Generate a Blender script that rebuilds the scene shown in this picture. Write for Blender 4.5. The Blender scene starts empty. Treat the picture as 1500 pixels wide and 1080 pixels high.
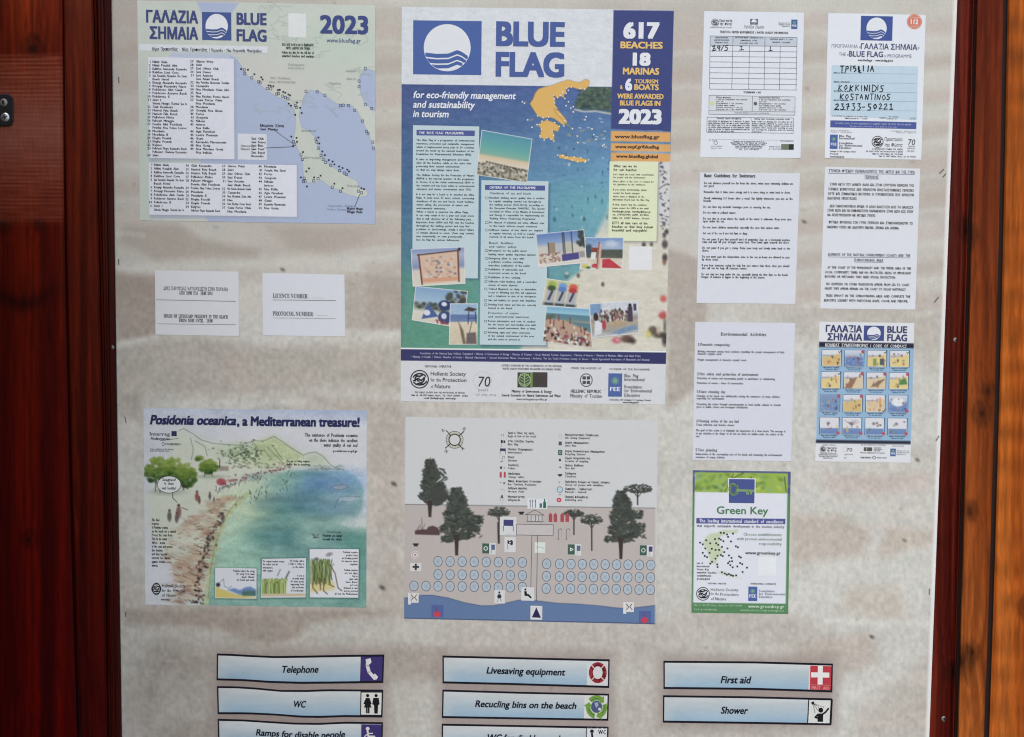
import bpy, math, random
import numpy as np
from mathutils import Matrix, Vector
random.seed(7); rng = np.random.default_rng(7)
R = math.radians
sc = bpy.context.scene
# ------------------------------------------------------------------ camera
FPX = 1600.0
MMPX = 0.00148
D = FPX * MMPX
PITCH, ROLL = 3.5, 0.7
cd = bpy.data.cameras.new("camera"); cam = bpy.data.objects.new("camera", cd)
sc.collection.objects.link(cam)
cd.sensor_width = 36.0; cd.lens = FPX / 1500 * 36.0; cd.clip_start = 0.05; cd.clip_end = 500
ZC = 1.55
cam.location = (0, -D * math.cos(R(PITCH)), ZC + D * math.sin(R(PITCH)))
RM = Matrix.Rotation(R(90 - PITCH), 3, 'X') @ Matrix.Rotation(R(ROLL), 3, 'Z')
cam.rotation_euler = RM.to_euler()
sc.camera = cam
# ------------------------------------------------------------------ light
SUN_EL, SUN_AZ = 40.0, 204.0      # a veiled sun in front of the board, a little to the left
w = bpy.data.worlds.new("World"); sc.world = w; w.use_nodes = True
nt = w.node_tree; bg = nt.nodes["Background"]
sky = nt.nodes.new("ShaderNodeTexSky"); sky.sky_type = 'NISHITA'; sky.sun_disc = False
sky.sun_elevation = R(SUN_EL); sky.sun_rotation = R(SUN_AZ)
sky.air_density = 1.0; sky.dust_density = 1.0; sky.ozone_density = 1.0
nt.links.new(sky.outputs[0], bg.inputs[0]); bg.inputs[1].default_value = 0.15
sl = bpy.data.lights.new("sun", 'SUN'); sl.energy = .7; sl.angle = R(42); sl.color = (1, .99, .98)
so = bpy.data.objects.new("sun", sl); sc.collection.objects.link(so)
dv = Vector((math.cos(R(SUN_EL)) * math.sin(R(SUN_AZ)), math.cos(R(SUN_EL)) * math.cos(R(SUN_AZ)), math.sin(R(SUN_EL))))
so.rotation_euler = dv.to_track_quat('Z', 'Y').to_euler(); so.location = dv * 6
vs = sc.view_settings; vs.view_transform = 'Standard'; vs.look = 'None'; vs.gamma = 1; vs.exposure = 0.33
vs.use_curve_mapping = False
sc.cycles.max_bounces = 6; sc.cycles.diffuse_bounces = 3
sc.render.filter_size = 1.15
try: sc.cycles.filter_width = 1.15
except Exception: pass

# ------------------------------------------------------------------ pixel -> board plane
RN = np.array(RM); CL = np.array(cam.location)
def W(px, py, d):
    """point on the plane lying d metres in front of the board's face, seen at photo pixel px, py"""
    px = np.asarray(px, float); py = np.asarray(py, float); d = np.broadcast_to(np.asarray(d, float), px.shape)
    v = np.stack([(px - 750) / FPX, -(py - 540) / FPX, -np.ones_like(px)], -1) @ RN.T
    t = (-d - CL[1]) / v[..., 1]
    return CL + v * t[..., None]
GAIN = np.array((0.80, 0.84, 0.95))
def lin(c):
    c = np.asarray(c, float) / 255.0
    l = np.where(c <= .04045, c / 12.92, ((c + .055) / 1.055) ** 2.4)
    return np.clip(l / GAIN, 0.0015, 0.9)
def ink(c):
    c = np.asarray(c, float); g = c.mean(-1, keepdims=True); return lin(g + .88 * (c - g))

# ------------------------------------------------------------------ materials (all procedural)
def nodes(name):
    m = bpy.data.materials.new(name); m.use_nodes = True
    return m, m.node_tree, m.node_tree.nodes["Principled BSDF"]
def link(t, a, b): t.links.new(a, b)
def attr_mat(name, rough, spec, bump=0.02, bscale=90, fine=0.05, coat=0.0, stretch=(1, 1, 1), coat_rough=.1, rvar=0.0):
    m, t, p = nodes(name)
    a = t.nodes.new("ShaderNodeAttribute"); a.attribute_name = "ink"
    tc = t.nodes.new("ShaderNodeTexCoord"); mp = t.nodes.new("ShaderNodeMapping"); mp.inputs['Scale'].default_value = stretch
    link(t, tc.outputs['Object'], mp.inputs[0])
    n = t.nodes.new("ShaderNodeTexNoise"); n.inputs['Scale'].default_value = bscale; n.inputs['Detail'].default_value = 6
    link(t, mp.outputs[0], n.inputs['Vector'])
    mr = t.nodes.new("ShaderNodeMapRange"); mr.inputs['From Min'].default_value = .3; mr.inputs['From Max'].default_value = .7
    mr.inputs['To Min'].default_value = 1 - fine; mr.inputs['To Max'].default_value = 1 + fine
    link(t, n.outputs['Fac'], mr.inputs['Value'])
    mx = t.nodes.new("ShaderNodeVectorMath"); mx.operation = 'SCALE'
    link(t, a.outputs['Color'], mx.inputs[0]); link(t, mr.outputs[0], mx.inputs['Scale'])
    link(t, mx.outputs[0], p.inputs['Base Color'])
    p.inputs['Roughness'].default_value = rough; p.inputs['Specular IOR Level'].default_value = spec
    if rvar:
        r2 = t.nodes.new("ShaderNodeMapRange"); r2.inputs['To Min'].default_value = rough - rvar; r2.inputs['To Max'].default_value = rough + rvar
        link(t, n.outputs['Fac'], r2.inputs['Value']); link(t, r2.outputs[0], p.inputs['Roughness'])
    if coat:
        p.inputs['Coat Weight'].default_value = coat; p.inputs['Coat Roughness'].default_value = coat_rough
    if bump:
        b = t.nodes.new("ShaderNodeBump"); b.inputs['Strength'].default_value = 1; b.inputs['Distance'].default_value = bump * .001
        link(t, n.outputs['Fac'], b.inputs['Height']); link(t, b.outputs[0], p.inputs['Normal'])
    return m
M_PAPER = attr_mat("printed_paper", .55, .14, .15, 60, .012)
M_INK = attr_mat("ink", .5, .14, 0, 60, .03)
M_GLOSS = attr_mat("glossy_poster_paper", .36, .2, .12, 50, .012)
M_VINYL = attr_mat("printed_vinyl", .5, .18, .25, 220, .05)
M_WOOD = attr_mat("varnished_wood", .42, .05, .3, 60, .13, coat=.05, stretch=(9, 9, .7), coat_rough=.15, rvar=.08)
def plain(name, col, rough=.5, metal=0.0, spec=.5):
    m, t, p = nodes(name)
    n = t.nodes.new("ShaderNodeTexNoise"); n.inputs['Scale'].default_value = 300
    r = t.nodes.new("ShaderNodeValToRGB"); c = np.asarray(col)
    r.color_ramp.elements[0].color = (*(c * .75), 1); r.color_ramp.elements[1].color = (*np.minimum(c * 1.2, 1), 1)
    link(t, n.outputs['Fac'], r.inputs[0]); link(t, r.outputs[0], p.inputs['Base Color'])
    p.inputs['Roughness'].default_value = rough; p.inputs['Metallic'].default_value = metal; p.inputs['Specular IOR Level'].default_value = spec
    return m
M_BLACK = plain("black_painted_metal", (.006, .006, .007), .35)
M_STEEL = plain("steel", (.62, .62, .62), .3, .9)
M_ZINC = plain("dull_zinc", (.30, .27, .24), .5, .8)
M_SLOT = plain("dark_recess", (.01, .01, .01), .8)
M_STAPLE = plain("rusty_staple_wire", (.09, .085, .08), .5, .6)
M_BACK = plain("dark_stained_backing", (.018, .006, .004), .6)
M_GROUND = plain("sandy_paving", (.24, .23, .22), .9)

# ------------------------------------------------------------------ mesh helpers
def mk(name, V, F, C, mat, parent=None, smooth=False):
    V = np.asarray(V, np.float32).reshape(-1, 3); F = np.asarray(F, np.int32); k = F.shape[1]
    me = bpy.data.meshes.new(name); n, f = len(V), len(F)
    me.vertices.add(n); me.vertices.foreach_set("co", V.ravel())
    me.loops.add(f * k); me.loops.foreach_set("vertex_index", F.ravel())
    me.polygons.add(f); me.polygons.foreach_set("loop_start", np.arange(0, f * k, k, dtype=np.int32))
    me.update(calc_edges=True)
    if C is not None:
        C = np.asarray(C, np.float32)
        if C.ndim == 1: C = np.broadcast_to(C, (n, 3))
        a = me.color_attributes.new("ink", 'FLOAT_COLOR', 'POINT')
        a.data.foreach_set("color", np.concatenate([C, np.ones((n, 1))], 1).astype(np.float32).ravel())
    me.polygons.foreach_set("use_smooth", np.full(f, bool(smooth)))
    me.materials.append(mat)
    o = bpy.data.objects.new(name, me); sc.collection.objects.link(o)
    if parent is not None:
        o.parent = parent; o.matrix_parent_inverse = Matrix.Translation(parent.location).inverted()
    return o
def tag(o, label, cat, group=None):
    o['label'] = label; o['category'] = cat
    if group: o['group'] = group
def empty(name, loc, label, cat, group=None):
    o = bpy.data.objects.new(name, None); sc.collection.objects.link(o); o.location = loc
    o.empty_display_size = .05; tag(o, label, cat, group); return o
def grid_faces(nr, nc, flip=False):
    i = np.arange(nr * nc).reshape(nr, nc)
    f = np.stack([i[:-1, :-1], i[1:, :-1], i[1:, 1:], i[:-1, 1:]], -1).reshape(-1, 4)
    return f[:, ::-1] if flip else f

# value noise
_ng = rng.random((257, 257))
def vn(x, y, sx, sy, seed=0):
    x = np.asarray(x, float) / sx + seed * 17.31; y = np.asarray(y, float) / sy + seed * 7.77
    xi = np.floor(x).astype(int); yi = np.floor(y).astype(int); fx = x - xi; fy = y - yi
    fx = fx * fx * (3 - 2 * fx); fy = fy * fy * (3 - 2 * fy)
    g = lambda a, b: _ng[(yi + b) % 257, (xi + a) % 257]
    return (g(0, 0) * (1 - fx) + g(1, 0) * fx) * (1 - fy) + (g(0, 1) * (1 - fx) + g(1, 1) * fx) * fy
def fbm(x, y, sx, sy, seed=0, o=4):
    s = 0; a = 1; t = 0
    for k in range(o):
        s = s + a * vn(x, y, sx / 2 ** k, sy / 2 ** k, seed + k); t += a; a *= .55
    return s / t

# ------------------------------------------------------------------ crop transform: coordinates read off enlarged views
_cr = [0.0, 0.0, 1.0]
def crop(x0=0, y0=0, s=1.0): _cr[:] = [x0, y0, s]
def P(x, y): return _cr[0] + np.asarray(x, float) / _cr[2], _cr[1] + np.asarray(y, float) / _cr[2]
def PP(pts):
    a = np.asarray(pts, float); x, y = P(a[:, 0], a[:, 1]); return np.stack([x, y], 1)

LAYER = 0.00013
class Art:
    """a painted print: one colour per grid vertex, X and Y are photo pixels"""
    def __init__(s, X, Y, base):
        s.X, s.Y = X, Y; s.c = np.empty(X.shape + (3,)); s.c[:] = base
        s.aa = max(.5, abs(X[0, -1] - X[0, 0]) / (X.shape[1] - 1) * .6)
    def win(s, x0, y0, x1, y1):
        m = (s.X >= x0) & (s.X <= x1) & (s.Y >= y0) & (s.Y <= y1)
        r = np.flatnonzero(m.any(1)); c = np.flatnonzero(m.any(0))
        if len(r) == 0 or len(c) == 0: return None
        return slice(r[0], r[-1] + 1), slice(c[0], c[-1] + 1)
    def blend(s, w_, m, col, a=1.0):
        m = (np.clip(m, 0, 1) * a)[..., None]; s.c[w_] = s.c[w_] * (1 - m) + np.asarray(col, float) * m
    def poly(s, pts, col, soft=0.0, a=1.0, raw=False):
        p = np.asarray(pts, float) if raw else PP(pts); so_ = s.aa + soft
        w_ = s.win(p[:, 0].min() - so_, p[:, 1].min() - so_, p[:, 0].max() + so_, p[:, 1].max() + so_)
        if w_ is None: return
        X, Y = s.X[w_], s.Y[w_]; d = np.full(X.shape, 1e9); ins = np.zeros(X.shape, bool)
        for i in range(len(p)):
            ax, ay = p[i - 1]; bx, by = p[i]; ex, ey = bx - ax, by - ay; L = ex * ex + ey * ey + 1e-9
            t = np.clip(((X - ax) * ex + (Y - ay) * ey) / L, 0, 1)
            d = np.minimum(d, np.hypot(X - ax - t * ex, Y - ay - t * ey))
            c = (ay > Y) != (by > Y)
            if abs(ey) > 1e-9: ins ^= c & (X < ex * (Y - ay) / ey + ax)
        sd = np.where(ins, d, -d); s.blend(w_, .5 + sd / (2 * so_), col, a)
    def rect(s, x0, y0, x1, y1, col, soft=0, a=1.0): s.poly([(x0, y0), (x1, y0), (x1, y1), (x0, y1)], col, soft, a)
    def ell(s, cx, cy, rx, ry, col, soft=0.0, a=1.0, rot=0.0):
        cx, cy = P(cx, cy); rx /= _cr[2]; ry /= _cr[2]; q = max(rx, ry) * (1 + (s.aa + soft) / max(min(rx, ry), .3))
        w_ = s.win(cx - q, cy - q, cx + q, cy + q)
        if w_ is None: return
        dx, dy = s.X[w_] - cx, s.Y[w_] - cy; c_, s_ = math.cos(R(rot)), math.sin(R(rot))
        u = (dx * c_ + dy * s_) / rx; v = (-dx * s_ + dy * c_) / ry; r = np.hypot(u, v)
        s.blend(w_, .5 + (1 - r) * min(rx, ry) / (2 * (s.aa + soft)), col, a)
    def line(s, pts, wd, col, a=1.0):
        p = PP(pts); h = max(wd / _cr[2] / 2, .12); q = h + s.aa
        w_ = s.win(p[:, 0].min() - q, p[:, 1].min() - q, p[:, 0].max() + q, p[:, 1].max() + q)
        if w_ is None: return
        X, Y = s.X[w_], s.Y[w_]; d = np.full(X.shape, 1e9)
        for i in range(1, len(p)):
            ax, ay = p[i - 1]; ex, ey = p[i] - p[i - 1]; L = ex * ex + ey * ey + 1e-9
            t = np.clip(((X - ax) * ex + (Y - ay) * ey) / L, 0, 1)
            d = np.minimum(d, np.hypot(X - ax - t * ex, Y - ay - t * ey))
        s.blend(w_, .5 + (h - d) / (2 * s.aa), col, a)
    def mottle(s, sx, sy, amp, seed=0, tint=(1, 1, 1)):
        s.c += ((fbm(s.X, s.Y, sx, sy, seed) - .5) * 2 * amp)[..., None] * np.asarray(tint)
    def wash(s, stops, axis='y'):
        """gradient over photo pixels: stops [(pos, col)]"""
        v = s.Y if axis == 'y' else s.X; p = [a for a, _ in stops]
        for k in range(3): s.c[..., k] = np.interp(v, p, [c[k] for _, c in stops])
    def final(s): return ink(np.clip(s.c, 2, 252))

tcu = bpy.data.curves.new("type", 'FONT'); tob = bpy.data.objects.new("type", tcu); sc.collection.objects.link(tob)
tcu.dimensions = '2D'; tcu.fill_mode = 'BOTH'
_cache = {}
def serif(t):
    o = ''
    for ch in t:
        c = ord(ch)
        if 65 <= c <= 90: o += chr(0x1D400 + c - 65)
        elif 97 <= c <= 122: o += chr(0x1D41A + c - 97)
        elif 48 <= c <= 57: o += chr(0x1D7CE + c - 48)
        elif 0x391 <= c <= 0x3A9: o += chr(0x1D6A8 + c - 0x391)
        else: o += ch
    return o
def run(t, f, b, res):
    k = (t, f, b, res)
    if k in _cache: return _cache[k]
    tcu.body = serif(t) if f == 's' else t
    tcu.size = 1; tcu.offset = b; tcu.resolution_u = res
    dg = bpy.context.evaluated_depsgraph_get(); dg.update(); ev = tob.evaluated_get(dg); me = ev.to_mesh()
    me.calc_loop_triangles()
    v = np.empty(len(me.vertices) * 3, np.float32); me.vertices.foreach_get("co", v)
    q = np.empty(len(me.loop_triangles) * 3, np.int32); me.loop_triangles.foreach_get("vertices", q)
    r = (v.reshape(-1, 3)[:, :2].astype(float), q.reshape(-1, 3)); ev.to_mesh_clear()
    _cache[k] = r; return r
_cap = {}
def cap(f):
    if f not in _cap: _cap[f] = run('H', f, 0, 2)[0][:, 1].max()
    return _cap[f]

STUFF = {'printed_text', 'map_marker', 'table_lines', 'ruled_lines', 'handwriting'}
def clusters(items, m=.0012):
    bb = [(v[:, 0].min() - m, v[:, 0].max() + m, v[:, 2].min() - m, v[:, 2].max() + m) for v, _, _ in items]
    lab = list(range(len(items)))
    def find(a):
        while lab[a] != a: a = lab[a]
        return a
    for i in range(len(items)):
        for j in range(i):
            if bb[i][0] < bb[j][1] and bb[j][0] < bb[i][1] and bb[i][2] < bb[j][3] and bb[j][2] < bb[i][3]:
                a, b = find(i), find(j)
                if a != b: lab[a] = b
    out = {}
    for i, it in enumerate(items): out.setdefault(find(i), []).append(it)
    return list(out.values())

class Sheet:
    """a sheet lying on the board: top and bottom edges as polylines of photo pixels"""
    def __init__(s, name, label, cat, top, bot, base, cell=7, d0=.0009, th=.0003, mat=None, group=None, bulge=.0005, seed=1, curl=.0008, ext=None):
        s.top = PP(top) if ext is None else np.asarray(top, float); s.bot = PP(bot) if ext is None else np.asarray(bot, float)
        s.d0, s.th, s.b, s.seed, s.curl = d0, th, bulge, seed, curl; s.mat = mat or M_PAPER
        s.W = s.top[-1, 0] - s.top[0, 0]; s.H = np.hypot(*(s.bot[0] - s.top[0])); s.parts = {}
        u = np.linspace(0, 1, max(3, int(s.W / cell) + 1)); v = np.linspace(0, 1, max(3, int(s.H / cell) + 1))
        s.U, s.V = np.meshgrid(u, v); X, Y = s.px(s.U, s.V); s.art = Art(X, Y, base)
        bx, by = s.px(.5, 1.0); loc = W(bx, by, 0); s.name = name
        s.root = empty(name, loc, label, cat, group)
    def px(s, u, v):
        tu = (s.top[:, 0] - s.top[0, 0]) / (s.top[-1, 0] - s.top[0, 0]); bu = (s.bot[:, 0] - s.bot[0, 0]) / (s.bot[-1, 0] - s.bot[0, 0])
        tx = s.top[0, 0] + u * (s.top[-1, 0] - s.top[0, 0]); bx = s.bot[0, 0] + u * (s.bot[-1, 0] - s.bot[0, 0])
        def ip(uu, a, b):
            y = np.interp(uu, a, b)
            lo = np.asarray(uu) < 0; hi = np.asarray(uu) > 1
            return y
        ty = ip(u, tu, s.top[:, 1]); by = ip(u, bu, s.bot[:, 1])
        return tx + (bx - tx) * v, ty + (by - ty) * v
    def uv(s, x, y):
        u = (x - s.top[0, 0]) / s.W; v = (y - s.top[0, 1]) / s.H
        for _ in range(5):
            X, Y = s.px(u, v); u = u + (x - X) / s.W; v = v + (y - Y) / s.H
        return u, v
    def depth(s, u, v, L=0):
        u = np.asarray(u, float); v = np.asarray(v, float)
        env = np.clip(np.minimum(np.minimum(u, 1 - u), np.minimum(v, 1 - v)) * 6, 0, 1)
        b = s.b * .5 * (vn(u * s.W, v * s.H, 90, 110, s.seed) * .7 + vn(u * s.W, v * s.H, 45, 60, s.seed + 3) * .3)
        c = 0
        for k, (cu, cv) in enumerate(((0, 0), (1, 0), (1, 1), (0, 1))):
            r = np.hypot((u - cu) * s.W, (v - cv) * s.H); am = ((s.seed * 37 + k * 53) % 10) / 10
            c = c + s.curl * am * np.clip(1 - r / 38, 0, 1) ** 2
        return s.d0 + s.th + b + c + L * LAYER
    def world(s, u, v, L=0):
        x, y = s.px(u, v); return W(x, y, s.depth(u, v, L))
    def add(s, part, V, F, col):
        F = np.asarray(F)
        if F.shape[1] == 4: F = np.concatenate([F[:, :3], F[:, [0, 2, 3]]])
        s.parts.setdefault(part, []).append((V, F, ink(col) if np.ndim(col) == 1 or isinstance(col, tuple) else col))
    def ruv(s, u0, v0, u1, v1, col, L=2, part='panel'):
        n = max(2, int(abs(u1 - u0) * s.W / 8) + 2); m = max(2, int(abs(v1 - v0) * s.H / 8) + 2)
        U, V = np.meshgrid(np.linspace(u0, u1, n), np.linspace(v0, v1, m))
        s.add(part, s.world(U, V, L).reshape(-1, 3), grid_faces(m, n), col)
    def rect(s, x0, y0, x1, y1, col, L=2, part='panel'):
        a = s.uv(*P(x0, y0)); h = s.uv(*P(x1, y1)); s.ruv(a[0], a[1], h[0], h[1], col, L, part)
    def prect(s, x0, y0, x1, y1, col, L=2, part='panel', wd=2):
        s.stroke([(x0, y0), (x1, y0), (x1, y1), (x0, y1), (x0, y0)], wd, col, L, part)
    def poly(s, pts, col, L=3, part='emblem'):
        p = PP(pts); u, v = s.uv(p[:, 0], p[:, 1])
        if len(p) == 4 and np.ptp(p[:, 0]) > 14:
            n, m = int(np.ptp(p[:, 0]) / 7) + 2, int(np.ptp(p[:, 1]) / 7) + 2
            a, b = np.meshgrid(np.linspace(0, 1, n), np.linspace(0, 1, m)); g = lambda q: (q[0] * (1 - a) + q[1] * a) * (1 - b) + (q[3] * (1 - a) + q[2] * a) * b
            s.add(part, s.world(g(u), g(v), L).reshape(-1, 3), grid_faces(m, n), col); return
        from mathutils.geometry import tessellate_polygon
        t = tessellate_polygon([[Vector((a, -b, 0)) for a, b in p]])
        F = np.array([q for q in t])
        if len(F): 
            # keep faces towards the camera
            a, b, c = p[F[:, 0]], p[F[:, 1]], p[F[:, 2]]
            cr = (b[:, 0] - a[:, 0]) * (c[:, 1] - a[:, 1]) - (b[:, 1] - a[:, 1]) * (c[:, 0] - a[:, 0])
            F[cr > 0] = F[cr > 0][:, ::-1]
            s.add(part, s.world(u, v, L), F, col)
    def disc(s, cx, cy, rx, ry=None, col=(0, 0, 0), L=3, part='emblem', n=20, a0=0, a1=360):
        ry = ry or rx; t = np.radians(np.linspace(a0, a1, n + 1))
        s.poly([(cx + rx * math.cos(q), cy + ry * math.sin(q)) for q in t[:-1 if a1 - a0 >= 360 else None]], col, L, part)
    def stroke(s, pts, wd, col, L=4, part='line_art', seg=9):
        p = PP(pts); h = wd / _cr[2] / 2
        Vs = []; 
        for i in range(1, len(p)):
            a, b = p[i - 1], p[i]; e = b - a; ln = np.hypot(*e)
            if ln < 1e-6: continue
            n = int(ln / seg) + 2; t = np.linspace(-h * .4 / ln, 1 + h * .4 / ln, n)[:, None]; nrm = np.array((-e[1], e[0])) / ln * h
            q = a + e * t; st = np.stack([q + nrm, q - nrm], 1)
            u, v = s.uv(st[..., 0], st[..., 1]); s.add(part, s.world(u, v, L).reshape(-1, 3), grid_faces(n, 2, False), col)
    def ring(s, cx, cy, rx, ry, wd, col, L=4, part='line_art', n=20, a0=0, a1=360):
        t = np.radians(np.linspace(a0, a1, n + 1)); s.stroke([(cx + rx * math.cos(q), cy + ry * math.sin(q)) for q in t], wd, col, L, part)
    def T(s, t, x, y, h=10, w=None, al='l', f='i', b=0.0, it=0.0, col=(40, 40, 60), L=5, part='printed_text', sx=1.0, res=1, rot=0.0, maxw=None):
        if h / _cr[2] < 4.2:
            h = h * (1.2 if t.isupper() else 1.27); b = min(max(b, 0) * .9 + .01, .038); t = t.replace(' ', '  '); col = tuple(q * .62 for q in col) if sum(col) < 330 else col
        g, F = run(t, f, 0.0, res)
        if len(g) == 0: return
        if f == 's': b = 0
        b *= .8
        if b > 0:
            big = h / _cr[2] > 6; off = [(-b, 0), (b, 0)]
            if big: off = [(b, b * .7), (-b, -b * .7), (-b, b * .7), (b, -b * .7), (0, 0)]
            n_ = len(g); zo = np.repeat(np.arange(len(off)) * .06, n_)
            F = np.concatenate([F + i * n_ for i in range(len(off))]); g = np.concatenate([g + np.array(o_) for o_ in off])
        else: zo = 0
        ax, ay = P(x, y); u0, v0 = s.uv(ax, ay); k = h / cap(f) / _cr[2]
        gx, gy = g[:, 0].copy(), g[:, 1]; x0, x1 = gx.min(), gx.max(); gx = gx - x0; wd = (x1 - x0)
        kx = k * sx
        if w is not None: kx = w / _cr[2] / wd
        if maxw is not None: kx = min(kx, maxw / _cr[2] / wd)
        lx = gx * kx; ly = gy * k; lx = lx + ly * it
        if al == 'c': lx = lx - wd * kx / 2
        if al == 'r': lx = lx - wd * kx
        if rot:
            c_, s_ = math.cos(R(rot)), math.sin(R(rot)); lx, ly = lx * c_ - ly * s_, lx * s_ + ly * c_
        s.add(part, s.world(u0 + lx / s.W, v0 - ly / s.H, L + zo), F, col)
    def TL(s, lines, x, y, dy, h=10, **k):
        for i, t in enumerate(lines):
            if t: s.T(t, x, y + i * dy, h, **k)
    def finish(s):
        nr, nc = s.U.shape; V = s.world(s.U, s.V).reshape(-1, 3); C = s.art.final().reshape(-1, 3); F = grid_faces(nr, nc)
        i = np.arange(nr * nc).reshape(nr, nc); loop = np.concatenate([i[0, :], i[1:, -1], i[-1, -2::-1], i[-2:0:-1, 0]])
        fr = V[loop].copy(); bk = fr.copy(); bk[:, 1] += s.th; n = len(loop); j = np.arange(n); k = (j + 1) % n; q = nr * nc
        F = np.concatenate([F, np.stack([q + j, q + k, q + n + k, q + n + j], 1)])
        V = np.concatenate([V, fr, bk]); C = np.concatenate([C, np.broadcast_to(lin((190, 192, 198)), (2 * n, 3))])
        mk('sheet' if s.name not in ('facility_sign',) else 'sign_plate', V, F, C, s.mat, s.root)
        for nme, items in s.parts.items():
            for grp in ([items] if nme in STUFF else clusters(items)):
                o = 0; vv = []; ff = []; cc = []
                for v, f, c in grp:
                    vv.append(v); ff.append(f + o); cc.append(np.broadcast_to(c, (len(v), 3))); o += len(v)
                q = mk(nme, np.concatenate(vv), np.concatenate(ff), np.concatenate(cc), M_INK if s.mat is not M_GLOSS else M_GLOSS, s.root)
                if nme in STUFF: q['kind'] = 'stuff'
        return s.root

def pic(S, corners, draw, L=3, name='photo_print', cell=1.0, border=(220, 224, 230), bw=.9, seed=0):
    """a small printed photograph on sheet S: its own grid; draw(A, q) paints with q(u, v) -> pixel"""
    c = PP(corners); TLp, TRp, BR, BL = c
    nu = max(6, int(np.hypot(*(TRp - TLp)) / cell) + 1); nv = max(6, int(np.hypot(*(BL - TLp)) / cell) + 1)
    U, V = np.meshgrid(np.linspace(0, 1, nu), np.linspace(0, 1, nv))
    X = (TLp[0] * (1 - U) + TRp[0] * U) * (1 - V) + (BL[0] * (1 - U) + BR[0] * U) * V
    Y = (TLp[1] * (1 - U) + TRp[1] * U) * (1 - V) + (BL[1] * (1 - U) + BR[1] * U) * V
    sv = list(_cr); crop(0, 0, 1)
    A = Art(U * (nu - 1), V * (nv - 1), (200, 200, 200)); A.aa = .6; _cr[:] = [0, 0, 1]
    A.n, A.m = nu - 1, nv - 1
    draw(A, nu - 1, nv - 1)
    if bw:
        e = np.minimum(np.minimum(A.X, A.n - A.X), np.minimum(A.Y, A.m - A.Y)); A.blend((slice(None), slice(None)), (bw + .4 - e), border)
    _cr[:] = sv
    uu, vv = S.uv(X, Y); Vw = S.world(uu, vv, L).reshape(-1, 3)
    return mk(name, Vw, grid_faces(nv, nu), A.final().reshape(-1, 3), S.mat, S.root)

NAVY = (38, 42, 92); BLUE = (62, 84, 150); INKC = (48, 48, 58); BLK = (25, 25, 32); WHT = (216, 220, 232)
def flag_logo(S, x0, y0, x1, y1, L=3, blue=BLUE, white=WHT, part='logo', rr=.345):
    S.rect(x0, y0, x1, y1, blue, L, part)
    cx, cy = (x0 + x1) / 2, (y0 + y1) / 2; rx = (x1 - x0) * rr; ry = (y1 - y0) * .43 if rr < .4 else (y1 - y0) * rr
    S.disc(cx, cy, rx, ry, white, L + 1, part, 40)
    kx = [-1, -.45, .05, .42, .62, 1]; ky = [.20, .26, .25, .10, .17, .44]
    for k in range(3):
        xs = np.linspace(-.99, .99, 36); t = np.interp(xs, kx, ky) + k * .235; b = t + (.175 if k < 2 else .15)
        lim = np.sqrt(1 - xs ** 2) * .97; ok = t < lim; xs, t, b = xs[ok], t[ok], np.minimum(b, lim)[ok]
        if len(xs) < 2: continue
        X = np.concatenate([xs, xs[::-1]]); Y = np.concatenate([t, b[::-1]])
        S.poly(list(zip(cx + X * rx, cy + Y * ry)), blue, L + 2, part)
def society_logo(S, cx, cy, r, L=4, col=(45, 48, 52), part='emblem'):
    w_ = r * .12
    S.ring(cx, cy, r, r, w_, col, L, part, 26)
    for a, b, q in ((200, 330, .8), (20, 150, .82), (150, 250, .55), (-30, 80, .5), (100, 200, .3)):
        S.ring(cx + r * .03, cy, r * q, r * q * .8, w_ * 1.3, col, L, part, 9, a, b)
    S.stroke([(cx - .7 * r, cy + .2 * r), (cx - .2 * r, cy - .1 * r), (cx + .2 * r, cy + .15 * r), (cx + .6 * r, cy - .2 * r)], w_ * 1.4, col, L, part)
    S.stroke([(cx - .5 * r, cy - .45 * r), (cx, cy - .3 * r), (cx + .4 * r, cy - .55 * r)], w_ * 1.6, col, L, part)
    S.stroke([(cx - .45 * r, cy + .6 * r), (cx, cy + .45 * r), (cx + .5 * r, cy + .6 * r)], w_ * 1.6, col, L, part)
def fee_logo(S, x0, y0, x1, y1, L=3, part='logo'):
    S.rect(x0, y0, x1, y1, (72, 98, 165), L, part); cx = (x0 + x1) / 2; q = (x1 - x0)
    S.disc(cx, y0 + (y1 - y0) * .32, q * .27, None, (120, 165, 140), L + 1, part, 14)
    S.ring(cx, y0 + (y1 - y0) * .32, q * .2, q * .2, q * .05, (72, 98, 165), L + 2, part, 10)
    S.T('FEE', cx, y0 + (y1 - y0) * .76, q * .3, w=q * .8, al='c', b=.03, col=(225, 230, 240), L=L + 2, part=part)

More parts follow.
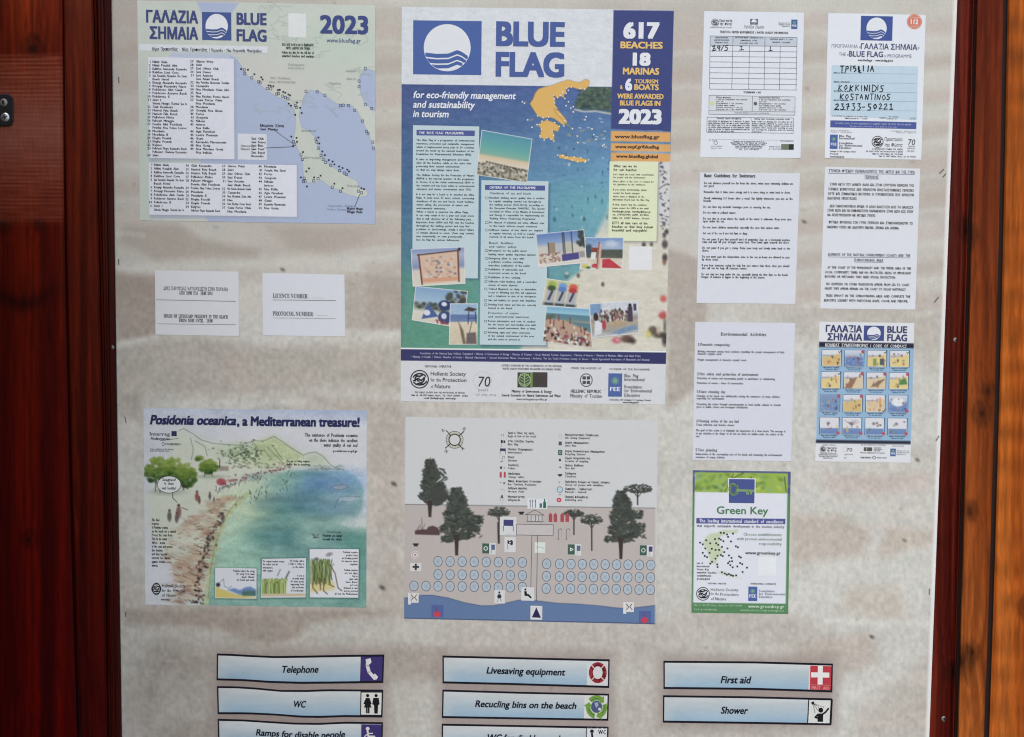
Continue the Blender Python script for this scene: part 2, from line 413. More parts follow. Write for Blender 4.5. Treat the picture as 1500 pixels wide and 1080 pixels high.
# ================================================================== big structure
def member(name, label, parent, cols, colfun, rows=150, y0=-60, y1=1150, mat=M_WOOD):
    """vertical length of timber with a moulded section; cols [(x at top, middle, bottom of the photo, depth)]"""
    py = np.linspace(y0, y1, rows); c = np.array(cols, float)
    def xx(a, b, d_, y):
        t = y / 1080; return a * (2 * (t - .5) * (t - 1)) + b * (-4 * t * (t - 1)) + d_ * (2 * t * (t - .5))
    X = np.stack([xx(a, b, d_, py) for a, b, d_, _ in c], 1); Y = np.repeat(py[:, None], len(c), 1); Dp = np.repeat(c[None, :, 3], rows, 0)
    V = W(X, Y, Dp).reshape(-1, 3); C = lin(np.clip(colfun(X, Y), 2, 250)).reshape(-1, 3)
    o = mk(name, V, grid_faces(rows, len(c)), C, mat, parent, smooth=False)
    if label: o['label'] = label
    return o
def dens(cols, n):
    """insert n columns between each pair"""
    out = []
    for a, b in zip(cols[:-1], cols[1:]):
        k = max(1, int(round(abs(b[0] - a[0]) / n)))
        for i in range(k):
            t = i / k; out.append(tuple(a[j] * (1 - t) + b[j] * t for j in range(4)))
    out.append(cols[-1]); return out
def grain(X, Y, base, dark, seed, knots=(), amp=1.0, sx=5, sy=800):
    """ring-pattern of sawn pine bent round its knots"""
    wx = X + 10 * (fbm(X, Y, 60, 320, seed + 5) - .5)
    for kx, ky, kr in knots:
        dx, dy = X - kx, (Y - ky) / 2.2; r = np.hypot(dx, dy) + 1; wx = wx + dx / r * kr * np.exp(-r / (kr * 2.2)) * 1.3
    g = fbm(wx, Y, sx, sy, seed, 4) * .6 + vn(wx, Y, sx * 4, sy * 2, seed + 9) * .4
    f = np.clip((g - .3) * 2.0 * amp, 0, 1)[..., None]
    c = np.asarray(dark, float) * (1 - f) + np.asarray(base, float) * f
    c = c * (1 + (vn(wx, Y, 1.5, 60, seed + 2)[..., None] - .5) * .26) * (1 - .2 * np.clip(vn(wx * 1.0, Y, 2.2, 140, seed + 7)[..., None] * 3 - 2.1, 0, 1))
    for kx, ky, kr in knots:
        r = np.hypot(X - kx, (Y - ky) / 1.25) + 2.5 * (vn(X, Y, 7, 5, seed + 4) - .5); k = np.clip(1.15 - r / kr, 0, 1)[..., None]
        c = c * (1 - .82 * k) + np.array((22, 10, 8)) * .82 * k
        k2 = np.exp(-(np.abs(r - kr * 1.4) / (kr * .5)) ** 2)[..., None]; c = c * (1 - .25 * k2)
    return c
def vgrad(Y, a, b, p=1.0):
    t = np.clip(Y / 1080, 0, 1)[..., None] ** p; return np.asarray(a, float) * (1 - t) + np.asarray(b, float) * t

gm = bpy.data.meshes.new("ground"); gm.from_pydata([(-8, -10, 0), (8, -10, 0), (8, 4, 0), (-8, 4, 0)], [], [(0, 1, 2, 3)]); gm.materials.append(M_GROUND)
go = bpy.data.objects.new("ground", gm); sc.collection.objects.link(go); go['kind'] = 'structure'

board = empty("notice_board", tuple(W(770, 1150, 0)), "big outdoor notice board with dark red varnished timber frame holding all the sheets", "notice board")
bv = W(np.array([90., 1480, 1480, 90]), np.array([-60., -60, 1150, 1150]), -.004)
mk('backing_board', np.concatenate([bv, bv + np.array((0, .015, 0))]), [(3, 2, 1, 0), (4, 5, 6, 7), (0, 1, 5, 4), (2, 3, 7, 6), (1, 2, 6, 5), (3, 0, 4, 7)], None, M_BACK, board)

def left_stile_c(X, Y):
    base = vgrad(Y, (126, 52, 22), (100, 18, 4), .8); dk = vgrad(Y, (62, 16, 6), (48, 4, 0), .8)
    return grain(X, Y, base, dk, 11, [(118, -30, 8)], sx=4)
def left_mould_c(X, Y):
    return grain(X, Y, (104, 34, 22), (46, 10, 6), 21, sx=3)
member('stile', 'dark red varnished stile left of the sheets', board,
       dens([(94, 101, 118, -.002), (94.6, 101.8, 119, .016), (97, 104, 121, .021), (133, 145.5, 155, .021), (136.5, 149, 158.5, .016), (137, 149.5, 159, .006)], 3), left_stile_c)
member('moulding', 'dark red grooved moulding strip along the left edge', board,
       dens([(136.6, 149.2, 158.6, .0), (138, 150.5, 160, .016), (141, 152.5, 162, .018), (143, 154, 163, .013), (146, 156.5, 165, .013), (148, 158, 166.5, .0165), (151, 160, 168.5, .0165), (153, 161.5, 169.8, .011), (157, 165, 173, .009), (161, 169, 177, .007), (163, 170.5, 178.5, .003), (163.2, 170.8, 178.8, -.002)], 1.6), left_mould_c)
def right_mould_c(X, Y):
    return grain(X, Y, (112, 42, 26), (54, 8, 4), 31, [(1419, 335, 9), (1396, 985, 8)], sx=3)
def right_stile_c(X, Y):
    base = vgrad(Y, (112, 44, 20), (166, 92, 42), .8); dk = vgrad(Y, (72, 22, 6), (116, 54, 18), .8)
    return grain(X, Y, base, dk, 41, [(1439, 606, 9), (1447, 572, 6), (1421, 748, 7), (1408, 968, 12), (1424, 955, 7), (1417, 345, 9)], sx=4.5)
member('moulding', 'dark red moulding strip with rounded ridge along the right edge', board,
       dens([(1393, 1374, 1354, -.002), (1396, 1377, 1357, .0005), (1403, 1385, 1366, .0008), (1411, 1393, 1376, .005), (1414, 1398, 1381, .009), (1417, 1402, 1386, .014), (1420, 1405, 1390, .0155), (1422.5, 1407.5, 1392.5, .012), (1423.3, 1408.3, 1393.3, .004), (1425, 1410, 1395, .004), (1425.6, 1410.6, 1395.6, .011), (1427, 1412, 1397, .011), (1428, 1413, 1398, -.004)], 2), right_mould_c)
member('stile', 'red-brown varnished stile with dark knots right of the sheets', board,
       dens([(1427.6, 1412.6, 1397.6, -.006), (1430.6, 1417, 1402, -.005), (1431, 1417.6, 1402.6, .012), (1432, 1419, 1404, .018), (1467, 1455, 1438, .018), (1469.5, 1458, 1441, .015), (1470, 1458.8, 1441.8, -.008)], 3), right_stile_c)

def screw(px, py, r, d, parent, name='screw', mat=M_ZINC, cross=False, tilt=0):
    """small countersunk screw, head facing the viewer"""
    V = []; F = []; n = 16; c = W(px, py, d); rr = r * MMPX
    for k, (q, dd) in enumerate(((1, 0), (1, .0012), (.75, .0022), (.35, .0026))):
        for i in range(n):
            a = 2 * math.pi * i / n; V.append((c[0] + rr * q * math.cos(a), c[1] - dd, c[2] + rr * q * math.sin(a)))
    for k in range(3):
        for i in range(n): F.append((k * n + i, k * n + (i + 1) % n, (k + 1) * n + (i + 1) % n, (k + 1) * n + i))
    V.append((c[0], c[1] - .0026, c[2])); m = len(V) - 1
    for i in range(0, n, 2): F.append((3 * n + i, 3 * n + i + 1, 3 * n + (i + 2) % n, m))
    o = mk(name, V, F, None, mat, parent)
    V = []; F = []
    for a in ((0, 90) if cross else (80,)):
        a = R(a + tilt); e = np.array((math.cos(a), 0, math.sin(a))) * rr * .55; p = np.array((-math.sin(a), 0, math.cos(a))) * rr * (.14 if cross else .3)
        q = np.array(c) + (0, -.0029 - .0001 * len(V), 0); b = len(V)
        V += [q - e - p, q + e - p, q + e + p, q - e + p]; F.append((b, b + 1, b + 2, b + 3))
    mk('slot', V, F, None, M_SLOT, o); o.children[0].matrix_parent_inverse = Matrix.Identity(4) if parent is None else o.matrix_parent_inverse.copy()
    if parent is not None:
        sl_ = o.children[0]; sl_.matrix_parent_inverse = Matrix.Identity(4)
    return o
screw(164.5, 509, 3.2, .0075, board, tilt=10)
screw(1400, 498, 3.6, .009, board); screw(1383, 1053, 4.2, .0095, board, tilt=40)

# added unseen door-shaped blocker past the left edge, dims the board's left side
def box(x0, x1, y0, y1, z0, z1):
    V = [(x, y, z) for x in (x0, x1) for y in (y0, y1) for z in (z0, z1)]
    return V, [(0, 1, 3, 2), (4, 6, 7, 5), (0, 4, 5, 1), (2, 3, 7, 6), (0, 2, 6, 4), (1, 5, 7, 3)]
for k, (a, b_, c_, d_) in enumerate(((-1.16, -1.06, .3, 2.6), (-.14, -.04, .3, 2.6), (-1.06, -.14, .3, .4), (-1.06, -.14, 2.5, 2.6))):
    V, F = box(-1.335, -1.30, a, b_, c_, d_); o_ = mk('light_blocker_rail', V, F, np.array((.10, .02, .01)), M_WOOD, board)
V, F = box(-1.328, -1.308, -1.06, -.14, .4, 2.5); mk('light_blocker_panel', V, F, np.array((.08, .014, .006)), M_WOOD, board)

# side boards
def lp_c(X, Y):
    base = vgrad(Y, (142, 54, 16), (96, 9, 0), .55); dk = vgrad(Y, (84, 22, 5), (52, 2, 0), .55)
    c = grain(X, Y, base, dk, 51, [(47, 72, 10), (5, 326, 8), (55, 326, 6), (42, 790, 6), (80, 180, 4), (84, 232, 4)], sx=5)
    # planer chatter between the knots; the pale sky sheen on it is painted in
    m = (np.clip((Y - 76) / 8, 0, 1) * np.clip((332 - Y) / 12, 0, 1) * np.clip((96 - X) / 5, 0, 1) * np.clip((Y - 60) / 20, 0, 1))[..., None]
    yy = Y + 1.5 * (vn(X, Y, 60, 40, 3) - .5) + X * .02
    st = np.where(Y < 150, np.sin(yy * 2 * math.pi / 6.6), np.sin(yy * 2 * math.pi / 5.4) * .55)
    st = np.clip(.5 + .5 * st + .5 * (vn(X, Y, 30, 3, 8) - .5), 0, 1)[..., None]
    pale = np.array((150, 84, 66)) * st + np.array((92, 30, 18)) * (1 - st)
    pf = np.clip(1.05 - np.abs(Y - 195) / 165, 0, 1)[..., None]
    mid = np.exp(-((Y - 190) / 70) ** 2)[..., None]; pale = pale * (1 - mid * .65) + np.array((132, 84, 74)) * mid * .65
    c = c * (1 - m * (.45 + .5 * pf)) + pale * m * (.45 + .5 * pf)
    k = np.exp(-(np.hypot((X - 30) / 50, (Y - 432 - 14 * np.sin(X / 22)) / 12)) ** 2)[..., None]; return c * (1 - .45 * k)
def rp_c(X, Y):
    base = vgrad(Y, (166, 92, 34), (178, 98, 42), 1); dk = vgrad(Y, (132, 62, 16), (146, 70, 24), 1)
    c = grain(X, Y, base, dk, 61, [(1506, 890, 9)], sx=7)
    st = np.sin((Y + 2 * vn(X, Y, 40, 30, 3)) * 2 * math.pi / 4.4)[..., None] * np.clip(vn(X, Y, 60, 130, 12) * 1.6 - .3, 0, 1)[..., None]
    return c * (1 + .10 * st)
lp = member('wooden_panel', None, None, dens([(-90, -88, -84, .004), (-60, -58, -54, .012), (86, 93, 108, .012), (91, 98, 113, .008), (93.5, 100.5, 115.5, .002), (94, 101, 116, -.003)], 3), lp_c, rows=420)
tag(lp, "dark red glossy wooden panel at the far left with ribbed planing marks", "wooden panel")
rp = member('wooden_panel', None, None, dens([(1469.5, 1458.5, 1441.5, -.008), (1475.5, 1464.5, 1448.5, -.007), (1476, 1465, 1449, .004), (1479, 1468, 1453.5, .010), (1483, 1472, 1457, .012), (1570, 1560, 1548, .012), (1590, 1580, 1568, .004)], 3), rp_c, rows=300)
tag(rp, "orange-brown varnished wooden panel at the far right edge", "wooden panel")

# black bracket with two screws
br = empty("metal_bracket", tuple(W(0, 186, .012)), "small black metal bracket with two round screws on the left wooden panel", "bracket")
ou = []
for cx, cy, a0 in ((10, 147, -90), (10, 176, 0), (-26, 176, 90), (-26, 147, 180)):
    for k in range(6):
        a = R(a0 + k * 18); ou.append((cx + 9 * math.cos(a), cy + 9 * math.sin(a)))
ou = np.array(ou); n = len(ou)
f0 = W(ou[:, 0], ou[:, 1], .0105); f1 = W(ou[:, 0], ou[:, 1], .0155); f2 = W(ou[:, 0] * .94, (ou[:, 1] - 161) * .95 + 161, .0168)
V = np.concatenate([f0, f1, f2]); F = []
for a in (0, n):
    for i in range(n): F.append((a + i, a + n + i, a + n + (i + 1) % n, a + (i + 1) % n))
me = bpy.data.meshes.new('plate'); me.from_pydata([tuple(v) for v in V], [], F + [tuple(range(2 * n, 3 * n))][::1]); me.materials.append(M_BLACK)
pl = bpy.data.objects.new('plate', me); sc.collection.objects.link(pl); pl.parent = br; pl.matrix_parent_inverse = Matrix.Translation(br.location).inverted()
screw(5.5, 150.5, 5.6, .0168, br, mat=M_ZINC, tilt=20); screw(7.5, 172, 6.4, .0168, br, mat=M_STEEL, cross=True, tilt=12)

# ================================================================== banner with printed sand
crop()
B = Sheet('backdrop_banner', "large printed banner showing pale rippled sand that covers the whole board behind the papers", "banner",
          [(159, -60), (1404.5, -60)], [(179, 1150), (1358.5, 1150)], (183, 178, 173), cell=2.4, d0=.0, th=.0008, mat=M_VINYL, bulge=.0, curl=0, ext=1)
A = B.art; X, Y = A.X, A.Y
wy = Y + 30 * (fbm(X, Y, 240, 160, 71) - .5) * 2 + 8 * (vn(X, Y, 90, 60, 72) - .5)
LT, TP, PK = np.array((197, 196, 193)), np.array((169, 159, 152)), np.array((183, 168, 164))
n1 = fbm(X, wy, 300, 95, 73, 3); n3 = fbm(X, Y, 260, 160, 79, 2)
t = np.clip((n1 - .38) * 4.0, 0, 1)[..., None] * .45 + .5
A.c[:] = TP * (1 - t) + LT * t
g = np.clip((n3 - .5) * 3, 0, 1)[..., None]; A.c = A.c * (1 - .3 * g) + np.array((190, 189, 177)) * .3 * g
def patch(s_, pts, col, a=.75, soft=9): crop(*s_); A.poly(pts, col, soft, a); crop()
q = (160, 320, 3.26)
patch(q, [(30, 230), (330, 200), (720, 190), (1400, 150), (1400, 280), (1130, 270), (700, 240), (215, 262), (30, 250)], LT + 3, .8, 7)
patch(q, [(60, 30), (330, 25), (450, 100), (720, 150), (700, 185), (450, 180), (230, 200), (130, 150), (40, 120)], TP - (4, 4, 4), .75, 5)
patch(q, [(760, 40), (1290, 45), (1240, 110), (1050, 165), (860, 140)], TP, .7, 6); patch(q, [(20, 258), (240, 275), (240, 570), (30, 605)], TP - (12, 16, 18), .8, 4)
patch(q, [(1100, 275), (1410, 290), (1410, 535), (1100, 545)], TP + 4, .7, 7); patch(q, [(20, 610), (240, 575), (420, 560), (620, 590), (700, 612), (1400, 600), (1400, 830), (1000, 800), (860, 840), (300, 850), (20, 820)], TP + (2, 4, 4), .75, 9)
patch(q, [(500, 620), (640, 640), (640, 730), (540, 740)], PK, .5, 8); patch(q, [(20, 590), (230, 550), (240, 575), (30, 618)], LT + 6, .8, 3); patch(q, [(640, 560), (1400, 530), (1400, 560), (700, 598)], LT + 2, .7, 5)
patch(q, [(40, 830), (150, 830), (160, 960), (40, 960)], TP - 10, .6, 6); patch(q, [(900, 830), (1400, 880), (1400, 950), (1000, 900)], TP, .5, 5)
q = (160, 880, 3.0)
patch(q, [(60, 40), (470, 30), (1290, 40), (1160, 70), (880, 100), (820, 165), (700, 195), (560, 170), (470, 125), (240, 112), (70, 105)], TP - (10, 14, 16), .8, 5)
patch(q, [(70, 118), (470, 135), (560, 185), (700, 212), (860, 190), (1000, 110), (1460, 80), (1460, 200), (1240, 190), (480, 225), (90, 200)], LT - 6, .7, 7); patch(q, [(1230, 195), (1470, 215), (1470, 345), (1230, 340)], TP - 2, .8, 7)
patch(q, [(60, 200), (140, 200), (150, 620), (60, 620)], LT - 8, .6, 7); patch(q, [(170, 190), (300, 180), (420, 250), (380, 420), (240, 330), (180, 600), (140, 400)], (156, 148, 142), .7, 12); patch(q, [(250, 340), (470, 300), (470, 500), (300, 460)], LT - 12, .6, 12); patch(q, [(230, 540), (480, 520), (480, 640), (230, 640)], TP - 8, .7, 10)
q = (1130, 660, 2.571)
patch(q, [(20, 40), (640, 40), (620, 480), (600, 900), (300, 1080), (200, 1080), (240, 700), (20, 600)], LT + 3, .75, 14)
patch(q, [(70, 240), (250, 245), (380, 300), (340, 395), (200, 410), (70, 435)], TP + (12, 8, 6), .65, 7); patch(q, [(180, 90), (620, 82), (580, 150), (420, 170), (230, 165)], PK + 6, .65, 7); patch(q, [(430, 290), (625, 300), (610, 345), (500, 380), (400, 420)], TP + (18, 14, 10), .7, 7)
patch(q, [(290, 510), (480, 520), (520, 640), (380, 625), (250, 610)], TP + (16, 14, 10), .6, 9); patch(q, [(100, 730), (370, 680), (410, 780), (320, 830), (240, 860), (240, 800), (100, 800)], TP + (10, 6, 4), .6, 8); patch(q, [(480, 860), (610, 760), (620, 1090), (300, 1090), (330, 980)], TP + 12, .6, 12); patch(q, [(200, 628), (440, 645), (600, 640), (600, 665), (400, 660), (200, 650)], LT + 12, .8, 3)
for x0, x1 in ((540, 592), (982, 1034), (1172, 1214), (160, 206), (1345, 1396)):
    for k in range(9):
        y0_ = 18 + k * 50 + (x0 * 7 % 40); 
        if x0 == 160 and y0_ > 330: continue
        A.poly([(x0 - 8, y0_), (x1 + 8, y0_ - 6), (x1 + 8, y0_ + 14), (x0 - 8, y0_ + 22)], TP + (6, 4, 4) if k % 2 else PK + 4, 5, .55); A.line([(x0 - 4, y0_ + 29), ((x0 + x1) / 2, y0_ + 24), (x1 + 4, y0_ + 27)], 8, LT + 3, .35)
A.poly([(978, 366), (1010, 372), (1034, 384), (1034, 560), (978, 600)], TP - 2, 3, .75); A.poly([(978, 300), (1034, 300), (1034, 380), (978, 362)], LT, 5, .7)
A.poly([(536, 404), (600, 408), (600, 486), (536, 482)], TP - 2, 3, .7); A.poly([(540, 486), (600, 486), (600, 498), (540, 498)], LT + 4, 3, .7)
A.poly([(545, 620), (592, 610), (592, 900), (545, 900)], TP + 6, 10, .5); A.poly([(960, 640), (1010, 640), (1010, 900), (960, 900)], LT, 12, .5)
A.ell(330, 1030, 260, 120, (146, 138, 131), 60, .55); A.ell(190, 40, 50, 130, (158, 147, 143), 16, .5)  # first ellipse paints the dimmer light at lower left into the sand
lo = np.clip((Y - 330) / 160, .25, 1)
A.c = A.c + (((vn(X, Y, 5.5, 5, 90) - .5) * 15 + (vn(X, Y, 3.2, 7, 95) - .5) * 12 + (vn(X, Y, 13, 10, 91) - .5) * 7) * lo)[..., None]
A.c = A.c + ((vn(X, Y, 30, 22, 92) - .5) * 6)[..., None] * np.array((1, .55, .6))
for x0, y0_, x1, y1_ in ((316, 957, 563, 1110), (646, 960, 894, 1112), (970, 966, 1221, 1062)):      # soft mauve drop-shadow halo painted into the banner round the sign groups
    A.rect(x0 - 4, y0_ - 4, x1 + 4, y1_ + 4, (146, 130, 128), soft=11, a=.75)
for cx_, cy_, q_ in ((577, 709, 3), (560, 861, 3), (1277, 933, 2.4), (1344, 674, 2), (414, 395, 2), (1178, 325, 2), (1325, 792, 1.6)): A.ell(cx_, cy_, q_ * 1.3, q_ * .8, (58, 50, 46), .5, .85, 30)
for k in range(120):
    x_, y_ = random.uniform(175, 1375), random.uniform(0, 1080); A.ell(x_, y_, random.uniform(.8, 2.2), random.uniform(.8, 1.8), (112, 100, 92), soft=1, a=random.uniform(.2, .5))
e = (B.U * B.W); A.blend((slice(None), slice(None)), 1.1 - e / 2.4, (196, 192, 188), .8)
e = ((1 - B.U) * B.W); A.blend((slice(None), slice(None)), 2.2 - e / 3.0, (226, 222, 226))
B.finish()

# ================================================================== 1 beach map of the municipality
SEED = [0]
def nxt(): SEED[0] += 1; return SEED[0]
crop(190, 0, 3.176)
S = Sheet('beach_map_sheet', "pale green and blue coastal map with two white name lists and 2023 heading", "map",
          [(35, 2), (1142, 25)], [(48, 1026), (1143, 1043)], (192, 200, 195), cell=1.0, seed=nxt())
A = S.art; A.mottle(60, 60, 9, 3, (.8, .5, .6)); A.mottle(14, 14, 4, 5)
A.ell(680, 350, 190, 90, (198, 196, 196), 30, .8); A.ell(950, 200, 200, 110, (184, 200, 190), 30, .8); A.ell(100, 600, 80, 300, (182, 196, 190), 20, .7)
SEA = (164, 178, 212)
A.poly([(312, 8), (508, 14), (470, 70), (400, 150), (340, 190), (345, 90)], SEA, 1)
A.poly([(180, 262), (200, 245), (460, 250), (500, 270), (480, 290), (180, 290)], (178, 190, 215), 2)
sea = [(470, 262), (500, 280), (528, 322), (545, 350), (575, 372), (610, 398), (640, 424), (680, 447), (720, 466), (745, 487), (764, 512), (772, 545), (770, 600), (760, 655), (785, 700), (803, 740), (806, 790), (812, 850), (860, 852), (890, 838), (930, 870), (980, 890), (1020, 908), (1060, 918), (1095, 915), (1110, 903), (1100, 885), (1070, 878), (1058, 842), (1012, 820), (975, 795), (935, 772), (902, 740), (878, 692), (866, 640), (830, 608), (800, 592), (788, 540), (796, 500), (812, 445), (840, 421), (880, 425), (915, 450), (960, 482), (1030, 490), (1060, 520), (1085, 570), (1110, 620), (1130, 680), (1150, 705), (1150, 1060), (395, 1060), (340, 1000), (330, 900), (330, 600)]
A.poly(sea, SEA, .2); A.line(sea[:50], 1.6, (120, 135, 165), .6)
bay = [(1150, 335), (1110, 322), (1088, 330), (1072, 352), (1068, 400), (1076, 440), (1095, 480), (1125, 508), (1150, 520)]
A.poly(bay, SEA, .2); A.line(bay, 1.6, (120, 135, 165), .7)
A.line([(905, 490), (940, 515), (978, 548)], 3, (140, 155, 185), .8)
for k in range(60):
    x_, y_ = random.uniform(60, 1120), random.uniform(20, 520)
    if x_ < 500 and y_ > 60: continue
    q = [(x_, y_)]
    for j in range(6): q.append((q[-1][0] + random.uniform(-45, 45), q[-1][1] + random.uniform(-18, 30)))
    A.line(q, 2.6, (150, 163, 164), .7)
S.TL(['ΓΑΛΑΖΙΑ', 'ΣΗΜΑΙΑ'], 318, 108, 76, 52, al='r', b=.02, col=(60, 72, 130), res=3, L=4, part='title_text')
S.parts.pop('title_text')
S.T('ΓΑΛΑΖΙΑ', 318, 108, 52, w=242, al='r', b=.05, col=(60, 72, 130), res=3, part='title_text')
S.T('ΣΗΜΑΙΑ', 318, 184, 52, w=226, al='r', b=.05, col=(60, 72, 130), res=3, part='title_text')
S.T('BLUE', 497, 113, 52, w=140, b=.05, col=(60, 72, 130), res=3, part='title_text'); S.T('FLAG', 497, 190, 52, w=140, b=.05, col=(60, 72, 130), res=3, part='title_text')
flag_logo(S, 336, 56, 473, 189, rr=.38)
S.T('2023', 885, 153, 80, w=225, b=.045, col=(58, 72, 135), res=3, part='title_text'); S.T('www.blueflag.gr', 915, 197, 20, w=160, col=(70, 90, 150), b=.008)
S.rect(738, 62, 822, 176, (214, 218, 222), 2, 'blank_patch')
S.TL(['Δείτε αυτή τη λίστα με τις ακτές', 'ακτές, μαρίνες και σκάφη', 'Follow the link for the full list of', 'awarded beaches and marinas'], 782, 213, 0, 9, al='c')
S.parts.pop('printed_text'); S.T('www.blueflag.gr', 915, 197, 20, w=160, col=(70, 90, 150), b=.008)
for i, t in enumerate(['Δείτε αυτή τη λίστα και τις βραβευμένες', 'ακτές, μαρίνες και σκάφη', 'Follow the link for the full list of', 'awarded beaches and marinas']):
    S.T(t, 782, (214, 230, 251, 267)[i], 10, al='c', w=148 if i != 1 else 110, b=.04, col=BLK)
S.rect(45, 205, 642, 248, (208, 214, 226), 2); S.T('Δήμοι Προποντίδας - Νέας Προποντίδας / Kassandra - Nea Propontida Municipalities', 103, 235, 12, w=512, b=.02, col=(60, 62, 90))
PAN = (212, 216, 232)
A.poly([(90, 275), (494, 280), (494, 748), (92, 752)], (150, 160, 190), 1.5, .7); A.poly([(94, 764), (783, 766), (783, 1016), (96, 1016)], (150, 160, 190), 1.5, .7)
S.rect(86, 266, 488, 742, PAN, 2); S.rect(88, 757, 778, 1010, PAN, 2); S.rect(502, 622, 638, 745, (206, 212, 226), 2)
L1 = ['Nikiti Skala', 'Nikiti Petalidi Akti', 'Kallithea Ammoudia Kassandra', 'Kalithea Liosi Cove', 'Sani Kassandra Alexander The Great', 'Beach Hotel', 'Kriopigi Alexandra Kassandra', 'Kriopigi Kassandra Palace', 'Polichrono Akti Camb', 'Polichrono Azouros Beach', 'Polichrono II', 'Siviri I', 'Sithonia Miraggio Thermal Spa &', 'Club Kassandra', 'Hanioti Fyta Beach', 'Hanioti Fafa Beach', 'Pefkohori Molos', 'Paliouri Miraggio', 'Fourka Akti Posidonia', 'Potidea Nea Fokea Louros', 'Moudania', 'Moudania II', 'Flogita Poseidi', 'Flogita Pounda', 'Kalyves', 'Pefkohori Flegra Kassandra Beach', 'Pefkohori Chelona Kassandra', 'Siviri']
L2 = ['Glarou Vrissi', 'Siviri', 'Sani Oliven Club', 'Sani Dunes', 'Sani Asterias', 'Sani Akaki Beach', 'Nea Poteidea Akomouias Gerakini', 'Cassandra', 'Nea Moudania Xenia Akti', 'Nea', 'Nea Plachtas Portes Beach', 'Geani Portes Olivia', 'Nea Moudania', 'Moudania', 'Ormylia Nea Skioni', 'Portes', 'Geogonia', 'Nikeias', 'Ierissos', 'Nea Kallia', 'Agia Paraskevi', 'Loutra Mountain', 'Geani', 'Kassandra Maoumounis', 'Nea Gonia', 'Nea Mandana Gonia', 'Nea Irakleia']
def lst(lines, x, xn, y0, dy, h, mw, nn=True, off=0):
    k = off
    for i, t in enumerate(lines):
        S.T(t, x, y0 + i * dy, h, b=.035, col=(35, 35, 42), maxw=mw, sx=.92)
        if nn and (i % 7 != 5): k += 1; S.T(str(k), xn, y0 + i * dy, h, b=.02, col=(35, 35, 42), al='r')
lst(L1, 106, 97, 293, 16.1, 8.5, 160); lst(L2, 308, 297, 291, 16.3, 8.5, 155, off=26)
lst(L1[:13], 113, 104, 772, 17.4, 8.5, 140); lst(L1[13:26], 286, 275, 776, 17.4, 8.5, 135, off=13); lst(L2[:13], 455, 445, 778, 17.6, 8.5, 110, off=26); lst(L2[13:25], 626, 615, 780, 17.6, 8.5, 100, off=39)
S.TL(['Sani Club', 'Sani Dunes', 'Sani Blue', 'Sani Pearl', 'Sani Beach', 'Bousoulas'], 566, 650, 16.2, 8.5, b=.04, col=BLK, sx=.9)
S.T('Χανιώτη', 517, 684, 8, col=(90, 90, 110)); S.T('Hanioti', 517, 698, 8, col=(90, 90, 110))
S.T('Μαρίνα Σάνη', 607, 590, 9, b=.03, col=BLK); S.T('Sani Marina', 607, 606, 9, b=.03, col=BLK)
S.T('Μαρίνα Miraggio', 1012, 976, 9, b=.04, col=BLK, maxw=74); S.T('Miraggio Marina', 1012, 991, 9, b=.04, col=BLK, maxw=72)
S.stroke([(667, 602), (758, 668)], 2, BLK); S.stroke([(625, 689), (762, 683)], 2, BLK); S.stroke([(1070, 905), (1047, 962)], 2, BLK)
for t, x_, y_, c_ in (('Νέα Ποτίδαια', 655, 368, 0), ('ΝΕΑ ΠΡΟΠΟΝΤΙΔΑ', 650, 386, 0), ('Πολύγυρος', 738, 306, 0), ('POLYGYROS', 738, 322, 0), ('Ορμύλια', 926, 392, 0), ('Βάλτα', 1010, 372, 0), ('Τορωναίος Κόλπος', 920, 962, 1), ('Kolpos Kassandras', 920, 978, 1), ('Κασσάνδρα', 812, 738, 0), ('Κρυοπηγή', 800, 612, 0), ('Παλιούρι', 1010, 870, 0), ('Αρναία', 1004, 335, 0)):
    S.T(t, x_, y_, 7.5, col=((150, 158, 160), (135, 150, 185))[c_], b=.01)
pts = [(533, 326), (535, 344), (568, 363), (600, 380), (607, 386), (640, 412), (656, 414), (684, 438), (692, 436), (712, 448), (724, 455), (736, 460), (770, 492), (776, 500), (762, 660), (768, 672), (797, 722), (803, 742), (811, 830), (816, 842), (856, 842), (876, 832), (808, 845), (942, 872), (980, 890), (1064, 890), (1078, 898), (866, 648), (870, 662), (877, 690), (890, 724), (900, 742), (912, 756), (935, 770), (976, 795), (998, 806), (1008, 812), (820, 426), (872, 428), (908, 444), (980, 492), (994, 490), (1018, 492), (1047, 514), (1083, 564), (1102, 612), (1109, 622), (1131, 662), (1133, 690), (1096, 321), (1067, 378), (1067, 404), (1096, 488), (1126, 506)]
for x_, y_ in pts: S.prect(x_ - 5, y_ - 6, x_ + 5, y_ + 5, (60, 74, 120), 3, 'map_marker', 2.4)
for x_, y_ in [(550, 325), (580, 346), (612, 360), (618, 370), (646, 398), (656, 400), (668, 402), (690, 420), (698, 418), (714, 428), (724, 432), (738, 440), (746, 444), (740, 482), (750, 492), (778, 478), (793, 502), (800, 526), (770, 535), (752, 636), (776, 642), (778, 660), (760, 680), (806, 708), (834, 784), (796, 826), (824, 868), (822, 798), (858, 826), (888, 818), (952, 855), (990, 876), (1078, 876), (1090, 880), (878, 640), (882, 668), (896, 705), (908, 722), (926, 745), (944, 752), (952, 765), (974, 775), (990, 782), (1012, 790), (1020, 798), (518, 322)]:
    S.rect(x_ - 4, y_ - 4, x_ + 4, y_ + 4, (30, 30, 40), 3, 'map_marker')
S.finish()

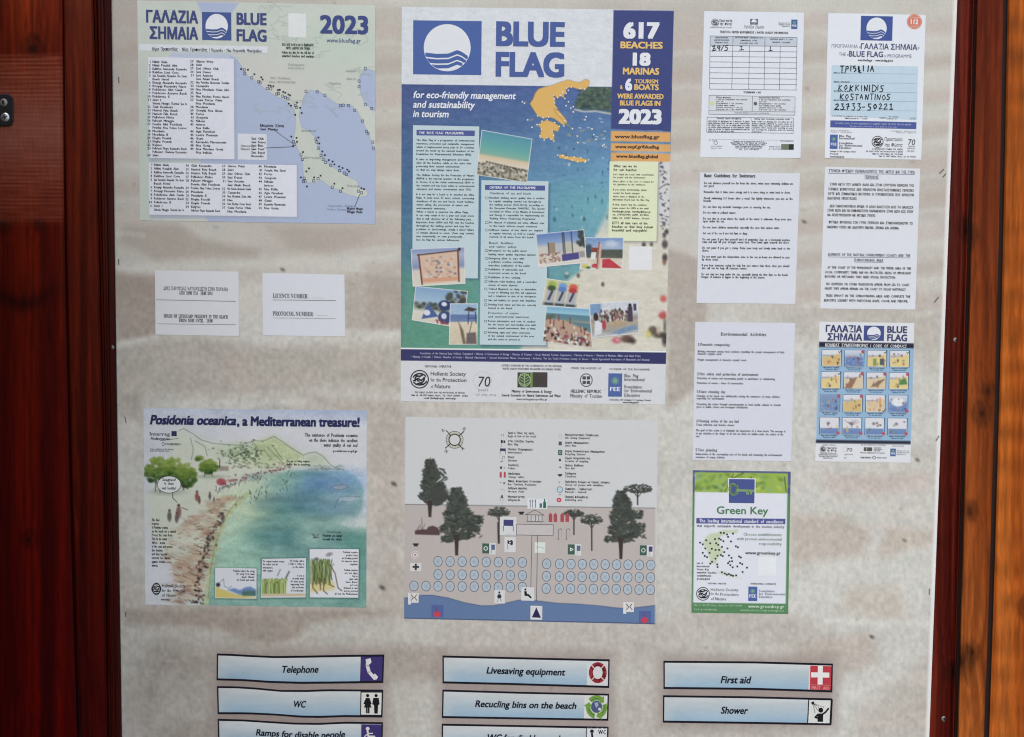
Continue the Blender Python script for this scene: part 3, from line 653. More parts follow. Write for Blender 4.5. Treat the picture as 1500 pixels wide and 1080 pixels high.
# ================================================================== 2 main poster
crop(0, 0, 1)
S = Sheet('campaign_poster', "largest poster, blue sea with an orange country map, snapshots and BLUE FLAG heading", "poster",
          [(588.6, 10), (987, 15)], [(587, 588), (974, 593)], (204, 210, 222), cell=1.0, mat=M_GLOSS, seed=nxt(), curl=.001)
A = S.art
sea = [(588, 123), (900, 127), (980, 236), (980, 516), (587, 512)]
crop(580, 0, 3.483)
A2 = A.c.copy()
t = np.clip((A.Y - 125) / 390, 0, 1)[..., None]; h = np.clip((A.X - 588) / 300, 0, 1)[..., None]
lf = np.where(t < .5, np.array((62, 80, 140)) * (1 - t * 2) + np.array((66, 112, 150)) * t * 2, np.array((66, 112, 150)) * (2 - t * 2) + np.array((88, 144, 130)) * (t * 2 - 1))
rt = np.where(t < .35, np.array((68, 96, 158)) * (1 - t / .35) + np.array((98, 152, 188)) * t / .35, np.array((98, 152, 188)) * (1 - (t - .35) / .65) + np.array((112, 176, 168)) * (t - .35) / .65)
seac = lf * (1 - h) + rt * h + ((fbm(A.X, A.Y, 30, 8, 5) - .5) * 16)[..., None]
S2a = A.c; A.c = seac; crop()
SAND = (204, 201, 190)
A.poly([(900, 275), (888, 312), (876, 338), (862, 372), (852, 396), (830, 412), (796, 424), (760, 520), (990, 520), (990, 230), (930, 225)], SAND, 3)
A.poly([(905, 225), (990, 225), (990, 330), (962, 330), (893, 300)], (200, 202, 212), 6, .8)
m_ = (fbm(A.X, A.Y, 22, 10, 8) - .5)[..., None] * 22 * (A.X[..., None] > 800) * (A.Y[..., None] > 400); A.c = A.c + m_
A.poly([(588, 400), (704, 400), (704, 512), (588, 512)], (86, 150, 128), 14, .7)
A.ell(865, 300, 60, 25, (104, 172, 180), 20, .6)
crop(580, 0, 3.483)
A.poly([(905, 545), (925, 500), (950, 470), (985, 445), (1040, 440), (1100, 445), (1100, 572), (1010, 560), (960, 556)], (62, 82, 78), 2.5)
for k in range(160):
    A.ell(random.uniform(930, 1098), random.uniform(452, 560), random.uniform(4, 11), random.uniform(3, 8), random.choice([(80, 104, 84), (44, 60, 62), (96, 116, 96)]), .6, .6)
A.line([(915, 560), (960, 570), (1020, 568), (1100, 582)], 9, (190, 188, 176), .8)
crop()
top = (A.Y < 123.5 + (A.X - 588) * .0135)[..., None]; A.c = np.where(top, np.array((205, 211, 222)), A.c)
crop(780, 320, 7.143)
for cx, cy, rr, c_ in ((232, 10, 16, (40, 90, 100)), (540, 8, 14, (40, 80, 90)), (360, 590, 30, (70, 110, 110)), (480, 600, 16, (70, 60, 50)), (735, 690, 14, (40, 36, 34)), (1165, 275, 22, (50, 46, 50)), (1245, 270, 16, (50, 46, 50)), (1376, 60, 14, (40, 40, 50)), (1405, 140, 20, (44, 40, 50)), (1380, 180, 18, (50, 46, 56)), (1385, 270, 34, (70, 60, 70)), (1385, 410, 30, (50, 44, 46)), (1380, 460, 22, (130, 80, 64))):
    A.ell(cx, cy, rr * .9, rr * 1.3, c_, 1.2, .85)
A.ell(360, 575, 20, 16, (190, 200, 200), 1, .9)
crop(780, 400, 7.143)
for cx, cy, rx, ry, c_ in ((1370, 270, 34, 36, (196, 84, 84)), (1360, 440, 40, 44, (178, 60, 64)), (1330, 400, 30, 18, (200, 190, 190)), (1385, 560, 12, 60, (60, 54, 50)), (1260, 600, 46, 44, (84, 70, 60)), (1215, 640, 26, 36, (200, 190, 90)), (1330, 650, 70, 30, (60, 50, 44)), (1385, 700, 30, 60, (50, 44, 48)), (1320, 600, 20, 40, (190, 170, 160)), (880, 705, 44, 32, (190, 70, 90)), (890, 700, 16, 12, (220, 180, 190)), (990, 690, 66, 40, (84, 56, 50)), (1040, 715, 40, 30, (60, 44, 44)), (1015, 745, 18, 8, (200, 196, 190))):
    A.ell(cx, cy, rx, ry, c_, 1.6, .85)
crop(880, 180, 6)
for k in range(34): A.ell(random.uniform(520, 606), 345 + k * 19 + random.uniform(-9, 9), random.uniform(5, 16), random.uniform(3, 9), (50, 48, 60), .5, .8, random.uniform(-50, 50))
for x_, y_, in ((12, 690), (16, 440), (55, 830), (75, 350)): A.ell(x_, y_, 6, 16, (40, 80, 110), .6, .7)
A.c = A.c + ((vn(A.X, A.Y, 2.2, 1.8, 44) - .5) * 9 + (fbm(A.X, A.Y, 9, 4, 47) - .5) * 16)[..., None]
crop(580, 0, 3.483)
for k in range(46):
    x_, y_ = random.uniform(800, 1085), random.uniform(600, 1290)
    if x_ < 850 and y_ > 1100: continue
    A.ell(x_, y_, random.uniform(3, 6), random.uniform(3, 9), random.choice([(40, 80, 110), (50, 70, 80), (70, 120, 150), (190, 205, 215)]), .3, random.uniform(.4, .85))
for k in range(9): x_, y_ = random.uniform(900, 1090), random.uniform(590, 760); A.line([(x_, y_), (x_ + 12, y_ + 2)], 4, (214, 220, 226), .8)
# bands at the foot
crop()
def bandmask(y0, y1):
    yy = A.Y - (A.X - 588) * .0135; return ((yy > y0) & (yy < y1))[..., None]
A.c = np.where(bandmask(509.5, 512.5), np.array((222, 226, 232)), A.c)
A.c = np.where(bandmask(511.5, 528.5), np.array((48, 50, 104)), A.c)
A.c = np.where(bandmask(528.5, 700), np.array((204, 207, 217)), A.c)
crop(580, 0, 3.483)
A.poly([(1110, 52), (1420, 55), (1402, 672), (1097, 658)], (56, 66, 128), 0)
crop(880, 180, 6)
for a, b_ in ((72, 162), (178, 248), (262, 336)): A.poly([(90, a), (614, a + 12), (612, b_ + 8), (88, b_)], (218, 160, 92), 0)
for k in range(30): A.line([(random.uniform(300, 560), random.choice([68, 172, 252])), (random.uniform(420, 610), random.choice([72, 176, 256]))], 3, (206, 190, 190), .25)
# country map
crop(580, 0, 3.483)
OR = (218, 172, 92)
main = [(728, 455), (760, 444), (800, 436), (840, 420), (880, 408), (915, 420), (945, 420), (965, 405), (985, 412), (984, 436), (965, 458), (930, 455), (896, 444), (868, 452), (868, 476), (856, 484), (858, 500), (838, 490), (824, 502), (806, 486), (796, 478), (812, 506), (808, 530), (826, 556), (812, 566), (838, 588), (862, 618), (858, 642), (836, 626), (806, 604), (780, 598), (752, 604), (724, 592), (706, 566), (690, 540), (684, 530), (700, 506), (710, 478)]
pel = [(742, 622), (770, 614), (806, 626), (836, 646), (826, 672), (800, 664), (808, 690), (806, 722), (790, 712), (774, 700), (760, 712), (742, 702), (734, 694), (742, 664), (730, 640)]
crete = [(830, 792), (850, 788), (872, 800), (905, 800), (940, 806), (978, 816), (968, 826), (930, 828), (898, 820), (862, 810), (834, 806)]
evia = [(806, 556), (830, 566), (858, 598), (874, 622), (866, 634), (846, 606), (822, 584)]
for q in (main, pel, crete, evia):
    A.line(q + [q[0]], 5, (120, 96, 70), .6); A.poly(q, OR)
for x_, y_ in [(720, 640), (690, 612), (660, 526), (905, 570), (960, 610), (1000, 660), (925, 695), (900, 655), (980, 720), (1020, 712), (930, 730), (1056, 745), (1050, 690), (880, 640), (950, 668), (884, 690)]:
    A.ell(x_, y_, random.uniform(6, 11), random.uniform(3, 6), (170, 150, 110), .3, .8, random.uniform(-40, 40))
A.mottle(7, 4, 3, 9)
for q in (main, pel, crete):
    for i in range(0, len(q)):
        if q is main and i < 9: continue
        if random.random() < .8: S.disc(q[i][0] + random.uniform(-5, 5), q[i][1] + random.uniform(-4, 4), 3.6, None, (226, 228, 232), 2, 'map_marker', 7)
for x_, y_ in [(655, 527), (645, 520), (672, 612), (694, 650), (720, 636), (905, 572), (905, 545), (965, 612), (1000, 658), (900, 658), (925, 695), (928, 728), (1055, 745), (1022, 712), (880, 462), (850, 470), (940, 452), (880, 520), (868, 540), (892, 552), (970, 596), (1010, 688), (968, 822), (852, 794), (1062, 738)]:
    S.disc(x_, y_, 4, None, (226, 228, 235), 2, 'map_marker', 7)
# heading
flag_logo(S, 88, 104, 435, 384, 2, (64, 92, 165), (212, 217, 228)); 
S.T('BLUE', 510, 230, 116, w=352, b=.055, col=(66, 88, 158), res=4, part='headline_text'); S.T('FLAG', 508, 386, 116, w=352, b=.055, col=(66, 88, 158), res=4, part='headline_text')
for t, y_, w_ in (('for eco-friendly management', 500, 526), ('and sustainability', 549, 316), ('in tourism', 597, 182)):
    S.T(t, 86, y_, 34, w=w_, it=.2, b=.028, col=(224, 230, 244), res=2, part='headline_text')
YL = (226, 186, 106)
for t, cx, y_, h_, w_, c_ in (('617', 1252, 194, 76, 186, WHT), ('BEACHES', 1253, 247, 32, 216, YL), ('18', 1253, 333, 60, 92, WHT), ('MARINAS', 1250, 380, 32, 186, YL), ('&', 1150, 455, 20, 14, YL), ('6', 1187, 460, 56, 36, WHT), ('TOURISM', 1278, 426, 20, 120, YL), ('BOATS', 1278, 459, 27, 126, YL), ('WERE AWARDED', 1247, 504, 24, 238, YL), ('BLUE FLAGS IN', 1246, 539, 24, 208, YL), ('2023', 1245, 630, 68, 222, WHT)):
    S.T(t, cx, y_, h_, w=w_, al='c', b=.05 if h_ < 40 else .07, col=c_, res=3, part='headline_text')
crop(880, 180, 6)
for t, x_, y_, h_, w_ in (('www.blueflag.gr', 122, 134, 30, 400), ('www.eepf.gr/blueflag', 126, 222, 22, 390), ('www.blueflag.global', 134, 306, 22, 372)):
    S.T(t, x_, y_, h_, w=w_, b=.035, col=(58, 40, 52), part='web_address', res=2)
# text panels
PB = (181, 202, 214)
crop(590, 180, 6.355)
def qpanel(cor, col, name='text_panel', L=1):
    c = PP(cor)
    u = np.linspace(0, 1, max(3, int((c[1, 0] - c[0, 0]) / 8) + 2)); v = np.linspace(0, 1, max(3, int((c[3, 1] - c[0, 1]) / 8) + 2)); U_, V_ = np.meshgrid(u, v)
    X_ = (c[0, 0] * (1 - U_) + c[1, 0] * U_) * (1 - V_) + (c[3, 0] * (1 - U_) + c[2, 0] * U_) * V_
    Y_ = (c[0, 1] * (1 - U_) + c[1, 1] * U_) * (1 - V_) + (c[3, 1] * (1 - U_) + c[2, 1] * U_) * V_
    a, b_ = S.uv(X_, Y_); mk(name, S.world(a, b_, L).reshape(-1, 3), grid_faces(len(v), len(u)), ink(col), S.mat, S.root)
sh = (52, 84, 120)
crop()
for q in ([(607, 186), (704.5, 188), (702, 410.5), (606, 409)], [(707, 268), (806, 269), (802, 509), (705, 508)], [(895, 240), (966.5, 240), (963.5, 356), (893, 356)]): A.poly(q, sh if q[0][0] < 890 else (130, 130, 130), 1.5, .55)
qpanel([(605, 183.5), (702, 185.5), (700, 408), (604, 407)], PB); qpanel([(705.2, 264.2), (803.5, 265.8), (799.5, 506), (702.8, 505)], PB)
qpanel([(893, 236.5), (964, 237), (961.6, 353.6), (891, 352.5)], (214, 222, 190))
crop(590, 180, 6.355)
S.rect(128, 66, 670, 124, (72, 84, 152), 2, 'panel_heading'); S.T('THE ‘BLUE FLAG’ PROGRAMME', 150, 104, 19, w=422, b=.03, col=(216, 220, 236), L=4, part='panel_heading')
S.rect(765, 578, 1324, 632, (72, 84, 152), 2, 'panel_heading'); S.T('CRITERIA OF THE PROGRAMME', 806, 613, 19, w=438, b=.03, col=(216, 220, 236), L=4, part='panel_heading')
body = ['The Blue Flag is a programme of environmental', 'awareness, protection and sustainable management', 'which is implemented every year in 50 countries', 'around the world by the national members of the', 'Foundation for Environmental Education (FEE).', '', 'It aims at improving management and make', 'safer all the beaches, while at the same time', 'protecting their natural environment', 'so that we may always enjoy them.', '', 'The Hellenic Society for the Protection of Nature', '(HSPN) is the national operator of the programme', 'in Greece. It is the oldest environmental NGO in', 'the country and has been active in environmental', 'education and nature conservation since 1951.', '', 'It is not easy for a beach to be awarded the «Blue', 'Flag». It must meet 33 strict criteria, concerning', 'cleanliness of the sea and beach, beach facilities,', 'visitor safety, the protection of nature and', 'environmental awareness.', 'When a beach is awarded the «Blue Flag»,', 'it can only retain it for a year and must prove', 'that it still observes all of the following year.', 'Inspectors from HSPN and FEE visit the beaches', 'throughout the bathing period and may find', 'problems or shortcomings, usually a minor failure', 'of criteria allowed to occur. Users may contact', 'may temporarily, or even permanently,', 'lose its Flag for serious deficiencies.']
y_ = 168
for i, t in enumerate(body):
    if not t: y_ += 16; continue
    S.T(t, 126, y_, 13.5, b=.05 if i in (4, 11) else .025, col=(52, 56, 70), maxw=545, sx=1.03); y_ += 32.6
crit = [('h', 'Cleanliness of sea and beach'), ('c', 'Excellent bathing water quality that is verified'), ('', 'by regular sampling carried out throughout'), ('', 'the bathing season (15/5-15/10), according to'), ('', 'the European Directive 2006/7/EC. The Special'), ('', 'Secretariat for Water of the Ministry of Environment'), ('', 'and Energy is responsible for implementing the'), ('', '‘Bathing Water Monitoring Programme’.'), ('c', 'No disposal of industrial and urban effluents near'), ('', 'to the beach without proper treatment.'), ('c', 'Sufficient number of bins which are emptied'), ('', 'at regular intervals, as well as regular'), ('', 'removal of all waste from the beach.')]
y_ = 664
for k, t in crit:
    if k == 'h': S.T(t, 806, y_, 16, w=390, it=.15, col=(70, 84, 120)); y_ += 36; continue
    if k == 'c': y_ += 5; S.prect(768, y_ - 15, 796, y_ + 3, (60, 70, 90), 3, 'check_box', 3)
    S.T(t, 806, y_, 13.5, b=.02, col=(52, 56, 70), maxw=520, sx=1.03); y_ += 32.2
crop(700, 340, 6)
for y_, k, t in [(100, 'h', 'Beach facilities'), (133, 'h', 'and visitor safety'), (165, 'c', 'Information for the public about'), (198, '', 'bathing water quality, important systems.'), (233, 'c', 'Emergency plans to cope with'), (264, '', 'a pollution accident, including'), (296, '', 'immediate notification of the public.'), (331, 'c', 'Prohibition of automobile and'), (362, '', 'motorcycle access on the beach.'), (400, 'c', 'Prohibition of free camping.'), (437, 'c', 'Sufficient toilet facilities, with a controlled'), (468, '', 'system of waste disposal.'), (502, 'c', 'Trained lifeguards on duty, or immediate'), (533, '', 'access to lifesaving and first aid equipment'), (564, '', 'and a telephone in case of an emergency.'), (602, 'c', 'Safe and facilities for people with disabilities.'), (640, 'c', 'Drinking fresh water and bins are correctly'), (670, '', 'located in the beach.'), (716, 'h', 'Protection of nature'), (748, 'h', 'and environmental awareness'), (785, 'c', 'Posted information and code of conduct'), (815, '', 'for the beach and surrounding area with'), (846, '', 'sensitive natural environment, flora or fauna.'), (884, 'c', 'Informing signs and other awareness'), (914, '', 'of the natural environment of the area'), (945, '', 'and the need to protect it.')]:
    if k == 'h': S.T(t, 98 - y_ * .01, y_ + 4, 15, w=len(t) * 13.6, it=.15, col=(80, 92, 120)); continue
    if k == 'c': S.prect(66 - y_ * .012, y_ - 10, 86 - y_ * .012, y_ + 7, (60, 70, 90), 3, 'check_box', 3)
    S.T(t, 96 - y_ * .008, y_ + 5, 12.5, b=.025, col=(52, 56, 70), maxw=430, sx=1.03)
crop(880, 180, 6)
for y_, t, w_, b_ in [(390, 'What can we do', 208, .03), (422, 'for our beaches:', 208, .03), (460, 'Let’s enjoy the beach with consideration', 360, .01), (486, 'for people and the environment.', 286, .01), (522, 'Please adhere to the Code of Conduct for', 360, .01), (548, 'the guidelines by the swimmers.', 290, .01), (594, 'If you notice shortcomings, please', 300, .02), (624, 'contact the beach manager,', 240, .02), (654, 'whose name is displayed on the', 280, .02), (682, 'Information Board near the Blue Flag.', 326, .02), (726, 'If they cannot find the solutions,', 305, .02), (756, 'please contact the HSPN at the email:', 322, .02), (786, 'blueflag@eepf.gr, blueflag@hspn.gr', 340, .04), (814, 'tel. 210/3224944, 22/89, 3314563,', 326, .04), (844, 'Nikis 20, 10557 Athens, Greece', 330, .04)]:
    S.T(t, 112 - (y_ - 390) * .02, y_, 12 if b_ != .03 else 17, w=w_, b=b_, col=(58, 62, 60))
for y_, t, w_ in [(890, 'LET’S all take care of the', 316), (922, 'beaches so that they remain', 366), (954, 'beautiful and enjoyable!', 312)]: S.T(t, 100, y_, 17, w=w_, b=.03, col=(58, 64, 70))
crop(780, 320, 7.143); S.rect(1010, 292, 1248, 545, (216, 218, 226), 2, 'blank_patch')
# snapshots
def d_board(A, w_, h_):
    A.wash([(0, (120, 140, 190)), (h_ * .2, (160, 170, 200)), (h_ * .5, (120, 140, 180)), (h_ * .6, (200, 196, 190)), (h_, (206, 200, 190))])
    A.poly([(w_ * .14, h_ * .17), (w_ * .88, h_ * .1), (w_ * .88, h_ * .9), (w_ * .17, h_ * .95)], (204, 176, 158))
    for k in range(60): A.rect(*(lambda x, y: (x, y, x + 4, y + 3))(random.uniform(w_ * .2, w_ * .8), random.uniform(h_ * .2, h_ * .8)), random.choice([(200, 200, 205), (150, 130, 130), (90, 95, 120), (200, 140, 110), (190, 180, 150)]), a=.7)
    A.line([(w_ * .14, h_ * .16), (w_ * .18, h_ * .95)], 2.4, (110, 60, 50)); A.line([(w_ * .87, h_ * .08), (w_ * .88, h_ * .92)], 2.4, (110, 60, 50)); A.line([(w_ * .12, h_ * .17), (w_ * .9, h_ * .09)], 2, (90, 66, 66)); A.rect(w_ * .2, h_ * .8, w_ * .86, h_ * .9, (206, 150, 120)); A.ell(w_ * .9, h_ * .05, 2, 2, (30, 30, 40))
def d_flags(A, w_, h_):
    A.wash([(0, (120, 156, 200)), (h_ * .4, (150, 180, 208)), (h_ * .6, (140, 150, 140)), (h_ * .72, (206, 204, 196)), (h_, (200, 196, 188))])
    for k in range(40): A.ell(random.uniform(w_ * .62, w_), random.uniform(0, h_ * .42), 3, 2.4, random.choice([(70, 78, 70), (100, 100, 90), (60, 60, 58)]), .5, .8)
    for k in range(26): A.ell(random.uniform(0, w_ * .6), random.uniform(h_ * .45, h_ * .6), 3, 2.2, random.choice([(60, 72, 70), (90, 96, 86)]), .5, .8)
    A.poly([(w_ * .18, h_ * .92), (w_ * .26, h_ * .45), (w_ * .5, h_ * .78)], (66, 92, 156)); A.ell(w_ * .27, h_ * .72, 5, 4, (205, 210, 225)); A.ell(w_ * .6, h_ * .45, 10, 7, (44, 62, 110)); A.ell(w_ * .58, h_ * .42, 4, 3, (205, 210, 225)); A.ell(w_ * .62, h_ * .78, 10, 9, (50, 70, 124)); A.ell(w_ * .6, h_ * .75, 4, 4, (190, 200, 225))
    for k in range(12): A.ell(random.uniform(w_ * .45, w_ * .7), random.uniform(h_ * .86, h_ * .98), 1.2, 1.6, (170, 60, 60), 0, .8)
def d_tower(A, w_, h_):
    A.wash([(0, (140, 170, 206)), (h_ * .26, (150, 178, 210)), (h_ * .28, (86, 112, 166)), (h_ * .43, (100, 124, 172)), (h_ * .46, (206, 196, 176)), (h_, (196, 186, 166))])
    A.poly([(w_ * .5, h_ * .17), (w_ * .66, h_ * .08), (w_, h_ * .14), (w_ * .82, h_ * .2)], (70, 62, 62)); A.line([(w_ * .68, h_ * .2), (w_ * .66, h_ * .5)], 1.4, (54, 66, 110)); A.line([(w_ * .92, h_ * .2), (w_ * .95, h_ * .48)], 1.4, (54, 66, 110)); A.line([(w_ * .66, h_ * .36), (w_ * .94, h_ * .36)], 1.4, (54, 66, 120))
    A.poly([(w_ * .3, h_ * .42), (w_ * .5, h_ * .66), (w_ * .6, h_), (w_ * .5, h_), (w_ * .34, h_ * .5)], (110, 96, 80), .6); A.poly([(w_ * .62, h_ * .72), (w_ * .94, h_ * .7), (w_, h_), (w_ * .6, h_)], (104, 94, 96), .6); A.line([(w_ * .8, h_ * .44), (w_ * .72, h_ * .7)], 1, (80, 70, 60)); A.mottle(4, 2, 12, 3)
def d_aerial(A, w_, h_):
    A.wash([(0, (74, 140, 168)), (h_ * .34, (92, 164, 164)), (h_ * .5, (120, 170, 156)), (h_ * .56, (205, 184, 156)), (h_ * .68, (208, 198, 184)), (h_ * .78, (190, 184, 176)), (h_, (150, 144, 130))])
    for k in range(150):
        x_ = random.uniform(0, w_); y_ = random.uniform(h_ * .72, h_); A.ell(x_, y_, random.uniform(1, 2.6), random.uniform(.8, 2), random.choice([(70, 66, 60), (90, 92, 70), (120, 116, 96), (206, 200, 190)]), .3, .8)
    for k in range(14): A.ell(w_ * (.18 + k * .058), h_ * (.68 + k * .004), 1.7, 1.3, (84, 74, 66), .3)
def d_panels(A, w_, h_):
    A.wash([(0, (84, 118, 184)), (h_ * .3, (130, 156, 200)), (h_ * .42, (190, 190, 186)), (h_ * .75, (200, 190, 180)), (h_, (206, 202, 196))])
    for k in range(20): A.ell(random.uniform(w_ * .85, w_), random.uniform(0, h_ * .5), 3, 3, (54, 66, 64), .6, .8)
    A.rect(w_ * .25, h_ * .3, w_ * .38, h_ * .62, (150, 130, 110)); A.rect(w_ * .4, h_ * .36, w_ * .54, h_ * .62, (170, 176, 190)); A.rect(w_ * .58, h_ * .32, w_ * .72, h_ * .62, (180, 180, 166))
    for x_ in (.24, .545, .575, .73): A.line([(w_ * x_, h_ * .02 if x_ > .5 else h_ * .3), (w_ * x_, h_ * .66)], 1.3, (50, 46, 60))
    A.poly([(w_ * .5, h_ * .68), (w_ * .85, h_ * .66), (w_ * .85, h_ * .86), (w_ * .5, h_ * .9)], (72, 68, 136))
    for k in range(60): A.ell(random.uniform(w_ * .06, w_ * .48), random.uniform(h_ * .62, h_ * .92), 1.4, 1, random.choice([(140, 84, 74), (200, 190, 180), (120, 90, 80)]), .2, .8)
    A.rect(w_ * .86, h_ * .64, w_ * .97, h_ * .82, (150, 146, 140)); A.line([(0, h_ * .93), (w_, h_ * .88)], 2, (210, 208, 206))
def d_guard(A, w_, h_):
    A.wash([(0, (106, 140, 196)), (h_ * .35, (150, 170, 204)), (h_ * .4, (76, 84, 80)), (h_ * .62, (84, 88, 78)), (h_ * .66, (200, 190, 176)), (h_, (206, 200, 190))])
    A.ell(w_ * .7, h_ * .2, 9, 5, (190, 200, 220), 2, .8); A.ell(w_ * .12, h_ * .4, 6, 9, (60, 80, 100), 1); A.rect(w_ * .22, h_ * .32, w_ * .4, h_ * .45, (130, 60, 56)); A.rect(w_ * .22, h_ * .46, w_ * .34, h_ * .68, (214, 214, 214)); A.rect(w_ * .37, h_ * .2, w_ * .46, h_, (200, 160, 150)); A.line([(w_ * .38, h_ * .15), (w_ * .4, h_)], 1.2, (110, 70, 60))
    A.poly([(w_ * .5, h_ * .68), (w_ * .68, h_ * .66), (w_ * .98, h_ * .95), (w_ * .52, h_ * .94)], (190, 54, 70)); A.ell(w_ * .12, h_ * .9, 4, 3, (200, 190, 90)); A.ell(w_ * .2, h_ * .94, 3, 2, (70, 110, 80)); A.ell(w_ * .34, h_ * .88, 4, 3, (180, 60, 70)); A.mottle(4, 3, 12, 6)
def d_bins(A, w_, h_):
    A.wash([(0, (186, 190, 140)), (h_ * .3, (196, 190, 160)), (h_ * .8, (200, 190, 170)), (h_, (110, 110, 100))])
    for x_, c_, c2 in ((.2, (150, 174, 80), (64, 84, 54)), (.5, (110, 150, 210), (84, 120, 190)), (.8, (210, 84, 80), (180, 54, 54))):
        A.rect(w_ * (x_ - .12), h_ * .35, w_ * (x_ + .12), h_ * .92, (164, 170, 182)); A.ell(w_ * x_, h_ * .2, 6, 5, c_, .5); A.ell(w_ * x_, h_ * .33, 6, 4, c2, .5); A.line([(w_ * (x_ - .03), h_ * .75), (w_ * (x_ + .03), h_ * .45)], 3.4, (72, 64, 84)); A.rect(w_ * (x_ - .12), h_ * .88, w_ * (x_ + .12), h_, (60, 76, 84))
def d_crowd(A, w_, h_):
    A.wash([(0, (104, 160, 200)), (h_ * .18, (140, 190, 212)), (h_ * .2, (80, 124, 150)), (h_ * .34, (96, 130, 140)), (h_ * .36, (180, 150, 132)), (h_, (168, 142, 128))]); A.poly([(w_ * .45, h_ * .36), (w_, h_ * .38), (w_, h_ * .62)], (84, 124, 136), 1)
    A.poly([(0, h_ * .26), (w_ * .2, h_ * .2), (w_ * .22, h_ * .3), (0, h_ * .4)], (90, 100, 84), 1)
    for k in range(170):
        u = random.random(); x_ = w_ * random.uniform(0, .95); y_ = h_ * (.5 + .48 * random.random())
        if y_ < h_ * (.55 + .3 * x_ / w_) and random.random() < .8: continue
        A.ell(x_, y_, random.uniform(.9, 2.2), random.uniform(.9, 2.4), random.choice([(214, 210, 210), (60, 48, 50), (160, 60, 66), (200, 160, 140), (70, 70, 100), (44, 36, 36), (220, 216, 216)]), .2, .9)
    for x_, y_ in ((.3, .3), (.4, .45), (.55, .35), (.12, .4), (.2, .45), (.78, .55), (.85, .6)): A.line([(w_ * x_, h_ * y_ - 4), (w_ * x_, h_ * y_ + 4)], 1.6, (120, 70, 60))
def d_clean(A, w_, h_):
    A.wash([(0, (190, 196, 214)), (h_ * .3, (200, 204, 214)), (h_ * .5, (150, 140, 140)), (h_ * .6, (170, 156, 140)), (h_ * .85, (150, 150, 150)), (h_, (186, 190, 200))]); A.poly([(0, 0), (w_ * .24, 0), (w_ * .24, h_ * .3), (0, h_ * .36)], (112, 146, 190), 1)
    for k in range(120): A.ell(random.uniform(w_ * .2, w_ * .8), random.uniform(h_ * .24, h_ * .55), 1.3, 2.2, random.choice([(60, 56, 60), (150, 84, 84), (214, 214, 216), (90, 100, 70), (50, 44, 52)]), .2, .85)
    A.rect(w_ * .78, h_ * .18, w_ * .88, h_ * .62, (66, 60, 84)); A.ell(w_ * .83, h_ * .14, 2.4, 3, (44, 36, 40)); A.rect(w_ * .9, h_ * .1, w_ * .96, h_ * .3, (60, 60, 84)); A.poly([(w_ * .06, h_ * .95), (w_ * .1, h_ * .45), (w_ * .24, h_ * .6), (w_ * .22, h_ * .9)], (206, 208, 220)); A.ell(w_ * .12, h_ * .4, 3.6, 6, (50, 40, 44)); A.ell(w_ * .28, h_ * .66, 3, 7, (176, 60, 84)); A.ell(w_ * .55, h_ * .65, 13, 4, (176, 150, 120), 1, .7); A.poly([(w_ * .4, h_ * .9), (w_ * .9, h_ * .72), (w_ * .98, h_ * .84), (w_ * .6, h_ * .97)], (110, 140, 176), 1); A.mottle(3, 3, 14, 4)
crop(590, 180, 6.355); pic(S, [(735, 65), (1207, 150), (1155, 560), (682, 485)], d_aerial, 3)
crop(590, 340, 6)
pic(S, [(112, 475), (572, 520), (535, 850), (80, 775)], d_flags, 3); pic(S, [(70, 150), (545, 130), (550, 455), (88, 480)], d_board, 5); pic(S, [(415, 628), (660, 628), (655, 990), (405, 990)], d_tower, 5)
crop(780, 320, 7.143)
pic(S, [(552, 198), (955, 200), (945, 540), (490, 535)], d_guard, 3); pic(S, [(35, 165), (540, 115), (570, 465), (60, 515)], d_panels, 5)
crop(780, 400, 7.143)
pic(S, [(145, 55), (512, 112), (465, 368), (92, 338)], d_bins, 3); pic(S, [(145, 345), (600, 372), (630, 785), (105, 720)], d_crowd, 5); pic(S, [(592, 322), (1105, 285), (1115, 635), (618, 680)], d_clean, 7)
# foot
crop(580, 505, 7.143)
S.T('Committees of the National Jury: Hellenic Coastguard • Ministry of Environment & Energy • Ministry of Tourism • Greek National Tourism Organisation • Ministry of Interior • Ministry of Maritime Affairs and Island Policy', 250, 100, 17, w=2370, b=.01, col=(176, 180, 214), L=3)
S.T('• Ministry of Health • Hellenic Chamber of Hotels • National Observatory • General Directorate Marine Conservancy • Archelon, The Sea Turtle Protection Society of Greece • Greek Agricultural Association of Naturalists and Nautical', 155, 137, 17, w=2560, b=.01, col=(176, 180, 214), L=3)
def quick(t, x, y, h, w_, **k): S.T(t, x, y, h, w=w_, **k)
G = (52, 54, 62)
quick('NATIONAL OPERATOR', 302, 238, 20, 286, f='i', col=G)
society_logo(S, 247, 362, 92)
quick('Hellenic Society', 362, 322, 40, 378, it=.08, col=G, b=.01, res=2); quick('for the', 362, 386, 30, 110, col=G); quick('Protection', 488, 388, 40, 255, it=.08, col=G, b=.012, res=2); quick('of', 362, 452, 24, 24, col=G, it=.2); quick('Nature', 405, 455, 42, 168, it=.08, col=G, b=.012, res=2)
quick('THE OLDEST SOCIETY FOR THE PROTECTION OF NATURE', 195, 507, 14, 540, b=.03, col=G); quick('Nikis 20, GR-10557 Athens, Greece  Tel. +30210 3224944  3314563', 162, 537, 14, 610, b=.04, col=BLK); quick('e-mail: blueflag@eepf.gr, www.eepf.gr', 292, 567, 14, 345, b=.04, col=BLK)
S.T('70', 855, 438, 104, w=130, it=.12, col=G, res=3); quick('years', 858, 486, 22, 112, col=(150, 150, 160)); quick('and going strong', 836, 532, 18, 218, col=(160, 160, 170)); 
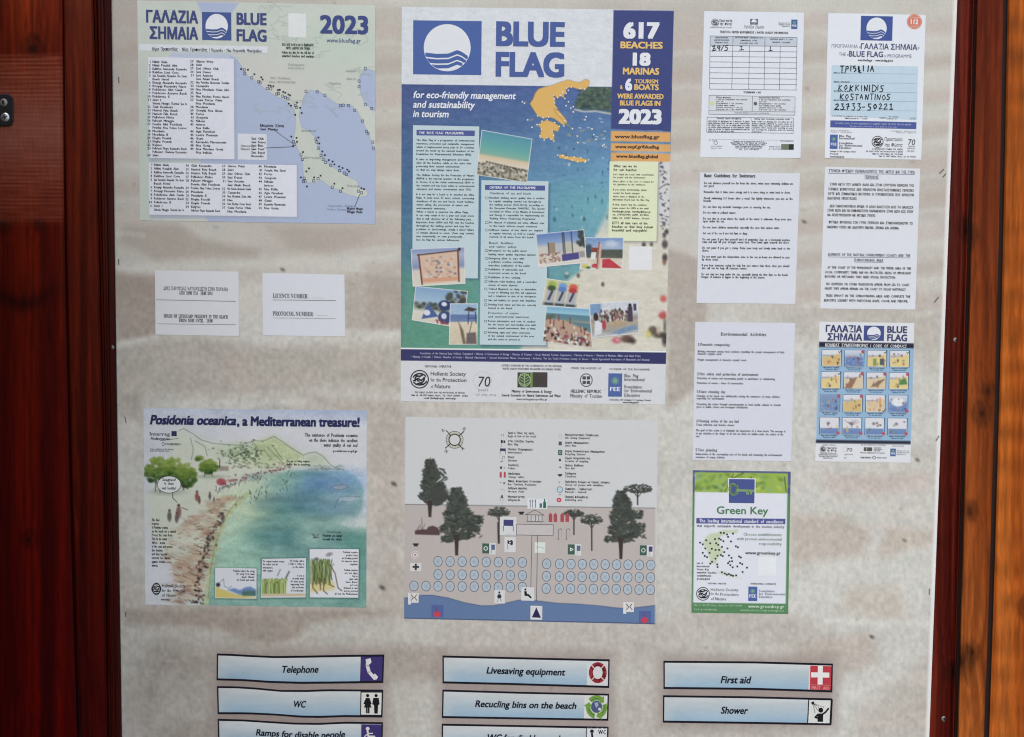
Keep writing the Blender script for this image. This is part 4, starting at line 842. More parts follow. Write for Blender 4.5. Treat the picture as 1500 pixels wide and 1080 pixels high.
for a_ in range(0, 360, 12): S.disc(905 + (92 + 8 * (a_ // 12 % 2)) * math.cos(R(a_)), 375 + (92 + 8 * (a_ // 12 % 2)) * math.sin(R(a_)), 7, 4, (178, 182, 194), 3, 'line_art', 6)
quick('ACTIVELY SUPPORTED BY THE COORDINATOR OF THE NATIONAL', 1105, 228, 17, 650, col=G, b=.01); quick('WATER QUALITY MONITORING PROGRAMME FOR BATHING WATERS', 1118, 262, 17, 625, col=G, b=.01)
S.rect(1272, 290, 1430, 450, (64, 72, 60), 2, 'logo'); S.rect(1405, 290, 1430, 450, (108, 140, 76), 3, 'logo'); S.rect(1432, 288, 1584, 448, (70, 62, 66), 2, 'logo')
S.ring(1345, 370, 60, 66, 8, (170, 200, 150), 4, 'logo'); S.stroke([(1345, 305), (1345, 440)], 6, (170, 200, 150), 4, 'logo')
for k in (-1, 1):
    for q in (320, 350, 380, 410): S.stroke([(1345, q + 16), (1345 + k * 44, q - 12)], 6, (170, 200, 150), 4, 'logo')
quick('MINISTRY OF', 1450, 348, 17, 90, col=(110, 100, 96)); quick('ENVIRONMENT', 1450, 382, 17, 110, col=(110, 100, 96)); quick('& ENERGY', 1450, 416, 17, 70, col=(110, 100, 96))
quick('Ministry of Environment & Energy', 1212, 500, 22, 428, b=.045, col=BLK); quick('General Secretariat for Natural Environment and Water', 1105, 541, 22, 638, b=.04, col=BLK); quick('www.bathingwaterprofiles.gr', 1260, 580, 18, 330, col=G)
crop(780, 505, 7.143)
quick('UNDER THE AUSPICES OF', 402, 255, 17, 322, col=G); S.ring(563, 372, 62, 66, 9, (70, 72, 90), 3, 'logo', 24)
for a in (-1, 1):
    for b_ in (-1, 1): S.rect(563 + a * 22 - 17, 372 + b_ * 24 - 17, 563 + a * 22 + 17, 372 + b_ * 24 + 17, (70, 72, 90), 3, 'logo')
quick('HELLENIC REPUBLIC', 400, 502, 27, 328, b=.03, col=(50, 52, 66)); quick('Ministry of Tourism', 396, 553, 30, 340, col=(70, 72, 90))
quick('FOUNDER OF THE PROGRAMME', 808, 266, 17, 428, col=(80, 84, 110)); fee_logo(S, 795, 300, 935, 545)
for t, y_, w_ in (('Blue Flag', 342, 150), ('International', 380, 215), ('Foundation', 458, 190), ('for Environmental', 498, 292), ('Education', 545, 165)): quick(t, 962, y_, 28, w_, col=(84, 92, 130), b=.005)
quick('Postal address: FEE Scandiagade 13, Copenhagen, Denmark', 808, 584, 13, 442, b=.03, col=BLK); quick('www.blueflag.global', 944, 612, 14, 170, b=.05, col=BLK)
S.finish()

# ================================================================== 3 + 4 top right forms
crop(1010, 0, 4.167)
S = Sheet('water_quality_form', "white form with an empty ruled table and handwriting in its first row", "form",
          [(90, 68), (700, 78)], [(65, 960), (678, 966)], (213, 219, 234), seed=nxt())
G = (78, 80, 92)
society_logo(S, 156, 138, 22, 3, (96, 98, 108)); S.T('Προστασία', 183, 133, 11, w=78, col=G, b=.02); S.T('της Φύσης', 183, 153, 11, w=76, col=G, b=.02, it=.15); S.T('ΕΛΛΗΝΙΚΗ ΕΤΑΙΡΙΑ ΠΡΟΣΤΑΣΙΑΣ ΤΗΣ ΦΥΣΗΣ', 127, 170, 5, w=130, col=G)
flag_logo(S, 371, 116, 417, 151, 2, (84, 96, 124), part='logo'); S.T('Γαλάζια Σημαία', 333, 172, 13, w=120, col=(110, 112, 124), it=.1)
fee_logo(S, 622, 120, 658, 178); S.TL(['Ίδρυμα για την', 'Περιβαλλοντική', 'Εκπαίδευση'], 614, 144, 10, 5, al='r', col=G)
S.T('ΠΟΙΟΤΗΤΑ ΝΕΡΩΝ ΚΟΛΥΜΒΗΣΗΣ / WATER QUALITY INFORMATION', 188, 202, 11, w=412, b=.045, col=(40, 42, 50))
S.poly([(126, 220), (657, 230), (655, 282), (124, 276)], (186, 196, 214), 1, 'table_heading')
for x0, x1 in ((126, 122), (266, 258), (461, 455), (657, 650)): S.stroke([(x0, 220 + (x0 - 126) * .018), (x1, 543 + (x0 - 126) * .012)], 2.4, (84, 88, 104), 3, 'table_lines')
for x0, x1 in ((366, 361), (554, 549)): S.stroke([(x0, 283), (x1, 547)], 2.4, (84, 88, 104), 3, 'table_lines')
S.stroke([(126, 220), (657, 230)], 2.4, (84, 88, 104), 3, 'table_lines')
for k in range(9): y_ = 278 + k * 33.3; S.stroke([(125, y_), (655, y_ + 6)], 2.2, (84, 88, 104), 3, 'table_lines')
for t, x_, y_, w_ in (('ΗΜΕΡΟΜΗΝΙΑ', 196, 234, 76), ('ΔΕΙΓΜΑΤΟΛΗΨΙΑΣ', 196, 249, 90), ('SAMPLING DATE', 196, 264, 80), ('ΕΝΤΕΡΟΚΟΚΚΟΙ / ENTEROCOCCI', 362, 234, 166), ('(αποδεκτά <100)', 362, 251, 100), ('Acceptable limit <100', 362, 267, 110), ('ΕΣΕΡΙΧΙΑ ΚΟΛΙ / E. COLI', 560, 244, 138), ('Αποδεκτά / Acceptable', 560, 262, 110)):
    S.T(t, x_, y_, 6, w=w_, al='c', col=(70, 74, 90), b=.02)
HW = (24, 24, 34)
def hand(strokes, x, y, k, wd, part='handwriting'):
    for st in strokes: S.stroke([(x + a * k, y + b_ * k) for a, b_ in st], wd, HW, 6, part)
hand([[(0, 5), (18, -2), (2, 32), (24, 24)], [(8, 16), (20, 16)], [(40, 2), (30, 8), (38, 16), (50, 8), (46, 0), (44, 30)], [(72, -4), (54, 28)], [(98, -4), (84, -2), (82, 8), (94, 12), (92, 26), (76, 28)]], 138, 280, 1.0, 4.2)
hand([[(2, 2), (18, 0)], [(10, 0), (10, 22)], [(-2, 24), (24, 21)]], 306, 282, 1, 3.8); hand([[(10, 0), (10, 24)], [(0, 28), (22, 26)]], 484, 282, 1, 4)
S.T('ΥΠΟΜΝΗΜΑ / KEY', 383, 570, 9, w=108, al='c', b=.04, col=(44, 44, 52))
S.poly([(120, 582), (645, 592), (643, 704), (118, 698)], (204, 209, 222), 1, 'key_box'); S.stroke([(120, 582), (645, 592), (643, 704), (118, 698), (120, 582)], 2.2, (84, 88, 104), 3, 'table_lines'); S.stroke([(385, 587), (383, 680)], 2, (84, 88, 104), 3, 'table_lines'); S.stroke([(120, 676), (645, 684)], 2, (84, 88, 104), 3, 'table_lines')
S.disc(138, 631, 12, None, (206, 212, 140), 3, 'key_symbol', 12); S.disc(402, 633, 11, None, (92, 92, 100), 3, 'key_symbol', 12)
for x_, y0_, ls in ((162, 598, ['Έξοχη ποιότητα', 'Η τιμή των Εντεροκόκκων είναι μικρότερη', 'των 100', 'Εντερόκοκκοι < 100 cfu/100ml', 'Excellent water quality', 'Intestinal enterococci < 100 cfu', 'Escherichia coli < 250 cfu/100ml']), (424, 600, ['Ακατάλληλη ποιότητα', 'Η τιμή των Εντεροκόκκων είναι μεγαλύτερη', 'των 250', 'Εντερόκοκκοι > 100 cfu/100ml', 'Poor bathing water quality', 'Intestinal enterococci > 100', 'Escherichia coli > 250 cfu/100ml'])):
    for i, t in enumerate(ls): S.T(t, x_, y0_ + i * 12.2, 6.2, b=.04 if i in (0, 4) else .01, col=G, sx=1.0, maxw=190)
S.T('Για περισσότερες πληροφορίες / For more information: www.bathingwaterprofiles.gr', 382, 693, 5.5, w=210, al='c', col=G)
S.stroke([(108, 716), (636, 721), (633, 814), (105, 808), (108, 716)], 2.2, (84, 88, 104), 3, 'table_lines'); S.stroke([(376, 718), (376, 740)], 2, (84, 88, 104), 3, 'table_lines')
S.T('Ποιότητα νερών κολύμβησης', 242, 728, 7, al='c', b=.04, col=G, w=150); S.T('Bathing water monitoring programme details', 505, 731, 7, al='c', b=.04, col=G, w=215)
fill = 'Τα νερά της ακτής παρακολουθούνται από το πρόγραμμα ποιότητας των υδάτων κολύμβησης της χώρας σύμφωνα με την οδηγία'.split()
fille = 'Bathing waters are monitored regularly under the national programme according to directive and results are published during the season every year'.split()
for i in range(6):
    random.shuffle(fill); random.shuffle(fille); S.T(' '.join(fill)[:52], 114, 743 + i * 12.4, 6.6, w=252 if i < 5 else 160, col=(60, 62, 72), b=.03); S.T(' '.join(fille)[:48], 380, 746 + i * 12.4, 6.6, w=248 if i < 5 else 60, col=(60, 62, 72), b=.03)
S.T('© 2023', 118, 862, 8, col=(150, 152, 165)); S.ring(160, 872, 11, 11, 3, (130, 132, 150), 3, 'emblem', 12); S.T('ΕΛΛΗΝΙΚΗ ΔΗΜΟΚΡΑΤΙΑ', 125, 896, 5, w=76, col=(130, 132, 150)); S.T('Υπουργείο Υγείας', 130, 908, 5, w=66, col=(130, 132, 150))
for i, t in enumerate(['Πληροφορίες από την Ελληνική Εταιρία Προστασίας της', 'Φύσης Νίκης 20, 10557 Αθήνα τηλ. 210 3224944', 'Εθνικός χειριστής του προγράμματος, Αθήνα', 'e-mail: blueflag@eepf.gr www.blueflag.gr', 'Information from the national operator', 'tel. 210 3314563']): S.T(t, 362, 868 + i * 9.6, 6, al='c', w=(190, 220, 200, 170, 160, 120)[i], col=G, b=.02)
S.T('ΥΠΟΥΡΓΕΙΟ ΠΕΡΙΒΑΛΛΟΝΤΟΣ', 635, 866, 5, al='r', w=80, col=G); S.T('ΕΝΕΡΓΕΙΑΣ', 556, 900, 5, al='r', w=70, col=G); S.T('& ΥΔΑΤΩΝ', 556, 914, 5, al='r', w=72, col=G)
S.stroke([(122, 850), (634, 858)], 1.2, (150, 154, 168), 3, 'table_lines')
S.rect(560, 880, 606, 915, (110, 118, 100), 3, 'logo'); S.rect(606, 880, 636, 915, (46, 50, 50), 3, 'logo')
S.finish()

S = Sheet('control_point_form', "white form with blue wave logo, orange 112 badge and handwriting on pale blue lines", "form",
          [(847, 80), (1442, 92)], [(825, 965), (1415, 976)], (216, 221, 235), seed=nxt())
flag_logo(S, 1047, 97, 1237, 250, 2, (62, 84, 158), rr=.325)
S.disc(1373, 133, 46, None, (212, 118, 96), 2, 'emergency_badge', 28); S.ring(1373, 133, 41, 41, 2.4, (232, 180, 160), 3, 'emergency_badge', 28); S.T('112', 1373, 148, 28, w=46, al='c', b=.045, col=(240, 236, 236), part='emergency_badge', res=2); S.T('ΕΥΡΩΠΗ', 1373, 114, 8, al='c', col=(236, 210, 200), part='emergency_badge'); S.T('ΚΛΗΣΗ', 1373, 168, 8, al='c', col=(236, 210, 200), part='emergency_badge')
C1 = (70, 80, 128)
S.T('ΠΡΟΓΡΑΜΜΑ «', 868, 291, 20, w=178, col=(120, 126, 160), res=2); S.T('ΓΑΛΑΖΙΑ ΣΗΜΑΙΑ', 1046, 299, 32, w=344, b=.025, col=C1, res=2); S.T('»', 1392, 299, 18, col=C1)
S.T('THE «', 912, 341, 20, w=60, col=(120, 126, 160), res=2); S.T('BLUE FLAG', 974, 345, 33, w=208, b=.025, col=C1, res=2); S.T('» PROGRAMME', 1188, 350, 20, w=168, col=(120, 126, 160), res=2)
S.T('www.blueflag.gr - www.blueflag.global', 1028, 373, 10, w=214, b=.05, col=(60, 64, 96))
S.poly([(868, 398), (1395, 406), (1388, 735), (860, 704)], (182, 205, 226), 1, 'form_field'); 
for t, y_ in (('ΑΚΤΗ / BEACH', 447), ('ΔΗΜΟΣ / MUNICIPALITY', 503), ('ΥΠΕΥΘΥΝΟΣ ΓΙΑ ΤΗΝ ΑΚΤΗ', 560), ('BEACH MANAGER', 615), ('ΤΗΛ. / PHONE', 672)):
    S.T(t, 880, y_, 6, col=(60, 66, 90), b=.03, maxw=100); S.stroke([(878, y_ + 1), (1390, y_ + 6)], 1.4, (132, 152, 180), 3, 'ruled_lines')
def glyph(ch):
    g = {'T': [[(0, 2), (24, 0)], [(11, 0), (10, 38)]], 'P': [[(3, 0), (2, 38)], [(3, 2), (18, 2), (20, 14), (4, 20)]], 'I': [[(3, 0), (2, 36)]], 'A': [[(0, 36), (10, 2), (20, 36)], [(3, 22), (18, 22)]], 'K': [[(2, 0), (2, 36)], [(20, 2), (3, 20), (20, 36)]], 'O': [[(10, 4), (1, 18), (8, 34), (20, 22), (14, 6), (8, 6)]],
         'N': [[(1, 36), (3, 4), (16, 34), (22, 2)]], 'D': [[(3, 0), (2, 40), (22, 34), (28, 14), (16, 0), (2, -2)]], 'S': [[(20, 2), (4, 2), (6, 16), (18, 22), (14, 36), (0, 36)]], '2': [[(2, 6), (12, 0), (18, 10), (2, 34), (24, 32)]], '3': [[(2, 2), (16, 0), (8, 14), (20, 22), (12, 38), (0, 34)]], '7': [[(0, 3), (18, 0), (6, 36)], [(2, 18), (18, 16)]],
         '-': [[(0, 18), (16, 17)]], '5': [[(20, 2), (4, 2), (6, 16), (18, 22), (14, 36), (0, 36)]], '0': [[(10, 4), (1, 18), (8, 34), (20, 22), (14, 6), (8, 6)]], '1': [[(2, 8), (10, 0), (10, 34)], [(0, 36), (22, 36)]], 'G': [[(0, 4), (16, 2)], [(6, 2), (4, 16), (16, 14), (18, 28), (6, 36)]], '#': [[(4, 0), (8, 36), (22, 40)], [(8, 2), (12, 34)], [(2, 12), (16, 30)]], 'L': [[(4, 0), (4, 36)]]}
    return g[ch]
def hwrite(t, x, y, k, sp, wd, dy=0):
    adv = [.5 if ch in 'I1' else 1.05 for ch in t]; f_ = len(t) / sum(adv); px_ = x
    for i, ch in enumerate(t):
        j = random.uniform(-2.5, 2.5); sc_ = k * random.uniform(.9, 1.08); sl_ = random.uniform(-.08, .14)
        hand([[(a - b_ * sl_ + random.uniform(-1.4, 1.4), b_ + random.uniform(-1.2, 1.2)) for a, b_ in st] for st in glyph(ch)], px_, y + i * dy + j, sc_, wd * random.uniform(.9, 1.2)); px_ += sp * adv[i] * f_
hwrite('TPIG#LIA', 922, 402, .98, 26.5, 5.6); hwrite('KOKKINIDIS', 912, 518, 1.0, 28.6, 4.8, .3); hwrite('KOSTANTINOS', 922, 574, .95, 28.6, 4.4, .2); hwrite('23733-50221', 890, 634, 1.05, 31.6, 5.2, -.2)
S.T('Για την πιστότητα της ενημέρωσης / for the accuracy of data', 868, 712, 6.5, w=220, col=(80, 86, 116)); S.T('Επικοινωνήστε / contact', 948, 726, 6.5, w=140, b=.02, col=(80, 90, 150)); S.T('ΗΜΕΡΑ', 1160, 724, 6.5, col=(80, 86, 116)); S.T('ΑΡ. ΑΔΕΙΑΣ', 1216, 716, 6, col=(80, 86, 116)); S.T('LICENCE NO', 1204, 729, 6, col=(80, 86, 116)); S.T('ΕΤΟΣ', 1348, 728, 7, col=(80, 86, 116))
S.poly([(860, 735), (1386, 747), (1384, 789), (859, 778)], (72, 88, 162), 2, 'blue_bar'); S.T('Ο πίνακας αυτός να είναι αναρτημένος σε εμφανές σημείο της ακτής όλη την περίοδο', 890, 757, 8, w=466, col=(190, 196, 226)); S.T('This notice must be posted where it can be clearly seen on the beach', 980, 775, 7, w=285, col=(190, 196, 226))
S.T('ΙΔΡΥΤΗΣ ΤΟΥ ΠΡΟΓΡΑΜΜΑΤΟΣ', 862, 800, 5, w=110, col=(130, 134, 150)); S.T('FOUNDER OF THE PROGRAMME', 862, 809, 5, w=130, col=(130, 134, 150)); S.T('ΕΘΝΙΚΟΣ ΧΕΙΡΙΣΤΗΣ', 1382, 806, 5, w=150, al='r', col=(130, 134, 150)); S.T('NATIONAL OPERATOR', 1382, 815, 5, w=120, al='r', col=(130, 134, 150))
fee_logo(S, 858, 822, 903, 910)
for i, t in enumerate(['Blue Flag', 'International', '', 'Foundation', 'for Environmental', 'Education']):
    if t: S.T(t, 914, 836 + i * 14.4, 10, b=.015, col=(64, 72, 100))
S.T('Scandiagade 13, 2450 Copenhagen, Denmark', 858, 928, 7, w=158, b=.03, col=G); S.T('Denmark', 858, 943, 7, w=52, b=.04, col=BLK); S.T('www.blueflag.global', 858, 961, 8, w=86, b=.05, col=BLK)
society_logo(S, 1148, 866, 34, 3); S.T('Προστασία', 1190, 860, 20, w=110, col=(52, 54, 60), it=.08, res=2); S.T('της Φύσης', 1188, 894, 20, w=112, col=(52, 54, 60), it=.12, res=2)
S.T('70', 1332, 886, 36, w=44, it=.1, col=(52, 54, 60), res=2); S.T('χρόνια', 1336, 898, 7, w=40, col=G); S.T('συνεχίζουμε', 1328, 910, 5, w=50, col=G); S.T('1951-2021', 1328, 928, 8, w=44, col=G)
for i, (t, w_, x_) in enumerate((('Η ΑΡΧΑΙΟΤΕΡΗ ΕΤΑΙΡΙΑ ΤΗΣ ΧΩΡΑΣ', 188, 1302), ('THE OLDEST SOCIETY FOR THE PROTECTION OF NATURE', 228, 1302), ('Νίκης 20, 10557 Αθήνα, τηλ. 210 3224944', 186, 1302), ('Nikis 20, 10557 Athens, Greece, tel. 210 3314563', 228, 1382))): S.T(t, x_, 917 + i * 15, 7, w=w_, al='r', b=.035, col=G)
S.finish()

# ================================================================== 5 swimmers, 6 elements
crop(1010, 240, 4.167)
S = Sheet('swimming_rules_sheet', "white sheet headed Basic Guidelines for Swimmers, below the ruled table form", "notice",
          [(64, 53), (675, 58)], [(43, 850), (645, 856)], (208, 212, 227), seed=nxt())
S.T('Basic Guidelines for Swimmers', 90, 82, 17, w=312, b=.035, col=(44, 46, 54), res=2, part='title_text')
for y_, t, w_ in [(124, 'Do not distance yourself too far from the shore, when your swimming abilities are', 545), (141, 'not good.', 62), (178, 'Remember that it takes more energy and it is more tiring to swim back to shore.', 530), (216, 'Avoid swimming 2-3 hours after a meal. Eat lightly whenever you are at the', 545), (232, 'beach.', 48), (269, 'Do not have any alcoholic beverages prior to entering the sea.', 412), (304, 'Do not swim in polluted waters.', 200), (341, 'Do not dive in areas where the depth of the water is unknown. Keep your eyes', 542), (357, 'open under the sea.', 132), (394, 'Do not leave children unattended, especially the ones that cannot swim.', 470), (430, 'Get out of the sea if you feel faint or dizzy.', 276), (467, 'Do not panic if you find yourself tired of swimming. Stay on a horizontal position,', 540), (483, 'relax and wait till your strength comes back. Then swim again towards the shore.', 534), (519, 'Do not panic if you get a cramp. Relax your body and slowly swim back to the', 541), (536, 'shore.', 42), (573, 'Do not swim past the demarcation zone in the sea as boats are allowed to pass', 540), (590, 'by these areas.', 100), (626, 'If you hear someone crying for help but you cannot help them, then you should', 540), (643, 'also call out for help till someone comes.', 278), (680, 'Do not stay too long under the sun, especially during the first days on the beach.', 535), (697, 'Danger of sunburn is higher in the beginning of the season.', 392)]:
    S.T(t, 89 - (y_ - 120) * .028, y_, 11, w=w_, b=.03, col=(46, 48, 58))
S.finish()
S = Sheet('protected_areas_sheet', "white sheet of spaced capital lettering with two blue underlined headings", "notice",
          [(827, 19), (1408, 30)], [(797, 884), (1378, 891)], (211, 215, 228), seed=nxt())
for x_, y_, t, w_ in [(1112, 56, 'ΣΤΟΙΧΕΙΑ ΦΥΣΙΚΟΥ ΠΕΡΙΒΑΛΛΟΝΤΟΣ ΤΗΣ ΑΚΤΗΣ ΚΑΙ ΤΗΣ ΓΥΡΩ', 524), (1112, 90, 'ΠΕΡΙΟΧΗΣ', 84), (1097, 566, 'ELEMENTS OF THE NATURAL ENVIRONMENT (COAST) AND THE', 500), (1094, 597, 'SURROUNDING AREA', 178)]:
    S.T(t, x_, y_, 14, w=w_, al='c', b=.012, col=(62, 70, 122), part='title_text'); S.stroke([(x_ - w_ / 2, y_ + 3), (x_ + w_ / 2, y_ + 3 + w_ * .012)], 2, (62, 70, 122), 4, 'underline')
for y_, t, x0, x1 in [(132, 'ΣΤΗΝ ΑΚΤΗ ΤΟΥ ΔΗΜΟΥ ΑΛΛΑ ΚΑΙ ΣΤΗΝ ΕΥΡΥΤΕΡΗ ΠΕΡΙΟΧΗ ΤΗΣ', 858, 1370), (162, 'ΤΟΠΙΚΗΣ ΚΟΙΝΟΤΗΤΑΣ ΔΕΝ ΥΠΑΡΧΟΥΝ ΠΡΟΣΤΑΤΕΥΟΜΕΝΕΣ ΠΕΡΙΟΧΕΣ', 846, 1370), (190, 'ΟΥΤΕ ΚΑΙ ΣΗΜΑΝΤΙΚΟΙ ΒΙΟΤΟΠΟΙ Ή ΥΓΡΟΒΙΟΤΟΠΟΙ ΠΟΥ ΧΡΗΖΟΥΝ', 845, 1368), (218, 'ΙΔΙΑΙΤΕΡΗΣ ΠΡΟΣΤΑΣΙΑΣ.', 842, 1024), (266, 'ΔΕΝ ΠΑΡΑΤΗΡΟΥΝΤΑΙ ΦΥΚΙΑ Ή ΑΛΛΗ ΒΛΑΣΤΗΣΗ ΑΠΟ ΤΗ ΘΑΛΑΣΣΑ', 855, 1366), (292, 'ΣΤΗΝ ΑΚΤΗ ΚΑΙ ΑΝ ΕΜΦΑΝΙΣΤΟΥΝ ΠΑΡΑΜΕΝΟΥΝ ΣΤΗΝ ΑΚΤΗ ΕΩΣ ΟΤΟΥ', 842, 1366), (320, 'ΝΑ ΑΠΟΣΥΝΤΕΘΟΥΝ ΜΕ ΦΥΣΙΚΟ ΤΡΟΠΟ.', 842, 1136), (364, 'ΦΥΤΙΚΑ ΦΥΟΝΤΑΙ ΣΤΗ ΓΥΡΩ ΠΕΡΙΟΧΗ ΚΑΙ ΣΥΜΠΛΗΡΩΝΟΥΝ ΤΟ', 850, 1362), (394, 'ΟΜΟΡΦΟ ΤΟΠΙΟ ΜΕ ΙΔΙΑΙΤΕΡΗ ΕΙΚΟΝΑ, ΧΡΩΜΑ ΚΑΙ ΑΡΩΜΑ.', 838, 1280), (640, 'AT THE COAST OF THE MUNICIPALITY AND THE WIDER AREA OF THE', 842, 1352), (669, 'LOCAL COMMUNITY, THERE ARE NO PROTECTED AREAS OF IMPORTANT', 828, 1352), (696, 'BIOTOPES OR WETLANDS THAT NEED SPECIAL PROTECTION.', 826, 1258), (741, 'NO SEAWEEDS OR OTHER VEGETATION APPEAR FROM SEA TO COAST.', 834, 1346), (769, 'MIGHT THEY APPEAR REMAIN ON THE COAST TO DECAY NATURALLY.', 826, 1322), (812, 'TREES SPROUT IN THE SURROUNDING AREA AND COMPLETE THE', 830, 1348), (841, 'BEAUTIFUL SCENERY WITH PARTICULAR SHAPE, COLOR AND PERFUME.', 822, 1334)]:
    S.T(t, x0, y_, 12.5, w=x1 - x0, b=.03, col=(40, 42, 54))
S.finish()

# ================================================================== 7 env activities, 8 code of conduct
crop(1000, 460, 4.167)
S = Sheet('activities_sheet', "white sheet headed Environmental Activities in serif type, above the green framed poster", "notice",
          [(77, 49), (687, 56)], [(60, 891), (662, 899)], (205, 209, 226), seed=nxt())
S.T('Environmental Activities', 232, 132, 15, w=278, f='s', b=-.004, col=(60, 62, 74), res=2, part='title_text')
for y_, t, w_, h_ in [(194, '1.Domestic composting', 196, 1), (234, 'Raising awareness among local residents regarding the proper management of their', 532, 0), (249, 'domestic organic waste', 148, 0), (285, 'Proper management of domestic organic waste', 300, 0), (374, '2.Fire safety and protection of environment', 376, 1), (398, 'Protection of nature and encouraging people to participate in volunteering', 478, 0), (427, 'Protection of nature - times of construction', 282, 0), (482, '3.Coast cleaning day', 176, 1), (506, 'Cleaning of the beach and additionally raising the awareness of young children', 510, 0), (521, 'regarding the environment.', 172, 0), (556, 'Promoting the action through announcements in local media, schools to schools,', 520, 0), (573, 'press to public release and newspaper distribution', 315, 0), (661, '4.Cleaning action of the sea bed', 262, 1), (682, 'Trash collection and beaches cleaner', 236, 0), (716, 'The goal of this action is to highlight the importance of a clean beach. The message is', 552, 0), (735, 'to pay attention to the things we do not see which are hidden under the surface of the', 538, 0), (752, 'sea.', 24, 0), (838, '5.Tree planting', 132, 1), (861, 'Reforestation of the surrounding area of the beach and enhancing the environmental', 534, 0), (880, 'awareness of young children.', 182, 0)]:
    S.T(t, 92 - (y_ - 190) * .02, y_, 13 if h_ else 10, w=w_, f='s', b=-.012 if h_ else 0.004, col=(64, 66, 78) if h_ else (50, 52, 64))
S.finish()

S = Sheet('code_of_conduct_poster', "small light blue poster with sixteen framed cartoon beach scenes in a grid", "poster",
          [(835, 47), (1415, 56)], [(808, 900), (1390, 909)], (213, 216, 226), cell=1.5, seed=nxt(), mat=M_PAPER)
A = S.art
A.poly([(832, 172), (1415, 183), (1395, 795), (812, 788)], (140, 176, 212), 0); A.poly([(832, 170), (1414, 180), (1412, 210), (831, 202)], (44, 42, 62)); A.poly([(813, 768), (1392, 776), (1391, 796), (812, 788)], (44, 44, 62))
DB = (60, 64, 112)
for t, x_, y_, w_ in (('ΓΑΛΑΖΙΑ', 1095, 113, 222), ('ΣΗΜΑΙΑ', 1095, 163, 212), ('BLUE', 1370, 116, 122), ('FLAG', 1370, 166, 122)): S.T(t, x_, y_, 39, w=w_, al='r', b=.045, col=DB, res=2, part='title_text')
flag_logo(S, 1107, 71, 1228, 165, 2, (66, 78, 140), rr=.34)
S.T('ΚΩΔΙΚΑΣ ΣΥΜΠΕΡΙΦΟΡΑΣ / CODE OF CONDUCT', 870, 200, 16, w=498, b=.03, col=(214, 214, 222), part='title_text')
def cartoon(k):
    r = random.Random(k)
    def f(A, w_, h_):
        sky = (208, 210, 222)
        if k in (1, 7, 8, 11): 
            A.wash([(0, (200, 205, 220)), (h_ * .3, (170, 185, 215)), (h_ * .45, (104, 132, 188)), (h_, (92, 124, 184))]) if k != 8 else A.wash([(0, (120, 146, 190)), (h_, (108, 138, 186))])
            if k in (11,): A.ell(w_ * .5, h_ * .4, w_ * .36, h_ * .26, (216, 220, 230), 1)
            for j in range(14): A.ell(r.uniform(0, w_), r.uniform(h_ * .4, h_), 1.2, .7, (170, 190, 215), .2, .7)
        elif k >= 12:
            A.wash([(0, sky), (h_ * .6, sky), (h_ * .66, (110, 136, 188)), (h_, (98, 128, 184))])
            for j in range(9): A.line([(w_ * .5, h_ * .45), (w_ * (.1 + .1 * j), h_ * r.uniform(.08, .3))], .8, (120, 90, 90), .6) if k == 13 else None
            A.ell(w_ * .45, h_ * .34, 3, 2.6, (120, 100, 104), .6, .8)
        else:
            A.wash([(0, sky), (h_ * .26, sky), (h_ * .34, (150, 158, 190)), (h_ * .44, (214, 196, 150)), (h_, (214, 192, 140))])
            A.poly([(0, h_ * .5), (w_ * .5, h_ * .35), (w_, h_ * .2), (w_, h_), (0, h_)], r.choice([(216, 196, 136), (206, 178, 122), (210, 190, 160)]), 1)
            if k == 7 - 0: pass
        cols = [(150, 84, 74), (70, 64, 84), (90, 130, 80), (200, 130, 90), (160, 110, 120), (60, 60, 70), (210, 170, 90)]
        for j in range(11 if k < 11 else 5):
            A.ell(r.uniform(w_ * .15, w_ * .9), r.uniform(h_ * .2, h_ * .9), r.uniform(.7, 2.2), r.uniform(.9, 3), r.choice(cols), .3, .75)
        if k == 7: pass
        if k == 6: A.poly([(w_ * .2, h_ * .9), (w_ * .6, h_ * .5), (w_ * .95, h_ * .4), (w_ * .6, h_ * .85)], (136, 112, 96), .6)
        if k == 5: A.poly([(0, h_), (w_ * .4, h_ * .4), (w_ * .7, h_ * .3), (w_ * .4, h_)], (150, 110, 90), .6)
        if k == 2: A.rect(w_ * .66, h_ * .5, w_ * .88, h_ * .9, (80, 96, 100)); A.rect(w_ * .3, h_ * .5, w_ * .48, h_ * .95, (124, 150, 96))
        if k == 10: A.rect(w_ * .7, h_ * .15, w_ * .8, h_ * .7, (210, 150, 90))
    return f
def cart_special(A, w_, h_):
    cartoon(4)(A, w_, h_); A.poly([(w_ * .45, h_ * .75), (w_ * .6, h_ * .45), (w_ * .85, h_ * .3), (w_ * .97, h_ * .7)], (84, 136, 84), .6)
rowy = [(218, 320), (352, 455), (490, 596), (630, 735)]
